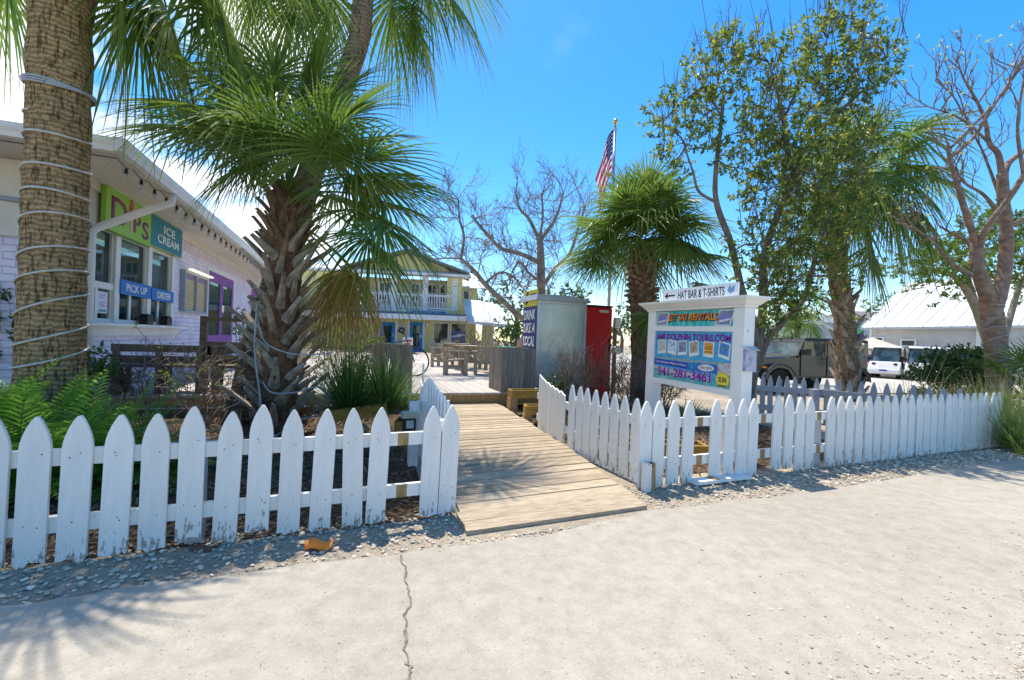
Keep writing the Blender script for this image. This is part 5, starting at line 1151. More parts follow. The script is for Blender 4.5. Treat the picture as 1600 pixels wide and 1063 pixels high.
# ---------------------------------------------------------------- white metal-roofed building on the right
pale_sid = siding('pale_siding', (.56, .55, .53), .2); grey_sid = siding('grey_siding', (.50, .52, .56), .2)
WA, ZE, ZRDG = 31.8, 2.9, 6.2
b_far, b_near = 19.2, 2.0
wh = thing('white_roof_building', 'long pale clapboard building with a steep white standing-seam metal roof behind the carts', 'building', gp(WA+.35, b_far-.3, -.14), math.atan2(-D1.y, -D1.x))
Lw = b_far-.3-b_near
def wb_(name, x0, x1, y0, y1, z0, z1, m, parent=None): mb = MB(); mb.box(x0, x1, y0, y1, z0, z1); return mb.build(name, m, parent or wh)
wb_('wall', 0, 5.4, 0, .2, 0, ZE+.1, pale_sid); wb_('wall', 5.4, Lw, -.06, .2, 0, ZE+.1, grey_sid); wb_('wall', 0, .2, .2, 9, 0, ZE+.1, pale_sid)
wb_('corner_trim', 5.25, 5.45, -.1, -.061, 0, ZE+.05, trim_white); wb_('corner_trim', 9.2, 9.4, -.1, -.061, 0, ZE+.05, trim_white); wb_('corner_trim', -.03, .1, -.03, -.002, 0, ZE+.05, trim_white)
rf = MB(); yr0, yr1 = -.45, 4.3; z0_, z1_ = ZE+.14, ZRDG+.14
rf.prism([(yr0, z0_), (yr1, z1_), (yr1*2+.5, z0_), (yr1*2+.5, z0_-.1), (yr1, z1_-.1), (yr0, z0_-.1)], -.3, Lw, plane='yz')
n = 26
for k in range(n+1):
    x = -.27+(Lw+.2)*k/n; rf.beam(Vector((x, yr0, z0_+.02)), Vector((x, yr1, z1_+.02)), .05, .05)
rf.build('roof', metal_white, wh)
wb_('gutter', -.28, Lw, yr0-.12, yr0-.002, z0_-.14, z0_-.02, mat('gutter_grey', (.5, .51, .52)))
mb = MB(); mb.prism([(0, ZE+.1), (yr1, z1_-.12), (yr1*2, ZE+.1)], .01, .15, plane='yz'); mb.build('gable', pale_sid, wh)
for px, y0 in ((1372, 537), (1421, 530)):
    x = b_far-.3-bwall(px, WA+.35); z0, z1 = 1.55 if px > 1400 else 2.05, 2.2 if px > 1400 else 2.35
    w_ = MB(); hw = .42; w_.box(x-hw, x+hw, -.08, -.002, z0-.08, z0); w_.box(x-hw, x+hw, -.08, -.002, z1, z1+.08); w_.box(x-hw, x-hw+.1, -.079, -.003, z0, z1); w_.box(x+hw-.1, x+hw, -.079, -.003, z0, z1); w_.box(x-hw+.1, x+hw-.1, -.07, -.003, (z0+z1)/2-.03, (z0+z1)/2+.03); wo = w_.build('window', trim_white, wh)
    wb_('pane', x-hw+.1, x+hw-.1, -.03, -.02, z0, z1, glass_dark, wo)
# houses far behind the car
def house(name, label, cat, px0, px1, pyt, pye, Y, wall, roofm, gable=False, rz=0):
    a, b = at(px0, 540, Y), at(px1, 540, Y); r = thing(name, label, cat, (a.x, Y, -.15), rz); W = b.x-a.x; ze = at((px0+px1)/2, pye, Y).z+.15; zt = at((px0+px1)/2, pyt, Y).z+.15
    mb = MB(); mb.box(0, W, 0, 6, 0, ze); mb.build('wall', wall, r)
    mb = MB()
    if gable: mb.prism([(-.4, ze), (W+.4, ze), (W/2, zt)], -.3, 6.3)
    else: mb.add([(-.4, -.4, ze), (W+.4, -.4, ze), (W+.4, 6.4, ze), (-.4, 6.4, ze), (W*.22, 3, zt), (W*.78, 3, zt)], [(0, 1, 5, 4), (1, 2, 5), (2, 3, 4, 5), (3, 0, 4), (3, 2, 1, 0)])
    mb.build('roof', roofm, r); return r
roof_grey = mat('roof_grey', (.30, .32, .36), (.24, .26, .3), rough=.7); wall_bg = flat('wall_blue_grey', (.36, .42, .52), .7); wall_gy = flat('wall_grey', (.45, .46, .48), .7)
house('grey_house', 'low blue-grey house with a grey roof far behind the parked car', 'house', 1262, 1330, 489, 503, 46, wall_bg, roof_grey)
house('brown_roof_house', 'far house with a brown hipped roof left of the white metal roof', 'house', 1328, 1400, 482, 497, 52, wall_gy, mat('roof_brown', (.24, .2, .19), (.18, .15, .14)))
tn = thing('canopy', 'pale canopy with sloping white frame edges behind the parked car', 'canopy', at(1285, 540, 33)*1-UP*(at(1285, 540, 33).z+.15))
zt = at(1285, 505, 33).z+.15; zb = at(1300, 525, 33).z+.15
mb = MB(); mb.add([(-2.0, 0, zt), (.0, 0, zt), (1.6, 0, zb), (-2.4, 0, zb), (-2.0, 4, zt), (0, 4, zt), (1.6, 4, zb), (-2.4, 4, zb)], [(0, 3, 2, 1), (4, 5, 6, 7), (0, 1, 5, 4), (1, 2, 6, 5), (2, 3, 7, 6), (3, 0, 4, 7)]); mb.build('cover', flat('canopy_grey', (.42, .47, .56)), tn)
mb = MB(); mb.tube([(-2.0, -.05, zt+.03), (0, -.05, zt+.03), (1.65, -.05, zb)], .07, 6); mb.build('edge_tube', white_, tn)
for x in (-2.2, 1.5): mb = MB(); mb.tube([(x, 0, 0), (x, 0, zb)], .05, 8); mb.build('pole', white_, tn)
gs = thing('shop_sign', 'green sign over a blue panel on a pole left of the white-roofed building', 'sign', at(1339, 540, 40)-UP*(at(1339, 540, 40).z+.15)); z1 = at(1339, 505, 40).z+.15; z2 = at(1339, 520, 40).z+.15
mb = MB(); mb.box(-.55, .6, 0, .1, z2, z1); mb.build('panel', col(.1, .4, .2), gs); mb = MB(); mb.box(-.45, .6, 0, .1, z2-.65, z2-.02); mb.build('lower_panel', col(.02, .03, .25), gs); mb = MB(); mb.box(-.05, .05, .12, .2, 0, z1); mb.build('pole', metal_grey, gs)
um = thing('parasol', 'wide cream patio parasol beside the white-roofed building', 'parasol', at(1362, 560, 27)-UP*(at(1362, 560, 27).z+.14)); zt = at(1362, 526, 27).z+.14; ze = at(1362, 543, 27).z+.14
mb = MB(); n = 8; R_ = 1.75; vs = [Vector((0, 0, zt))]+[Vector((R_*math.cos(2*PI*k/n+.3), R_*math.sin(2*PI*k/n+.3), ze)) for k in range(n)]+[Vector((R_*math.cos(2*PI*k/n+.3), R_*math.sin(2*PI*k/n+.3), ze-.14)) for k in range(n)]
mb.add(vs, [(0, 1+k, 1+(k+1) % n) for k in range(n)]+[(1+k, 1+n+k, 1+n+(k+1) % n, 1+(k+1) % n) for k in range(n)]); mb.build('canopy', leafmat('cream_cloth', [(.66, .6, .48), (.66, .6, .48)], rough=.8, trans=.25, spec=.1), um)
mb = MB(); mb.tube([(0, 0, 0), (0, 0, zt-.03)], .03, 8); mb.build('pole', bare_wood, um)
mb = MB()
for k in range(n): mb.tube([(0, 0, zt-.05), vs[1+k]-UP*.03], .012, 4)
mb.build('ribs', bare_wood, um)

# ---------------------------------------------------------------- vehicles
def carpaint(name, c, rough=.22, metal=.0):
    m = mat(name, c, tuple(x*.92 for x in c), rough=rough, scale=2, metal=metal, spec=.45); m.node_tree.nodes['Principled BSDF'].inputs['Coat Weight'].default_value = .6; m.node_tree.nodes['Principled BSDF'].inputs['Coat Roughness'].default_value = .05; return m
def car_glass(name, c=(.03, .05, .055)):
    m, nt, N, L, P = newmat(name); P.inputs['Base Color'].default_value = hexc(*c); P.inputs['Roughness'].default_value = .03; P.inputs['Specular IOR Level'].default_value = .9
    nz = N.new('ShaderNodeTexNoise'); nz.inputs['Scale'].default_value = 2.5; tc = N.new('ShaderNodeTexCoord'); L.new(tc.outputs['Object'], nz.inputs['Vector']); rp = N.new('ShaderNodeValToRGB'); rp.color_ramp.elements[0].position = .42; rp.color_ramp.elements[0].color = hexc(*c); rp.color_ramp.elements[1].position = .65; rp.color_ramp.elements[1].color = hexc(*[x*4 for x in c]); L.new(nz.outputs['Fac'], rp.inputs[0]); L.new(rp.outputs[0], P.inputs['Base Color'])
    tr = N.new('ShaderNodeBsdfTransparent'); tr.inputs[0].default_value = (.8, .9, .9, 1); mx_ = N.new('ShaderNodeMixShader'); mx_.inputs[0].default_value = .3; L.new(P.outputs[0], mx_.inputs[1]); L.new(tr.outputs[0], mx_.inputs[2]); L.new(mx_.outputs[0], N['Material Output'].inputs['Surface']); return m
cglass = car_glass('car_glass')
def wheel_at(root, x, y, r, w_, axis='Y', rim=None):
    X = Matrix.Translation((x, y, r)) @ Matrix.Rotation(PI/2, 4, 'X')
    if axis == 'X': X = Matrix.Translation((x, y, r)) @ Matrix.Rotation(PI/2, 4, 'Y')
    mb = MB(); mb.lathe([(r*.6, -w_/2), (r*.92, -w_/2), (r, -w_*.32), (r, w_*.32), (r*.92, w_/2), (r*.6, w_/2)], 28, X=X); t = mb.build('wheel', rubber, root, smooth=False)
    mb = MB(); mb.lathe([(r*.12, -w_/2-.004), (r*.55, -w_/2+.01), (r*.62, -w_/2+.0), (r*.62, w_/2), (r*.55, w_/2-.01), (r*.12, w_/2+.004)], 20, X=X); mb.build('rim', rim or chrome, t)
# dark off-roader; local x runs to the rear, near side at -y
ja = math.radians(12); jw = at(1212, 600, 13.7); Rj = Matrix.Rotation(ja, 3, 'Z'); jr = Vector((jw.x, 13.7, 0))-Rj @ Vector((-1.45, -.75, 0)); jr.z = -.15
jp = thing('off_road_car', 'dark grey-green boxy off-road car parked behind the grey back fence', 'car', jr, ja)
jpaint = carpaint('car_grey_green', (.042, .046, .047)); jblack = flat('car_black', (.022, .023, .025), .45)
mb = MB(); mb.prism([(-2.02, .62), (-2.02, 1.0), (-1.95, 1.10), (-.62, 1.17), (-.60, 1.22), (2.1, 1.24), (2.14, .62), (2.05, .52), (-1.0, .50), (-1.9, .55)], -.74, .74); body = mb.build('body', jpaint, jp, bevel=.02)
mb = MB(); mb.prism([(-1.98, 1.06), (-.66, 1.14), (-.66, 1.20), (-1.9, 1.12)], -.60, .60); mb.build('hood', jpaint, jp, bevel=.02)
mb = MB(); mb.prism([(-2.05, .66), (-2.03, 1.06), (-1.98, 1.06), (-1.99, .66)], -.58, .58); gr = mb.build('grille', jpaint, jp)
for k in range(7): mb = MB(); y = -.27+.09*k; mb.prism([(-2.056, .74), (-2.038, 1.0), (-2.03, 1.0), (-2.045, .74)], y-.022, y+.022); mb.build('grille_slot', jblack, gr)
for s_ in (-1, 1):
    mb = MB(); mb.lathe([(.09, 0), (.09, .03), (.06, .05)], 18, X=Matrix.Translation((-2.035, s_*.44, .90)) @ Matrix.Rotation(-PI/2, 4, 'Y')); mb.build('headlight', flat('lamp_glass', (.7, .72, .7), .08), jp)
    for xw in (-1.45, 1.45):
        fl_ = MB(); arc = [(xw+.58*math.cos(a), .44+.50*math.sin(a)) for a in [PI*k/10 for k in range(11)]]; inn = [(xw+.46*math.cos(a), .44+.40*math.sin(a)) for a in [PI*k/10 for k in range(11)]][::-1]
        fl_.prism(arc+inn, min(s_*.72, s_*.93), max(s_*.72, s_*.93)); fl_.build('fender', jblack if xw > 0 else jpaint, jp, fix=True); 
        ft = MB(); ft.prism([(x, z+.012) for x, z in arc]+[(x, z-.03) for x, z in arc[::-1]], min(s_*.9, s_*.945), max(s_*.9, s_*.945)); ft.build('fender_lip', jblack, jp, fix=True)
        wheel_at(jp, xw, s_*.78, .40, .25, rim=flat('rim_grey', (.2, .2, .21), .35) if 'rim_grey' not in MATS else MATS['rim_grey'])
    mb = MB(); mb.box(-1.99, -1.93, min(s_*.62, s_*.9), max(s_*.62, s_*.9), .80, .86); mb.build('marker_light', flat('amber%d' % s_, (.6, .2, .02), .2), jp)
    mb = MB(); mb.box(-.60, -.42, min(s_*.80, s_*1.02), max(s_*.80, s_*1.02), 1.26, 1.44); mi = mb.build('mirror', jblack, jp, bevel=.02); mb = MB(); mb.box(-.55, -.47, min(s_*.74, s_*.81), max(s_*.74, s_*.81), 1.27, 1.31); mb.build('mirror_arm', jblack, mi)
    # doors with windows
    for x0, x1 in ((-.55, .42), (.47, 1.22)):
        mb = MB(); y0 = s_*.745; mb.box(x0, x1, min(y0, s_*.775), max(y0, s_*.775), .56, 1.235); do = mb.build('door', jpaint, jp, bevel=.012)
        f_ = MB(); t = .055; sl = .12 if x0 < 0 else 0; z1 = 1.70; ya, yb_ = sorted((s_*.735, s_*.765))
        f_.prism([(x0, 1.236), (x0+t, 1.236), (x0+sl+t, z1), (x0+sl, z1)], ya, yb_); f_.prism([(x1-t, 1.236), (x1, 1.236), (x1, z1), (x1-t, z1)], ya, yb_); f_.prism([(x0+sl, z1-t), (x1, z1-t), (x1, z1+.0), (x0+sl, z1)], ya+.001*s_, yb_+.001*s_); f_.build('window_frame', jpaint, do)
        g_ = MB(); ya, yb_ = sorted((s_*.745, s_*.752)); g_.prism([(x0+t, 1.237), (x1-t, 1.237), (x1-t, z1-t), (x0+sl+t, z1-t)], ya, yb_); g_.build('pane', cglass, do)
        h_ = MB(); ya, yb_ = sorted((s_*.776, s_*.80)); h_.box(x1-.2, x1-.05, ya, yb_, 1.12, 1.155); h_.build('handle', jblack, do)
    g_ = MB(); ya, yb_ = sorted((s_*.742, s_*.75)); g_.box(1.30, 2.0, ya, yb_, 1.26, 1.66); g_.build('rear_window', cglass, jp)
mb = MB(); mb.prism([(-.42, 1.70), (-.36, 1.80), (2.08, 1.80), (2.13, 1.70)], -.745, .745); mb.build('roof', jblack, jp, bevel=.02)
for s_ in (-1, 1): mb = MB(); ya, yb_ = sorted((s_*.70, s_*.738)); mb.box(1.23, 1.30, ya, yb_, 1.24, 1.70); mb.box(2.0, 2.12, ya, yb_, 1.24, 1.70); mb.build('pillar', jpaint, jp)
wf = MB()
for y0, y1 in ((-.74, -.66), (.66, .74)): wf.prism([(-.66, 1.22), (-.60, 1.22), (-.36, 1.74), (-.42, 1.74)], y0, y1)
wf.prism([(-.44, 1.66), (-.38, 1.66), (-.35, 1.74), (-.41, 1.74)], -.66, .66); wf.prism([(-.66, 1.20), (-.58, 1.20), (-.56, 1.26), (-.63, 1.26)], -.66, .66); wfo = wf.build('windshield_frame', jpaint, jp)
mb = MB(); mb.prism([(-.61, 1.26), (-.60, 1.26), (-.415, 1.66), (-.425, 1.66)], -.66, .66); mb.build('windshield', cglass, wfo)
mb = MB(); mb.prism([(-2.25, .50), (-2.25, .68), (-2.05, .70), (-2.05, .50)], -.80, .80); mb.build('bumper', jblack, jp, bevel=.02)
for y in (-.36, .36): mb = MB(); mb.box(-.05, .1, y-.22, y+.22, .9, 1.5); mb.box(-.02, .1, y-.12, y+.12, 1.5, 1.64); mb.box(-.45, .05, y-.22, y+.22, .85, .95); mb.build('seat', flat('seat_dark', (.04, .04, .04)) if 'seat_dark' not in MATS else MATS['seat_dark'], jp)
mb = MB(); mb.tube([(-.52, -.36, 1.22)]+[(-.42+.0, -.36+.16*math.cos(a), 1.28+.16*math.sin(a)) for a in [2*PI*k/12 for k in range(13)]], .014, 6); mb.build('steering_wheel', jblack, jp)
mb = MB(); mb.lathe([(.38, -.12), (.4, 0), (.38, .12)], 20, X=Matrix.Translation((2.3, 0, 1.0)) @ Matrix.Rotation(PI/2, 4, 'Y')); mb.build('spare_wheel', rubber, jp)

# electric carts: local -y is the front
def cart(p, rz, label, paint, pk=1):
    r = thing('electric_cart', label, 'cart', p, rz, 'electric carts in the parking lot'); W = .68
    mb = MB(); mb.prism([(-1.25, .28), (-1.31, .46), (-1.25, .55), (-.84, .90), (-.68, .95), (-.66, .55), (.9, .5), (1.05, .9), (1.15, .9), (1.2, .35), (1.0, .25), (-1.1, .22)], -W, W, plane='yz'); mb.build('body', paint, r, bevel=.05)
    mb = MB(); mb.prism([(-1.236, .572), (-.875, .880), (-.865, .868), (-1.226, .56)], -W+.10, W-.10, plane='yz'); mb.build('hood_panel', flat('hood_grey', (.45, .43, .41), .25) if 'hood_grey' not in MATS else MATS['hood_grey'], r)
    for s_ in (-1, 1):
        mb = MB(); mb.lathe([(.085, -.03), (.085, .03), (.05, .045)], 16, X=Matrix.Translation((s_*.46, -.99, .78)) @ Matrix.Rotation(PI/2+.75, 4, 'X')); mb.build('headlight', black_plastic, r)
        for yw in (-.82, .85): wheel_at(r, s_*.58, yw, .27, .18, 'X')
        fr_ = MB(); pth = [(s_*.60, -.78, .90), (s_*.575, -.50, 1.45), (s_*.55, -.33, 1.70), (s_*.55, .2, 1.74), (s_*.55, .95, 1.70), (s_*.57, 1.08, .9)]; fr_.tube(pth, .035, 8); fr_.build('roof_pillar', black_plastic, r)
        mb = MB(); mb.box(s_*.66, s_*.86, -.56, -.52, 1.02, 1.14); mb.build('mirror', black_plastic, r)
    mb = MB(); mb.prism([(-.55, 1.71), (-.35, 1.79), (.5, 1.81), (1.15, 1.76), (1.15, 1.70), (-.5, 1.68)], -.63, .63, plane='yz'); mb.build('roof', paint, r, bevel=.03)
    mb = MB(); mb.prism([(-.785, .91), (-.505, 1.45), (-.35, 1.68), (-.343, 1.68), (-.495, 1.45), (-.777, .91)], -.55, .55, plane='yz'); mb.build('windshield', cglass, r)
    for y in (-.05, .75):
        for x in (-.3, .3): mb = MB(); mb.box(x-.22, x+.22, y-.25, y+.2, .52, .64); mb.prism([(y+.2, .6), (y+.3, 1.2), (y+.22, 1.22), (y+.1, .6)], x-.21, x+.21, plane='yz'); mb.build('seat', MATS['seat_dark'], r)
    mb = MB(); mb.tube([(-.3+.15*math.cos(a), -.48+.06*math.sin(a), 1.02+.14*math.sin(a)) for a in [2*PI*k/12 for k in range(13)]], .014, 6); mb.build('steering_wheel', black_plastic, r)
    mb = MB(); mb.box(-.16, .16, -1.312, -1.27, .40, .49); mb.build('number_plate', col(.12, .06, .35), r)
    return r
cw = carpaint('cart_white', (.74, .74, .75))
def lotp(px, Y): p = at(px, 560, Y); return Vector((p.x, Y, -.135))
cart(lotp(1388, 24.5), math.radians(-50), 'white electric cart with a purple plate, furthest left of the white carts', cw)
cart(lotp(1446, 23.2), math.radians(-50), 'white electric cart in the middle of the row, its hood half behind the shrub', cw)
cart(lotp(1508, 22.0), math.radians(-50), 'white electric cart mostly hidden behind the dark green shrub', cw)
# pink open utility cart
pc_ = thing('utility_cart', 'small pink open cart with a folding windshield beside the palm trunk', 'cart', lotp(1347, 26), math.radians(-48)); pk = carpaint('cart_pink', (.62, .18, .36))
mb = MB(); mb.prism([(-1.2, .35), (-1.2, .72), (-1.1, .80), (-.35, .84), (-.35, .45), (.8, .45), (.85, .8), (1.3, .8), (1.3, .35)], -.6, .6, plane='yz'); mb.build('body', pk, pc_, bevel=.03)
mb = MB(); mb.box(-.56, .56, -.37, -.34, .85, .90); mb.box(-.56, .56, -.30, -.27, 1.24, 1.28); mb.prism([(-.37, .9), (-.30, 1.24), (-.27, 1.24), (-.34, .9)], -.56, -.52, plane='yz'); mb.prism([(-.37, .9), (-.30, 1.24), (-.27, 1.24), (-.34, .9)], .52, .56, plane='yz'); mb.build('windshield_frame', pk, pc_)
mb = MB(); mb.prism([(-.355, .9), (-.285, 1.24), (-.28, 1.24), (-.35, .9)], -.519, .519, plane='yz'); mb.build('windshield', cglass, pc_)
for s_ in (-1, 1):
    mb = MB(); mb.lathe([(.07, 0), (.07, .04)], 14, X=Matrix.Translation((s_*.4, -1.205, .62)) @ Matrix.Rotation(PI/2, 4, 'X')); mb.build('headlight', flat('lamp_w%d' % s_, (.7, .7, .66), .1), pc_)
    mb = MB(); ya, yb_ = sorted((s_*.5, s_*.68)); mb.box(ya, yb_, -1.15, -.55, .62, .66); mb.build('fender', carpaint('cart_red%d' % s_, (.5, .02, .03)), pc_)
    for y in (-.85, .85): wheel_at(pc_, s_*.58, y, .30, .2, 'X')
mb = MB(); mb.box(-.5, .5, .0, .45, .46, .62); mb.box(-.5, .5, .4, .5, .62, 1.05); mb.build('seat', black_plastic, pc_)
mb = MB(); mb.box(-.62, .62, -.4, 1.2, 1.60, 1.64); mb.build('roof', white_, pc_)
for s_ in (-1, 1):
    for y in (-.3, 1.1): mb = MB(); mb.tube([(s_*.56, y, .8), (s_*.56, y, 1.6)], .02, 6); mb.build('roof_pillar', white_, pc_)
# ---------------------------------------------------------------- palms
palm_leaf = leafmat('palm_leaf', [(.058, .13, .02), (.105, .20, .03), (.185, .275, .045), (.075, .165, .026)], tips=((.34, .24, .07), .68), rough=.38, trans=.38, spec=.5)
palm_dead = leafmat('palm_old_leaf', [(.20, .22, .03), (.34, .31, .05), (.40, .24, .08), (.24, .15, .06)], tips=((.28, .13, .05), .3), rough=.6, trans=.3)
def frond(mb, stem, base, d, pet, bl, rn, age=0.2, nseg=44, droop=.35, hub=None, axis=None, spread=2.35, wmax=.022, cup=.18):
    d = d.normalized(); p = base.copy(); pts = [p.copy()]
    for k in range(6):
        p = p+d*(pet/6); d = (d+Vector((0, 0, -droop*.10))).normalized(); pts.append(p.copy())
    if hub is not None:
        c1 = base+d*0+Vector((0, 0, 1))*(hub-base).length*.18; pts = [base*(1-t)**2+(base.lerp(hub, .5)+Vector((0, 0, (hub-base).length*.14)))*2*t*(1-t)+hub*t*t for t in [k/6 for k in range(7)]]
        d = (pts[-1]-pts[-2]).normalized(); p = hub.copy()
        if axis is not None: d = axis.normalized()
    stem.tube(pts, [.020, .017, .015, .013, .012, .011, .010], 5, tval=(0, 0, 0, 1))
    side = d.cross(UP)
    if side.length < .1: side = Vector((rn.uniform(-1, 1), rn.uniform(-1, 1), 0))
    side.normalize(); tw = rn.uniform(-.5, .5); nrm = side.cross(d); side, nrm = side*math.cos(tw)+nrm*math.sin(tw), nrm*math.cos(tw)-side*math.sin(tw)
    for i in range(nseg):
        th = -spread+2*spread*(i+.5)/nseg+rn.uniform(-.03, .03); f = abs(th)/spread; L = bl*(1-.30*f*f)*rn.uniform(.92, 1.06)
        st_ = p+d*(.32*bl*max(0, 1-f*1.25)*.6)-UP*(.05*bl*max(0, 1-f*1.25))*droop
        dd = (d*math.cos(th)+side*math.sin(th)-nrm*cup*(.4+f)).normalized(); across = dd.cross(nrm).normalized()
        vs, cs = [], []; K = 5; g = droop*rn.uniform(.75, 1.35); br = rn.uniform(0, 1); kink = rn.random() < .15
        for j in range(K+1):
            t = j/K; w_ = wmax*bl*.9*min(1, .25+t*2.2)*max(.03, (1-t)**.7); q = st_+dd*(L*t)-UP*(L*g*(t**2.3)*.62)
            if kink and t > .55: q -= UP*(L*(t-.55)*.7); q -= dd*(L*(t-.55)*.3)
            vs += [q-across*w_, q-nrm*w_*.7, q+across*w_]; cs += [(t, age, br, 1)]*3
        mb.add(vs, [(3*j+a, 3*j+a+1, 3*j+a+4, 3*j+a+3) for j in range(K) for a in (0, 1)], 0, cs)
def crown(root, c, rn, n, bl, pet, el=(1.35, -.75), nseg=40, droop=.4, age0=.1, name='crown', m=None, az=None, jit=.25, seed_az=0.0, spread=2.35, wmax=.022):
    mb, st_ = MB(), MB()
    for k in range(n):
        t = (k+.5)/n; e = el[0]+(el[1]-el[0])*t**.85+rn.uniform(-jit, jit); a = seed_az+k*2.39996+rn.uniform(-.2, .2)
        if az: a = az[0]+(az[1]-az[0])*rn.random()
        d = Vector((math.cos(a)*math.cos(e), math.sin(a)*math.cos(e), math.sin(e))); frond(mb, st_, c+d*.08+UP*(.25*(1-t)), d, pet*rn.uniform(.8, 1.15), bl*rn.uniform(.85, 1.1), rn, age=age0+.8*t*t, nseg=nseg, droop=droop*(1+.9*t), spread=spread, wmax=wmax)
    o = mb.build(name, m or palm_leaf, root, world=True); so = st_.build('leaf_stalks', mat_stalk, root, world=True); return o
mat_stalk = mat('palm_stalk', (.16, .20, .04), (.1, .14, .025), rough=.5, scale=4)
boot_m = mat('palm_boot', (.50, .42, .33), (.22, .165, .12), rough=.9, scale=5, stretch=(2, 2, 2), bump=.6, bscale=35, island=.3)
boot_red = mat('palm_boot_fibre', (.24, .12, .07), (.09, .045, .025), rough=1, scale=14, bump=.9, bscale=40)
bark_orange = bark('palm_bark_orange', (.54, .36, .175), (.22, .14, .075), ring=17, crack=34)
bark_brown = bark('palm_bark_brown', (.21, .17, .12), (.085, .068, .05), ring=12, crack=18)
bark_tan = bark('palm_bark_tan', (.33, .235, .15), (.17, .12, .08), ring=14, crack=16)
def trunk(root, pts, rad, m, name='trunk', n=40, wob=.02, seed=0):
    """smooth tapered trunk through pts with ring bulges"""
    P, R = [], []; K = len(pts)-1
    for k in range(K):
        p0, p1, p2, p3 = pts[max(k-1, 0)], pts[k], pts[k+1], pts[min(k+2, K)]
        for j in range(14):
            t = j/14; P.append(.5*((2*p1)+(-p0+p2)*t+(2*p0-5*p1+4*p2-p3)*t*t+(-p0+3*p1-3*p2+p3)*t**3)); R.append(rad[k]+(rad[k+1]-rad[k])*t)
    P.append(pts[-1]); R.append(rad[-1])
    R = [r*(1+wob*mnoise.noise(Vector((i*.55, seed, 0)))+wob*.5*mnoise.noise(Vector((i*1.9, seed, 3)))) for i, r in enumerate(R)]
    mb = MB(); mb.tube(P, R, n); o = mb.build(name, m, root, smooth=True, world=True)
    tv = o.data.vertices
    for v in tv: 
        q = v.co; k_ = mnoise.noise(Vector((q.x*6, q.y*6, q.z*4+seed)))*.018; v.co = q+Vector((q.x, q.y, 0)).normalized()*k_ if False else q+Vector((k_, k_*.7, 0))
    return P, R
def boots(root, P, R, z0, z1, rn, n, Lr=(.28, .42), w0=.075, name='leaf_bases', out=.55, m=None, curl=.2, up=1.0):
    mb = MB(); zs = [p.z for p in P]
    for k in range(n):
        t = (k+rn.random()*.6)/n; z = z0+(z1-z0)*t; i = min(range(len(P)), key=lambda q: abs(P[q].z-z)); c, r = P[i], R[i]
        a = k*2.39996+rn.uniform(-.25, .25); rad = Vector((math.cos(a), math.sin(a), 0)); tan = Vector((-math.sin(a), math.cos(a), 0))*rn.choice((-1, 1)); L = rn.uniform(*Lr); o = out*rn.uniform(.6, 1.35); lat = rn.uniform(.1, .75)
        d = (UP*up+rad*o+tan*lat).normalized(); s_ = d.cross(rad).normalized(); p = Vector((c.x, c.y, z))+rad*r*.86-d*.06; K = 5; vs = []
        wv, th = w0*rn.uniform(.8, 1.25), .017; nn = s_.cross(d)
        for j in range(K+1):
            u = j/K; w_ = wv*(1-.74*u**.9); q = p+d*(L*u)+rad*(curl*L*u*u)
            vs += [q-s_*w_-nn*th*(1-.5*u), q+s_*w_-nn*th*(1-.5*u), q+s_*w_*.8+nn*th*(1-.5*u), q+nn*(th*1.9), q-s_*w_*.8+nn*th*(1-.5*u)]
        fs = [(5*j+a_, 5*j+(a_+1) % 5, 5*(j+1)+(a_+1) % 5, 5*(j+1)+a_) for j in range(K) for a_ in range(5)]+[(4, 3, 2, 1, 0), tuple(5*K+q for q in range(5))]
        mb.add(vs, fs)
    return mb.build(name, m or boot_m, root, world=True)
def rope(name, label, P, R, z0, z1, turns, r, m, rn, extra=0.012, tightness=None, cat='cable'):
    pts = []; N_ = int(turns*26)
    for k in range(N_+1):
        t = k/N_; z = z0+(z1-z0)*t; i = min(range(len(P)), key=lambda q: abs(P[q].z-z)); c = P[i]; a = 2*PI*turns*t+2.0; rr = R[i]+extra
        pts.append(Vector((c.x+rr*math.cos(a), c.y+rr*math.sin(a), z+.045*math.sin(a+t*5)+.03*math.sin(a*.37))))
    th = thing(name, label, cat, pts[0]); mb = MB(); mb.tube(pts, r, 6); mb.build('cord', m, th, smooth=True, world=True); return th

# big palm on the left
rn = random.Random(21); YL = 4.0
lp = [at(76, 735, YL), at(80, 560, YL), at(86, 380, YL), at(92, 200, YL), at(96, 0, YL), at(97, -200, YL), at(98, -430, YL)]
pl_ = thing('palm_tree', 'thick orange-brown palm trunk wrapped in white light cable, at the left edge', 'palm', Vector((lp[0].x, YL, 0)), 0, 'palms')
P, R = trunk(pl_, lp, [.255, .235, .222, .215, .22, .215, .20], bark_orange, n=64, wob=.03, seed=2)
cL = lp[-1]; zc = cL.z
crown(pl_, cL+UP*.1, rn, 15, 1.0, .8, el=(1.3, .0), nseg=46, droop=.6, age0=.15, seed_az=.6)
mb, st_ = MB(), MB()
for hp, ax, ag in (((10, -50), (-.1, .2, -1), .9), ((-25, -70), (-.4, .2, -1), .8), ((235, -30), (.25, -.1, -1), .3), ((300, -70), (.4, -.2, -1), .35), ((190, -60), (.1, .1, -1), .5), ((330, -10), (.5, -.2, -.9), .6), ((260, 10), (.3, .3, -1), .5), ((210, 0), (.3, 0, -1), .35), ((350, 30), (.2, .1, -1), .5)):
    Yh = YL+.35+rn.uniform(-.1, .5); frond(mb, st_, cL, Vector((0, 0, 1)), 1, 1.05 if hp[0] > 100 else .85, rn, age=ag, nseg=46, droop=.75, hub=at(hp[0], hp[1], Yh), axis=Vector(ax), spread=1.9)
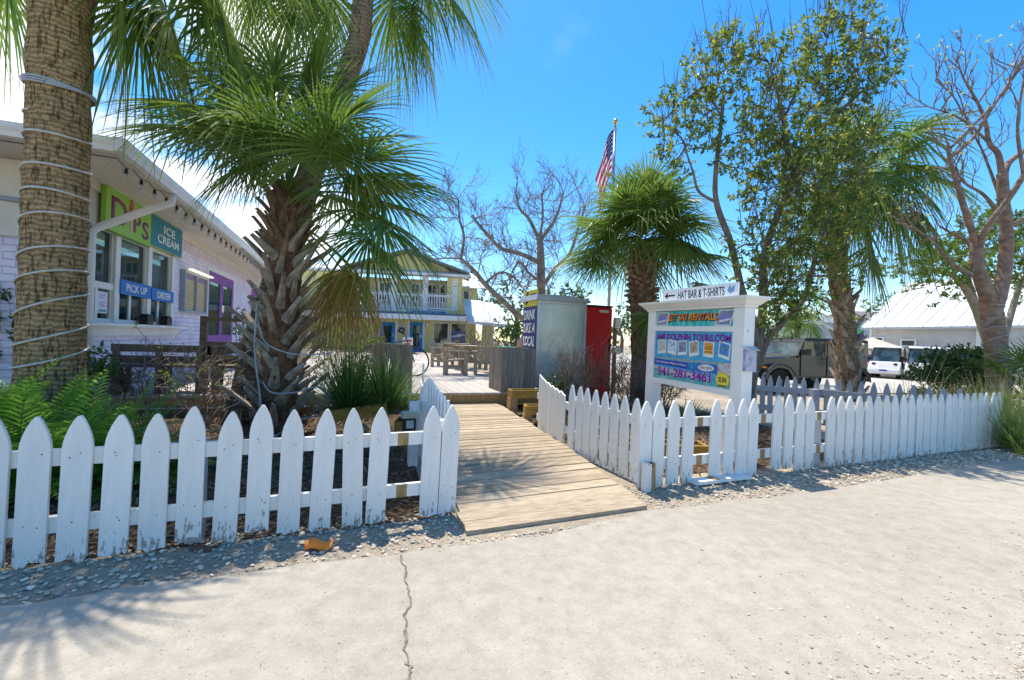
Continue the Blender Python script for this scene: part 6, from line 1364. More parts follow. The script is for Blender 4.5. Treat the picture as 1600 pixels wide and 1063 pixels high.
for hp, ax, Yh in (((330, -150), (.7, -.1, -.3), 4.0), ((250, -170), (.5, -.5, -.2), 3.9), ((400, -120), (.9, 0, -.4), 4.3), ((180, -200), (.2, -.8, -.1), 3.6)): frond(mb, st_, cL, UP, 1, 1.05, rn, age=.3, nseg=44, droop=.5, hub=at(hp[0], hp[1], Yh), axis=Vector(ax), spread=2.0)
mb.build('hanging_fronds', palm_leaf, pl_, world=True); st_.build('leaf_stalks', mat_stalk, pl_, world=True)
zA = at(85, 585, YL).z; zB = at(90, 185, YL).z
rope('light_cable', 'white light cable wound up the thick palm trunk at the left edge', P, R, zA, zB, 9.4, .010, rope_white, rn, .008)
rp_ = []
for k in range(60): a = 2*PI*k/19; i = min(range(len(P)), key=lambda q: abs(P[q].z-at(90, 150, YL).z)); rp_.append(Vector((P[i].x+(R[i]+.016+.008*math.sin(k*.7))*math.cos(a), P[i].y+(R[i]+.016)*math.sin(a), at(90, 140, YL).z+.03*math.cos(a+2.4)+.0012*k*math.sin(k*.33))))
cb = thing('cable_bundle', 'bundle of grey cable turns tied around the upper part of the thick left palm trunk', 'cable', rp_[0]); mb = MB(); mb.tube(rp_, .010, 6); mb.build('cord', cable_grey, cb, smooth=True, world=True)

# centre palm with leaf boots
rn = random.Random(33); YC = 5.25
cp_ = [at(440, 690, YC), at(437, 600, YC), at(440, 500, YC), at(447, 400, YC), at(446, 300, YC)]
pm = thing('palm_tree', 'shaggy cabbage palm with criss-cross leaf stubs on its trunk, left of the boardwalk', 'palm', Vector((cp_[0].x, YC, 0)), 0, 'palms')
P2, R2 = trunk(pm, cp_, [.21, .20, .19, .17, .15], boot_red, n=28, wob=.1, seed=5)
boots(pm, P2, R2, cp_[0].z+.18, cp_[3].z+.08, rn, 66, (.34, .6), .072, out=.7, curl=.1)
boots(pm, P2, R2, cp_[3].z-.05, cp_[4].z-.1, rn, 34, (.26, .42), .05, out=.28, curl=.35, name='upper_leaf_bases', m=mat('palm_boot_brown', (.30, .20, .125), (.11, .07, .045), rough=.9, scale=6, island=.3, bump=.5, bscale=30))
boots(pm, P2, R2, cp_[0].z+.02, cp_[1].z+.1, rn, 26, (.14, .26), .06, out=.5, name='fibre_tufts', m=boot_red, curl=.5)
cc = at(446, 300, YC)
mb, st_ = MB(), MB()
hubs = [((395, 178), (-.9, -.3, .12), .1, 1.0), ((325, 200), (-1, -.1, .02), .2, .85), ((488, 208), (.5, -.3, .9), .15, .85), ((543, 272), (1, -.1, .15), .25, .95), ((520, 300), (.9, .3, -.2), .3, .9), ((560, 325), (.9, -.3, -.25), .2, .85), ((590, 310), (1, .1, -.1), .5, .75), ((568, 365), (.6, -.35, -.55), .25, .78), ((590, 345), (.9, 0, -.45), .45, .7), ((505, 235), (.5, -.6, .5), .1, .8), ((525, 195), (.7, -.1, .7), .15, .85), ((440, 215), (-.15, -.7, .6), .1, .8), ((555, 255), (.95, -.2, .3), .2, .85), ((365, 215), (-.8, -.4, .2), .15, .75), ((580, 285), (1, .1, .1), .2, .95), ((430, 130), (-.1, .1, 1), .05, .9), ((485, 130), (.4, .2, 1), .1, .9), ((390, 250), (-.6, -.3, -.5), .2, .6), ((430, 160), (-.2, .2, 1), .1, 1.0), ((470, 150), (.25, .1, 1), .1, 1.0), ((350, 140), (-.8, .2, .6), .15, .95), ((390, 120), (-.5, .1, .8), .1, 1.0), ((318, 165), (-.9, .3, .25), .3, .85), ((540, 225), (.9, .2, .5), .2, .9), ((460, 250), (.1, -.8, .5), .1, .7), ((510, 160), (.5, .3, .8), .2, .9), ((420, 230), (-.3, -.7, .2), .15, .8)]
for hp, ax, ag, bl in hubs:
    Yh = YC-.35+rn.uniform(-.3, .3)+(.5 if ax[1] > 0 else -.25); frond(mb, st_, cc+Vector((rn.uniform(-.08, .08), rn.uniform(-.08, .08), -.05)), UP, 1, bl*1.12, rn, age=ag, nseg=50, droop=.42+.4*max(0, -ax[2]), hub=at(hp[0], hp[1], Yh), axis=Vector(ax), spread=2.25, wmax=.0225)
mb.build('crown', palm_leaf, pm, world=True); st_.build('leaf_stalks', mat_stalk, pm, world=True)
mb, st_ = MB(), MB()
for hp, ax, ag in (((535, 420), (.1, -.1, -1), 1), ((560, 428), (.5, -.2, -1), .9), ((520, 430), (-.2, .2, -1), 1), ((545, 415), (.25, .1, -1), 1)): frond(mb, st_, cc-UP*.3, UP, 1, .72, rn, age=ag, nseg=40, droop=.8, hub=at(hp[0], hp[1], YC-.1), axis=Vector(ax), spread=1.5, wmax=.021)
mb.build('dying_fronds', palm_dead, pm, world=True); st_.build('leaf_stalks', palm_dead, pm, world=True)
# grey cables looped down the trunk
def loose(label, pxs, Y, r, m, name='loose_cable'):
    pts = [at(x, y, Y+dy) for x, y, dy in pxs]; Q = []
    for k in range(len(pts)-1):
        p0, p1, p2, p3 = pts[max(k-1, 0)], pts[k], pts[k+1], pts[min(k+2, len(pts)-1)]
        for j in range(10): t = j/10; Q.append(.5*((2*p1)+(-p0+p2)*t+(2*p0-5*p1+4*p2-p3)*t*t+(-p0+3*p1-3*p2+p3)*t**3))
    Q.append(pts[-1]); mb = MB(); mb.tube(Q, r, 6); o = mb.build(name, m, smooth=True); return tag(o, label, 'cable')
loose('grey cable hanging straight down the left side of the shaggy palm trunk', [(402, 470, -.25), (398, 540, -.3), (404, 600, -.32), (414, 660, -.34), (440, 690, -.4), (470, 735, -.5)], YC, .011, cable_grey)
loose('grey cable looped across the front of the shaggy palm trunk', [(400, 480, -.2), (412, 530, -.33), (445, 549, -.42), (480, 553, -.40), (520, 550, -.3)], YC, .009, cable_grey)
loose('grey cable coil around the foot of the shaggy palm trunk', [(410, 595, -.25), (425, 612, -.38), (460, 612, -.42), (500, 605, -.3), (520, 640, -.1), (470, 655, -.42), (425, 680, -.36), (405, 650, -.2)], YC, .009, cable_grey)
# leaning smooth palm behind it
rn = random.Random(44); YS = 5.9
sp_ = [at(378, 672, YS), at(398, 580, YS), at(425, 470, YS+.05), at(470, 320, YS+.1), at(515, 190, YS+.15), at(552, 90, YS+.2), at(566, 20, YS+.2), at(577, -170, YS+.2)]
ps = thing('palm_tree', 'tall smooth palm leaning right, rising behind the shaggy cabbage palm', 'palm', Vector((sp_[0].x, YS, 0)), 0, 'palms')
P3, R3 = trunk(ps, sp_[:4], [.29, .215, .20, .165], bark_brown, n=36, wob=.03, seed=8); P3b, R3b = trunk(ps, sp_[3:], [.165, .15, .145, .14, .135], bark_tan, 'upper_trunk', n=32, wob=.03, seed=9)
crown(ps, sp_[-1], rn, 9, .9, .6, el=(1.4, .3), nseg=40, droop=.6, age0=.2, az=(.2, 2.9))
mb, st_ = MB(), MB()
for hp, ax, ag in (((648, 10), (.35, -.1, -1), .6), ((690, -25), (.8, 0, -.7), .5), ((520, -10), (-.3, .2, -1), .6), ((660, -50), (.3, .3, -1), .5), ((505, -40), (-.5, 0, -.9), .5), ((700, -60), (.9, .2, -.4), .4), ((400, -20), (-.3, .1, -1), .35), ((455, 0), (-.2, .2, -.9), .4), ((375, -50), (-.6, .1, -.8), .45), ((430, -70), (-.5, .2, -.8), .3), ((475, -40), (-.3, .1, -1), .3), ((640, 20), (.15, .1, -1), .7), ((610, -10), (.1, .4, -1), .6)): frond(mb, st_, sp_[-1], UP, 1, 1.0, rn, age=ag, nseg=44, droop=.8, hub=at(hp[0], hp[1], YS+.3+rn.uniform(0, .4)), axis=Vector(ax), spread=1.75)
mb.build('hanging_fronds', palm_leaf, ps, world=True); st_.build('leaf_stalks', mat_stalk, ps, world=True)
rope('light_cable', 'thin white cable wound around the foot of the leaning palm', P3, R3, sp_[0].z+.12, sp_[2].z+.1, 2.6, .007, rope_white, rn)
mb = MB(); rn = random.Random(4)
for k in range(46): a = rn.uniform(0, 6.28); c = Vector((sp_[0].x, YS, 0)); r0 = .27; d = Vector((math.cos(a), math.sin(a), 0)); mb.tube([c+d*r0+UP*.22, c+d*(r0+.06)+UP*.14, c+d*(r0+.12+rn.random()*.05)+UP*.0], [.012, .012, .008], 4)
mb.build('root_flare', mat('root_tan', (.33, .25, .16), (.2, .15, .1)), ps, world=True)

# fan palm right of centre
rn = random.Random(55); YF = 8.9
fp_ = [at(1003, 640, YF), at(1003, 520, YF), at(1003, 440, YF), at(1002, 385, YF)]
pf = thing('palm_tree', 'full fan palm with a pineapple-like trunk behind the jet ski sign', 'palm', Vector((fp_[0].x, YF, 0)), 0, 'palms')
P4, R4 = trunk(pf, fp_, [.22, .22, .25, .2], boot_red, n=24, wob=.06, seed=3)
boots(pf, P4, R4, fp_[2].z-.6, fp_[3].z-.02, rn, 130, (.10, .16), .075, out=1.3, curl=.5, up=.75, m=mat('palm_scale', (.46, .31, .22), (.2, .125, .085), rough=.9, scale=7, island=.3))
cf = fp_[3]+UP*.1
crown(pf, cf, rn, 40, 1.0, .60, el=(1.5, -.12), nseg=40, droop=.38, age0=.0, seed_az=.3, wmax=.026)
mb, st_ = MB(), MB()
for hp, ax, ag, bl in (((1000, 340), (0, -.15, 1), .0, 1.05), ((985, 345), (-.25, -.1, 1), .0, 1.0), ((1022, 345), (.25, -.15, .9), .0, 1.0), ((935, 385), (-1, -.2, -.15), .2, .9), ((940, 405), (-.9, -.5, -.35), .35, .8), ((1078, 392), (1, -.2, .0), .2, .95), ((1090, 440), (1, -.4, -.25), .3, .9), ((925, 395), (-1, -.2, -.2), .3, .85), ((1075, 465), (.7, -.3, -.7), .4, .8), ((1040, 360), (.7, -.3, .5), .1, .9), ((1012, 490), (.1, -.5, -1), .5, .7), ((950, 355), (-.8, .1, .4), .1, .9)): frond(mb, st_, cf-UP*.1, UP, 1, bl, rn, age=ag, nseg=44, droop=.35+.3*max(0, -ax[2]), hub=at(hp[0], hp[1], YF-.5+rn.uniform(-.2, .2)), axis=Vector(ax), spread=2.0, wmax=.026)
mb.build('outer_fronds', palm_leaf, pf, world=True); st_.build('leaf_stalks', mat_stalk, pf, world=True)

# palm by the parked car
rn = random.Random(66); YR = 10.0
rp_ = [at(1327, 625, YR), at(1323, 560, YR), at(1318, 480, YR), at(1306, 400, YR), at(1318, 330, YR), at(1345, 275, YR)]
pr_ = thing('palm_tree', 'palm with a rough grey-booted trunk beside the parked car', 'palm', Vector((rp_[0].x, YR, -.1)), 0, 'palms')
P5, R5 = trunk(pr_, rp_, [.25, .23, .20, .19, .17, .16], bark_tan, n=28, wob=.06, seed=6)
boots(pr_, P5, R5, rp_[0].z-.1, rp_[2].z+.25, rn, 44, (.30, .5), .085, out=.22, curl=.1); boots(pr_, P5, R5, rp_[2].z+.2, rp_[4].z, rn, 60, (.12, .2), .06, out=.25, name='upper_leaf_bases', m=MATS['palm_scale'])
crown(pr_, rp_[-1], rn, 24, 1.25, .75, el=(1.2, -.75), nseg=38, droop=.6, age0=.15, seed_az=.9, wmax=.024)
mb, st_ = MB(), MB()
for hp, ax, ag in (((1390, 255), (.6, -.2, .7), .1), ((1420, 255), (1, 0, .1), .1), ((1425, 330), (.4, -.2, -1), .4), ((1350, 340), (.1, -.4, -1), .5), ((1355, 385), (.25, -.3, -1), .6), ((1450, 270), (.9, .1, -.2), .2), ((1440, 330), (.7, 0, -.9), .3), ((1240, 370), (-.5, -.3, -.8), .5)): frond(mb, st_, rp_[-1], UP, 1, 1.25, rn, age=ag, nseg=40, droop=.55, hub=at(hp[0], hp[1], YR-.3+rn.uniform(-.4, .4)), axis=Vector(ax), spread=1.9, wmax=.024)
mb.build('outer_fronds', palm_leaf, pr_, world=True); st_.build('leaf_stalks', mat_stalk, pr_, world=True)

# ---------------------------------------------------------------- leafy trees
leaf_oak = leafmat('glossy_leaf', [(.045, .105, .02), (.085, .165, .03), (.15, .22, .038), (.32, .33, .05), (.10, .165, .035)], rough=.4, trans=.5, spec=.45)
leaf_lime = leafmat('lime_leaf', [(.06, .12, .015), (.11, .19, .025), (.16, .25, .04)], rough=.5, trans=.4)
leaf_dark = leafmat('shrub_leaf', [(.025, .07, .015), (.05, .125, .022), (.09, .19, .03)], rough=.35, trans=.25, spec=.5)
bark_grey = mat('bark_grey', (.25, .2, .155), (.13, .1, .08), rough=.95, scale=6, stretch=(3, 3, .8), bump=.7, bscale=30)
twig_m = mat('twig_brown', (.16, .12, .095), (.09, .065, .05), rough=.9)
def leaf(mb, p, d, u, L, W):
    s_ = d.cross(u)
    if s_.length < .05: s_ = d.orthogonal()
    s_.normalize(); n_ = s_.cross(d); m_ = p+d*(L*.45)
    mb.add([p, m_+s_*W+n_*W*.35, p+d*L-n_*L*.12, m_-s_*W+n_*W*.35], [(0, 1, 2), (0, 2, 3)])
def rdir(rn, z=0): 
    v = Vector((rn.gauss(0, 1), rn.gauss(0, 1), rn.gauss(z, 1))); return v.normalized()
def spray(lm, tm, p, d, L, n, ll, rn, tr=.005):
    q = p.copy(); pts = [q.copy()]; dd = d.copy()
    for k in range(3): dd = (dd+rdir(rn, .1)*.25).normalized(); q = q+dd*(L/3); pts.append(q.copy())
    if tm is not None: tm.tube(pts, [tr, tr*.8, tr*.6, tr*.3], 3, cap=False)
    for k in range(n):
        t = .15+.85*(k/n); i = min(2, int(t*3)); b = pts[i].lerp(pts[i+1], t*3-i); o = (dd*.55+rdir(rn, .15)).normalized(); leaf(lm, b, o, rdir(rn, 1.2), ll*rn.uniform(.7, 1.2), ll*.24*rn.uniform(.8, 1.2))
def limb(tm, pts, r0, r1, n=8):
    Q = []; K = len(pts)-1
    for k in range(K):
        p0, p1, p2, p3 = pts[max(k-1, 0)], pts[k], pts[k+1], pts[min(k+2, K)]
        for j in range(6): t = j/6; Q.append(.5*((2*p1)+(-p0+p2)*t+(2*p0-5*p1+4*p2-p3)*t*t+(-p0+3*p1-3*p2+p3)*t**3))
    Q.append(pts[-1]); m_ = len(Q); tm.tube(Q, [(r0+(r1-r0)*(i/(m_-1)))*(1+.08*mnoise.noise(Vector((i*.7, r0*90, 1)))) for i in range(m_)], n); return Q
def leafy(name, label, base, limbs, blobs, Y, rn, leafm, barkm, ll=.09, dens=1.0, dy=.5, group=None, bare=0, up=.4, flat_=1.0):
    r = thing(name, label, 'tree', base, 0, group); tm, lm, wm = MB(), MB(), MB(); nodes = []
    for pxs, r0, r1 in limbs: nodes += limb(tm, [at(x, y, Y+d) for x, y, d in pxs], r0, r1)
    for x, y, rp in blobs:
        rp *= 1.12
        c = at(x, y, Y+rn.uniform(-dy, dy)); rr = rp*Y/FPX; nb = min(nodes, key=lambda q: (q-c).length)
        limb(wm, [nb, nb.lerp(c, .5)+rdir(rn)*rr*.15, c], .016, .007, 5)
        nc = max(4, int(dens*rr*rr*95))
        for k in range(nc):
            o = rdir(rn, .1)*rr*(rn.random()**.42); o.z *= flat_; p = c+o; d = (o.normalized()*.7+UP*up+rdir(rn)*.5).normalized(); spray(lm, wm, p, d, rn.uniform(.14, .30)*ll/.09, rn.randint(7, 13), ll, rn)
            if k % 4 == 0: wm.tube([c+(p-c)*.1, c+(p-c)*.55+rdir(rn)*.04, p], [.006, .005, .004], 3, cap=False)
        for k in range(int(bare*rp/30)):
            p = c+Vector((rn.uniform(-1, 1)*rr*.8, rn.uniform(-.4, .4), rr*.5)); d = Vector((rn.uniform(-.25, .35), 0, 1)).normalized(); L = rn.uniform(.5, 1.3); a = p+d*L*.5+rdir(rn)*.05; b = a+(d+rdir(rn)*.15)*L*.5; wm.tube([p, a, b], [.008, .006, .003], 3, cap=False)
            for q in range(4): e = p.lerp(b, rn.uniform(.3, .9)); wm.tube([e, e+(d+rdir(rn)*.8).normalized()*rn.uniform(.1, .28)], [.003, .001], 3, cap=False)
    tm.build('trunk', barkm, r, smooth=True, world=True); wm.build('branches', twig_m if barkm is bark_grey else barkm, r, world=True); lm.build('crown', leafm, r, world=True); return r
rn = random.Random(77); YT = 7.2
bt = at(1172, 640, YT)
limbs = [([(1166, 665, 0), (1172, 610, 0), (1181, 560, 0), (1176, 500, 0), (1160, 455, 0), (1142, 380, 0), (1120, 318, .0), (1118, 270, 0), (1126, 200, 0), (1131, 140, 0)], .085, .028),
         ([(1180, 575, 0), (1192, 480, .1), (1194, 400, .1), (1215, 335, .1), (1240, 275, .1), (1262, 225, .1), (1300, 185, .1), (1348, 140, .1)], .08, .022),
         ([(1120, 315, 0), (1092, 298, -.1), (1083, 268, -.1), (1070, 230, -.1)], .028, .012), ([(1240, 275, .1), (1226, 205, .2), (1214, 140, .2), (1200, 95, .2)], .035, .012), ([(1222, 190, .2), (1240, 150, .2), (1262, 90, .3), (1290, 30, .3)], .025, .01),
         ([(1184, 570, .0), (1198, 530, .1), (1232, 492, .2), (1256, 465, .3), (1272, 410, .3), (1290, 350, .3)], .07, .03), ([(1300, 185, .1), (1330, 120, .1), (1372, 60, .1)], .02, .008), ([(1126, 180, 0), (1110, 150, 0), (1090, 120, 0)], .02, .01)]
blobs = [(1040, 185, 34), (1068, 222, 38), (1045, 255, 26), (1078, 150, 26), (1112, 112, 42), (1140, 82, 34), (1150, 140, 30), (1100, 180, 30), (1125, 235, 22), (1160, 205, 24), (1292, 60, 44), (1318, 22, 34), (1345, 50, 30), (1255, 110, 40), (1206, 112, 38), (1185, 80, 22), (1225, 180, 48), (1185, 225, 36), (1290, 145, 46), (1345, 120, 40), (1385, 98, 22), (1252, 275, 70), (1196, 300, 46), (1160, 262, 26), (1310, 250, 56), (1352, 225, 36), (1240, 380, 56), (1196, 430, 38), (1215, 470, 40), (1262, 430, 46), (1290, 345, 46), (1325, 320, 34), (1192, 505, 28), (1222, 500, 30), (1300, 425, 30), (1275, 300, 50), (1180, 380, 28), (1235, 235, 40), (1330, 170, 34), (1345, 440, 16), (1360, 500, 12), (1370, 85, 26)]
leafy('leafy_tree', 'tall glossy-leaved tree with forked grey trunks just right of the jet ski sign', (bt.x, YT, 0), limbs, blobs, YT, rn, leaf_oak, bark_grey, .088, 2.3, .55, bare=3.6)
rn = random.Random(78)
limbs = [([(1562, 590, 0), (1540, 520, 0), (1515, 460, 0), (1490, 430, 0), (1455, 420, 0)], .14, .05), ([(1560, 560, 0), (1585, 470, .3), (1600, 430, .3)], .1, .05), ([(1525, 470, 0), (1500, 400, .2), (1480, 380, .2)], .06, .03)]
blobs = [(1420, 415, 30), (1450, 405, 36), (1480, 410, 38), (1510, 385, 36), (1455, 440, 28), (1500, 435, 30), (1530, 400, 36), (1545, 350, 32), (1575, 360, 34), (1600, 345, 34), (1590, 400, 40), (1600, 450, 28), (1520, 350, 24), (1395, 425, 16), (1540, 440, 24), (1470, 465, 12), (1500, 470, 10), (1570, 425, 30), (1630, 380, 40), (1640, 430, 34)]
p = at(1562, 590, 12); leafy('spreading_tree', 'lime green spreading tree behind the reddish bare tree', (p.x, 12, -.15), limbs, blobs, 12, rn, leaf_lime, mat('bark_pale', (.3, .27, .2), (.2, .17, .13)), .12, .95, .8, flat_=.6)
# far background trees
bgl = leafmat('far_leaf', [(.03, .07, .02), (.06, .12, .03), (.1, .17, .04)], rough=.6, trans=.3)
for k, (nm, lab, px, py0, Y, lbs) in enumerate((('background_tree', 'green tree just right of the white hip porch roof', 807, 545, 26, [(800, 470, 16), (812, 488, 14), (800, 500, 14), (818, 510, 12), (790, 515, 14), (810, 530, 14)]), ('background_tree', 'dense green treetop showing above the yellow wing roof', 760, 545, 34, [(752, 462, 12), (765, 470, 12), (778, 478, 12), (745, 475, 10), (770, 490, 12)]), ('background_tree', 'dark green tree behind the cloudy kiosk roof', 880, 560, 24, [(870, 470, 15), (890, 465, 16), (905, 475, 14), (858, 480, 12), (880, 490, 14)]), ('background_tree', 'shrubby tree between the yellow porch and the navy banner', 790, 548, 24, [(785, 530, 13), (800, 535, 13), (772, 535, 10), (815, 525, 10)]), ('background_tree', 'bright green treetop above the blue-grey house', 1288, 520, 56, [(1275, 482, 9), (1290, 478, 10), (1305, 480, 9), (1318, 485, 8), (1262, 486, 8)]), ('background_tree', 'small far palm-like treetop left of the white metal roof ridge', 1383, 520, 60, [(1380, 470, 7), (1392, 466, 7), (1372, 476, 6)]), ('background_tree', 'far green tree seen between the red cabinet and the fan palm trunk', 970, 550, 32, [(965, 505, 18), (985, 500, 16), (950, 520, 14), (975, 525, 18)]), ('background_tree', 'far green tree seen under the jet ski sign, behind the thicket', 1050, 560, 34, [(1040, 525, 16), (1065, 520, 16), (1090, 530, 14), (1020, 530, 14)]), ('background_tree', 'far green tree behind the leafy tree trunks, left of the parked car', 1150, 560, 36, [(1140, 520, 16), (1165, 515, 16), (1185, 525, 14), (1120, 525, 14)]), ('background_tree', 'low green tree left of the navy banner, above the beach chairs', 815, 548, 32, [(800, 520, 14), (820, 515, 14), (778, 520, 12), (810, 535, 12), (790, 538, 10)]), ('background_tree', 'green tree behind the ice cream shop end, left of the yellow building', 520, 545, 30, [(515, 500, 12), (530, 515, 12), (545, 510, 12), (560, 520, 12)]))):
    rn = random.Random(90+k); p = at(px, py0, Y); leafy(nm, lab, (p.x, Y, zg(p.x, Y)), [([(px, py0, 0), (px+2, (py0+lbs[0][1])/2, 0), (lbs[0][0], lbs[0][1], 0)], .18, .06)], lbs, Y, rn, bgl, bark_grey, .26, .3, 1.0, group='trees in the background')

# ---------------------------------------------------------------- bare trees
def grow(mb, p, d, L, r, lev, rn, bend=.22, up=.12, tips=None, kids=(2, 3), rmin=.004, spreadv=.75, nmax=3):
    q = p.copy(); pts = [q.copy()]; dd = d.copy(); K = 3
    for k in range(K): dd = (dd+rdir(rn)*bend+UP*up).normalized(); q = q+dd*(L/K); pts.append(q.copy())
    mb.tube(pts, [max(rmin, r*(1-.14*k)) for k in range(K+1)], 5 if r > .02 else 3, cap=False)
    if lev <= 0:
        if tips is not None: tips.append((q, dd))
        return
    for k in range(rn.randint(*kids)+(1 if lev > 1 else 0)):
        b = pts[rn.choice((1, 2, 3, 3))]; ax = rdir(rn); nd = (dd+ax*spreadv).normalized(); grow(mb, b, nd, L*rn.uniform(.58, .82), r*.58, lev-1, rn, bend, up, tips, kids, rmin, spreadv)
bark_bare = mat('bark_bare_grey', (.37, .31, .25), (.21, .17, .135), rough=.95, scale=5, bump=.5, bscale=25)
rn = random.Random(101); YB2 = 13.5
bb = at(850, 520, YB2); bt_ = thing('bare_tree', 'leafless grey tree with a fine twiggy crown behind the kiosk', 'tree', (bb.x, YB2, 0)); tm, wm = MB(), MB(); starts = []
bl_ = [([(852, 625, 0), (850, 520, 0), (846, 455, 0), (845, 400, 0), (843, 370, 0)], .17, .10), ([(846, 450, 0), (866, 420, .3), (890, 395, .4), (905, 350, .5), (915, 320, .5)], .075, .03), ([(845, 410, 0), (815, 396, -.2), (782, 386, -.3), (755, 358, -.4), (738, 335, -.4)], .085, .03), ([(843, 375, 0), (826, 340, .2), (812, 325, .3), (806, 300, .3)], .07, .025), ([(843, 375, 0), (862, 350, 0), (872, 330, 0), (880, 300, 0)], .07, .025), ([(843, 372, 0), (848, 335, .4), (846, 300, .4)], .05, .025), ([(848, 510, 0), (815, 495, -.6), (788, 471, -1.0), (757, 442, -1.2), (742, 423, -1.3), (720, 403, -1.4)], .10, .05), ([(720, 403, -1.4), (725, 370, -1.5), (718, 340, -1.5), (716, 310, -1.5)], .045, .02), ([(720, 403, -1.4), (698, 402, -1.6), (680, 404, -1.8)], .03, .015), ([(846, 440, 0), (826, 425, -.4), (812, 408, -.5), (800, 425, -.6), (796, 445, -.6)], .045, .018), ([(757, 442, -1.2), (780, 425, -1), (800, 430, -.8), (822, 455, -.6)], .04, .02)]
for pxs, r0, r1 in bl_: 
    Q = limb(tm, [at(x, y, YB2+d) for x, y, d in pxs], r0, r1, 8); 
    for q in range(len(Q)//3, len(Q), 3): starts.append((Q[q], (Q[q]-Q[q-1]).normalized(), r1))
for p, d, r in starts:
    if p.z < at(840, 470, YB2).z: continue
    for k in range(2): grow(wm, p, (d*.5+rdir(rn, .35)).normalized(), rn.uniform(.42, .72), .017, 3, rn, rmin=.0045, up=.07, spreadv=.7)
tm.build('trunk', bark_bare, bt_, smooth=True, world=True); wm.build('twigs', mat('twig_mauve', (.31, .265, .24), (.21, .175, .165)), bt_, world=True)
# reddish bare gumbo tree on the right
rn = random.Random(111); YG = 7.5
bark_red = mat('bark_reddish', (.31, .205, .145), (.15, .095, .075), rough=.7, scale=5, stretch=(1.5, 1.5, 2.5), bump=.5, bscale=18, dirt=(.27, .25, .21), dirt_amt=.3, dirt_scale=4)
g0 = at(1558, 672, YG); gt_ = thing('bare_tree', 'reddish smooth-barked tree with stubby bare branches at the right edge', 'tree', (g0.x, YG, 0)); tm, wm, fm = MB(), MB(), MB(); tips = []
gl = [([(1560, 690, 0), (1560, 600, 0), (1556, 540, 0), (1550, 490, 0), (1546, 465, 0)], .165, .145), ([(1548, 480, 0), (1535, 440, -.1), (1526, 410, -.1), (1527, 378, -.1)], .105, .085), ([(1556, 480, 0), (1568, 430, .1), (1573, 370, .1), (1568, 310, .1), (1566, 270, .1)], .105, .075),
      ([(1527, 385, -.1), (1512, 340, -.2), (1498, 295, -.2), (1484, 245, -.2), (1481, 222, -.2)], .055, .02), ([(1527, 385, -.1), (1545, 350, -.3), (1575, 310, -.4), (1600, 272, -.5), (1640, 200, -.6)], .055, .035), ([(1526, 430, -.1), (1500, 420, 0), (1478, 400, .1), (1450, 370, .1), (1420, 352, .1), (1396, 346, .1)], .04, .006), ([(1527, 400, .1), (1510, 375, .3), (1490, 365, .3), (1468, 352, .3)], .035, .015),
      ([(1566, 275, .1), (1560, 240, .1), (1546, 222, .1), (1540, 190, .1), (1528, 160, .1), (1505, 120, .1), (1496, 90, .1)], .05, .008), ([(1567, 285, .1), (1575, 255, .2), (1600, 235, .2), (1640, 205, .2)], .055, .035), ([(1572, 350, .1), (1550, 318, .15), (1533, 300, .2), (1508, 285, .2), (1490, 262, .2), (1470, 240, .2)], .035, .009), ([(1569, 325, .1), (1556, 290, .2), (1545, 260, .3), (1533, 230, .3), (1512, 190, .3), (1500, 150, .3)], .03, .008), ([(1484, 245, -.2), (1520, 215, -.2), (1555, 160, -.3), (1600, 95, -.3), (1640, 40, -.3)], .03, .016), ([(1483, 232, -.2), (1530, 185, -.3), (1570, 140, -.3), (1605, 75, -.4)], .022, .012), ([(1580, 350, .1), (1600, 340, .1), (1640, 300, .1)], .04, .03), ([(1546, 222, .1), (1510, 190, .1), (1480, 175, .1), (1450, 165, .1), (1425, 150, .1)], .022, .005), ([(1528, 160, .1), (1550, 130, .1), (1580, 100, .1)], .016, .009), ([(1505, 180, .1), (1490, 150, .1), (1462, 125, .1)], .014, .008), ([(1600, 272, -.5), (1590, 200, -.5), (1600, 120, -.5)], .03, .014)]
for pxs, r0, r1 in gl:
    Q = limb(tm, [at(x, y, YG+d) for x, y, d in pxs], r0, r1, 14 if r0 > .08 else 9)
    if r1 < .024:
        for q in range(len(Q)//2, len(Q), 2):
            for _ in range(1): grow(wm, Q[q], ((Q[q]-Q[q-1]).normalized()*.6+rdir(rn, .7)).normalized(), rn.uniform(.25, .45), .013, 2, rn, bend=.3, up=.22, tips=tips, kids=(1, 2), rmin=.0045, spreadv=.6)
for p, d in tips:
    if rn.random() < .3:
        for k in range(5): leaf(fm, p, (d+rdir(rn)*.8).normalized(), UP, .06, .018)
tm.add(wm.v, wm.f, 0); tm.add(fm.v, fm.f, 1); tm.build('trunk', [bark_red, leafmat('bud_green', [(.3, .4, .15), (.45, .5, .3)], trans=.4)], gt_, smooth=True, world=True)
# wire wrapped around the reddish trunk
rn = random.Random(5); Pq = [at(1560, 690, YG), at(1560, 600, YG), at(1556, 540, YG), at(1550, 470, YG)]; PP = [Pq[0].lerp(Pq[1], t/10) for t in range(10)]+[Pq[1].lerp(Pq[2], t/10) for t in range(10)]+[Pq[2].lerp(Pq[3], t/10) for t in range(11)]; RRr = [.165-.0006*k for k in range(31)]
rope('light_cable', 'thin grey wire wrapped around the reddish bare tree trunk', PP, RRr, PP[8].z, PP[-1].z, 9, .006, cable_grey, rn)

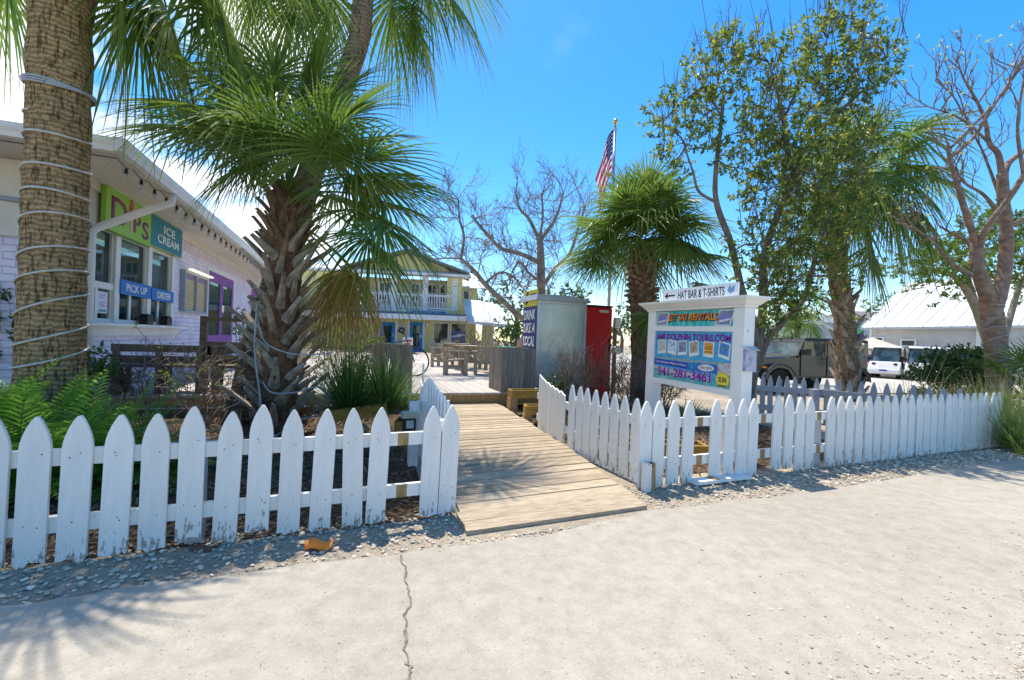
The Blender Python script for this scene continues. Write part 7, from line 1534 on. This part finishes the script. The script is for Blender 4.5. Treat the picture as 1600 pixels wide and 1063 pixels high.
# ---------------------------------------------------------------- shrubs, grasses, ferns
def dry_bush(label, base, spread, h, n, rn, m, lev=3, leaves=None, nl=0, r=.010, up=.12, group='bare shrubs'):
    b = thing('bare_shrub', label, 'shrub', base, 0, group); mb, lm = MB(), MB(); tips = []
    for k in range(n):
        a = rn.uniform(0, 6.28); e = rn.uniform(.7, 1.5); d = Vector((math.cos(a)*math.cos(e), math.sin(a)*math.cos(e), math.sin(e))); p = Vector(base)+Vector((math.cos(a), math.sin(a), 0))*spread*.25*rn.random()
        grow(mb, p, d, h*rn.uniform(.3, .45), r, lev, rn, bend=.35, up=up, tips=tips, kids=(1, 3), rmin=.0034, spreadv=.8)
    mb.build('stems', m, b, world=True)
    if leaves:
        for p, d in tips:
            if rn.random() < nl:
                for k in range(6): leaf(lm, p, (d*.4+rdir(rn, .2)).normalized(), UP, .055, .014)
        lm.build('leaves', leaves, b, world=True)
    return b
tw_tan = mat('twig_tan', (.30, .22, .16), (.17, .12, .09), rough=.95); tw_grey = mat('twig_grey', (.22, .18, .155), (.12, .095, .08), rough=.95); tw_red = mat('twig_red', (.22, .12, .09), (.12, .065, .05), rough=.95)
def gb(px, py, Y): p = at(px, py, Y); return Vector((p.x, Y, 0))
dry_bush('leafless tangled bush with lime shoots in front of the nearer deck bench', gb(232, 650, 5.9), .7, 1.35, 10, random.Random(1), tw_grey, 3, leaf_lime, .10, up=.05)
dry_bush('sparse leafless bush with yellow-green buds left of the leaning palm foot', gb(318, 655, 5.6), .7, 1.4, 11, random.Random(2), tw_tan, 3, leaf_lime, .10, up=.05)
dry_bush('leafless bush with dark stems beside the thick left palm', gb(180, 645, 5.9), .6, 1.0, 6, random.Random(9), tw_grey, 3, leaf_dark, .25, up=.05)
dry_bush('tan leafless bush in front of the cloudy glass kiosk', gb(885, 625, 7.9), .8, 1.35, 17, random.Random(3), tw_tan, 3, up=.2)
dry_bush('reddish leafless bush in front of the red cabinet', gb(945, 625, 7.7), .8, 1.45, 13, random.Random(4), tw_red, 3, up=.14)
dry_bush('grey thicket of bare stems at the foot of the fan palm', gb(985, 630, 8.0), .9, 1.3, 22, random.Random(5), tw_grey, 3, up=.12)
dry_bush('brown thicket of bare stems between the fan palm and the jet ski sign', gb(1030, 640, 8.2), .9, 1.1, 22, random.Random(6), dark_wood, 3, up=.06)
dry_bush('pale leafless bush in front of the yellow shop window', (at(742, 548, 19).x, 19, .3), 1.2, 2.6, 14, random.Random(7), tw_tan, 3, r=.02)
dry_bush('tangled brown bush behind the shaggy palm trunk, left of the strappy grass', gb(535, 640, 6.6), .8, 1.3, 16, random.Random(8), tw_grey, 3, leaf_lime, .25, up=.08)
def strap(label, base, n, L, w_, rn, m, droop=.8, el=(.5, 1.5), name='grass_clump', cat='grass', group='grass clumps', spread=.15, fold=True):
    g = thing(name, label, cat, base, 0, group); mb = MB()
    for k in range(n):
        a = rn.uniform(0, 6.28); e = rn.uniform(*el); d = Vector((math.cos(a)*math.cos(e), math.sin(a)*math.cos(e), math.sin(e))); p = Vector(base)+Vector((math.cos(a), math.sin(a), 0))*spread*rn.random(); l = L*rn.uniform(.6, 1.15); s_ = Vector((-math.sin(a), math.cos(a), 0)); K = 6; vs, cs = [], []; dd = d.copy(); q = p.copy(); br = rn.random()
        for j in range(K+1):
            t = j/K; ww = w_*(1-t**2.2)*.5+.0006; vs += [q-s_*ww, q+s_*ww]; cs += [(t, .5+.5*br, br, 1)]*2; q = q+dd*(l/K); dd = (dd-UP*droop*(.05+.28*t)*rn.uniform(.8, 1.2)).normalized()
        mb.add(vs, [(2*j, 2*j+1, 2*j+3, 2*j+2) for j in range(K)], 0, cs)
    mb.build('blades', m, g, world=True); return g
lily = leafmat('lily_blade', [(.03, .09, .018), (.06, .15, .025), (.11, .21, .04)], tips=((.3, .25, .07), .85), rough=.35, trans=.35, spec=.5)
straw = leafmat('straw_blade', [(.24, .28, .07), (.40, .36, .14), (.55, .45, .22), (.18, .25, .06)], tips=((.5, .4, .2), .5), rough=.6, trans=.35)
greeng = leafmat('green_grass_blade', [(.09, .18, .03), (.17, .27, .05), (.28, .33, .10)], tips=((.42, .36, .16), .55), rough=.55, trans=.35)
strap('dense dark green strappy clump in the tilted timber planter', at(548, 640, 5.15), 520, .82, .013, random.Random(1), lily, .55, (.25, 1.5), spread=.16)
strap('dark green strappy clump at the right, touching the left deck box', at(600, 640, 5.35), 420, .80, .013, random.Random(2), lily, .6, (.2, 1.5), spread=.15)
strap('yellowing fringe of strappy leaves hanging by the boardwalk fence post', at(632, 640, 5.5), 110, .5, .011, random.Random(3), greeng, .8, (.1, 1.3), spread=.1)
for k, (px, py, Y, n, L, m, lab) in enumerate(((1585, 690, 6.1, 420, 1.0, greeng, 'big arching green grass clump beyond the end of the right fence'), (1555, 660, 6.9, 300, 1.0, straw, 'tall straw-tipped grass at the foot of the reddish bare tree'), (1490, 655, 6.6, 260, .85, straw, 'straw-coloured grass behind the right fence below the dark shrub'), (1440, 650, 6.7, 240, .9, straw, 'dry tan grass behind the right fence, in front of the white carts'), (1395, 650, 6.8, 170, .8, straw, 'thin dry grass at the end of the grey back fence'), (1620, 700, 5.6, 300, .9, greeng, 'green grass clump at the right edge of the view'), (1525, 655, 7.0, 200, .9, greeng, 'green grass between the dark shrub and the reddish trunk'))):
    strap(lab, Vector((at(px, py, Y).x, Y, 0)), n, L, .009, random.Random(20+k), m, .62, (.45, 1.5), spread=.28)
mb = MB(); rn = random.Random(31); st0 = at(1440, 650, 6.6)
pl2 = thing('plume_grass', 'few tall pale seed plumes leaning right above the dry grass', 'grass', Vector((st0.x, 6.6, 0)))
for (x, y) in ((1470, 540), (1452, 560), (1482, 548), (1440, 580), (1492, 575), (1425, 585), (1408, 570)):
    b = Vector((st0.x+rn.uniform(-.15, .15), 6.6, 0)); e = at(x, y, 6.5); mb.tube([b, b.lerp(e, .5)+Vector((-.05, 0, .05)), e], [.004, .003, .0015], 4)
mb.build('stems', mat('plume_tan', (.5, .4, .24), (.38, .3, .17)), pl2, world=True)
for k, (px, py, Y, n, lab) in enumerate(((960, 640, 6.8, 40, 'small green strappy plant behind the right boardwalk fence'), (1000, 640, 7.1, 46, 'second small green plant in the dry thicket, left of the sign post'), (1075, 630, 7.4, 50, 'green tuft under the jet ski sign board'), (1055, 640, 7.0, 30, 'yellow-green tuft beside the far sign post'), (930, 650, 6.2, 40, 'low tuft just behind the pointed boardwalk pickets'))):
    strap(lab, gb(px, py, Y), n, .42, .022, random.Random(40+k), leaf_lime if k % 2 else greeng, .5, (.5, 1.45), spread=.08, name='leafy_plant', cat='plant', group='small green plants')
def shrub(label, c, rads, n, ll, rn, m, group='leafy shrubs', zmin=.03):
    b = thing('leafy_shrub', label, 'shrub', (c.x, c.y, 0), 0, group); lm, wm = MB(), MB()
    for k in range(n):
        o = rdir(rn, .2); o = Vector((o.x*rads[0], o.y*rads[1], abs(o.z)*rads[2] if o.z > -.3 else o.z*rads[2]))*rn.random()**.35*(1+.25*mnoise.noise(Vector((o.x*3, o.y*3, o.z*3)))); p = c+o
        if p.z < zmin: p.z = zmin+rn.random()*.2
        spray(lm, wm, p, (o.normalized()*.6+UP*.6+rdir(rn)*.4).normalized(), .16*ll/.08, rn.randint(7, 11), ll, rn)
        if k % 12 == 0: wm.tube([Vector((c.x, c.y, 0)), (Vector((c.x, c.y, 0))+p)/2+rdir(rn)*.06, p], [.012, .008, .004], 4, cap=False)
    wm.build('stems', twig_m, b, world=True); lm.build('foliage', m, b, world=True); return b
shrub('rounded dark green shrub with lime tips in front of the white carts', at(1497, 600, 8.2), (.72, .5, .62), 620, .085, random.Random(1), leaf_dark)
shrub('low green bush in front of the cloudy kiosk', at(875, 606, 7.8), (.25, .2, .2), 70, .06, random.Random(2), leaf_dark)
shrub('glossy leafy sprig climbing at the far left wall', at(5, 540, 5.6), (.22, .3, .7), 110, .08, random.Random(3), leaf_dark)
shrub('green leafy sprig left of the nearer bench', at(140, 590, 5.6), (.3, .2, .35), 60, .075, random.Random(4), leaf_dark)
shrub('yellow flowering shrub behind the strappy grass, left of the yellow building', at(545, 545, 9.5), (.9, .5, .7), 150, .08, random.Random(6), leaf_lime)
shrub('leafy pot plant beside the second purple door', at(380, 510, 9.5), (.22, .2, .35), 50, .07, random.Random(7), leaf_dark)
# fan-leaved palmetto at the right edge
rn = random.Random(8); pb = at(1612, 650, 7.2); pmt = thing('palmetto', 'low bright green fan-leaved palmetto at the right edge beyond the grass', 'plant', (pb.x, 7.2, 0)); crown(pmt, Vector((pb.x, 7.2, .25)), rn, 26, .55, .65, el=(1.4, .1), nseg=26, droop=.25, age0=0, spread=1.9, wmax=.034)
rn = random.Random(9); pb = at(1248, 560, 18); pm2 = thing('palmetto', 'small yellow-green fan palm rising behind the parked car', 'plant', (pb.x, 18, -.15)); crown(pm2, at(1245, 488, 18), rn, 14, .95, .55, el=(1.0, -.7), nseg=24, droop=.5, age0=.5, spread=1.7, wmax=.03); mb = MB(); mb.tube([Vector((pb.x, 18, -.15)), at(1245, 488, 18)], [.12, .08], 8); mb.build('trunk', bark_brown, pm2, world=True)
# coontie ferns by the left fence
fern_m = leafmat('fern_leaf', [(.07, .21, .02), (.13, .31, .03), (.23, .40, .05), (.10, .25, .025)], tips=((.5, .25, .06), .72), rough=.4, trans=.48, spec=.5)
def fern(label, base, n, L, rn, az=None):
    g = thing('fern', label, 'fern', base, 0, 'ferns by the left fence'); mb, sm = MB(), MB()
    for k in range(n):
        a = rn.uniform(0, 6.28) if not az else rn.uniform(*az); e = rn.uniform(.35, 1.35); d = Vector((math.cos(a)*math.cos(e), math.sin(a)*math.cos(e), math.sin(e))); p = Vector(base)+Vector((math.cos(a), math.sin(a), 0))*.1*rn.random(); l = L*rn.uniform(.7, 1.15); K = 26; dd = d.copy(); pts = []; age = rn.random()**2
        for j in range(K+1): pts.append(p.copy()); p = p+dd*(l/K); dd = (dd-UP*.035*rn.uniform(.6, 1.4)).normalized()
        sm.tube(pts[::5]+[pts[-1]], [.005, .005, .004, .003, .002, .001, .001][:len(pts[::5])+1], 4, cap=False)
        s_ = Vector((-math.sin(a), math.cos(a), 0)); br = rn.random()
        for j in range(3, K+1):
            t = j/K; ax = (pts[min(j+1, K)]-pts[j-1]).normalized(); ll_ = .15*math.sin(PI*min(1, .18+.8*t))**.7*(L/.8)
            for sd in (-1, 1):
                o = (s_*sd+ax*.55+UP*.25).normalized(); b = pts[j]; tip = b+o*ll_-UP*.02; w_ = ax*(.0095*L/.8); mid = b+o*ll_*.5
                mb.add([b-w_*.5, b+w_*.5, mid+w_, tip, mid-w_], [(0, 1, 2, 4), (4, 2, 3)], 0, [(.1, age, br, 1)]*2+[(.5, age, br, 1), (1, age, br, 1), (.5, age, br, 1)])
    mb.build('fronds', fern_m, g, world=True); sm.build('stalks', mat_stalk, g, world=True); return g
for k, (px, py, Y, n, L, lab) in enumerate(((20, 760, 3.15, 38, .85, 'bright green fern at the left edge spilling over the white fence'), (95, 745, 3.35, 36, .80, 'green fern directly below the thick palm trunk'), (160, 735, 3.6, 30, .72, 'green fern with sunlit tips, right of the thick palm trunk'), (60, 700, 3.75, 34, .85, 'tall fern with orange-tipped fronds against the thick palm trunk'), (215, 745, 3.7, 22, .55, 'small low fern at the right end of the fern bank'), (-60, 760, 3.3, 30, .9, 'fern partly outside the left edge of the view'))):
    fern(lab, gb(px, py, Y), n, L*1.12, random.Random(60+k))
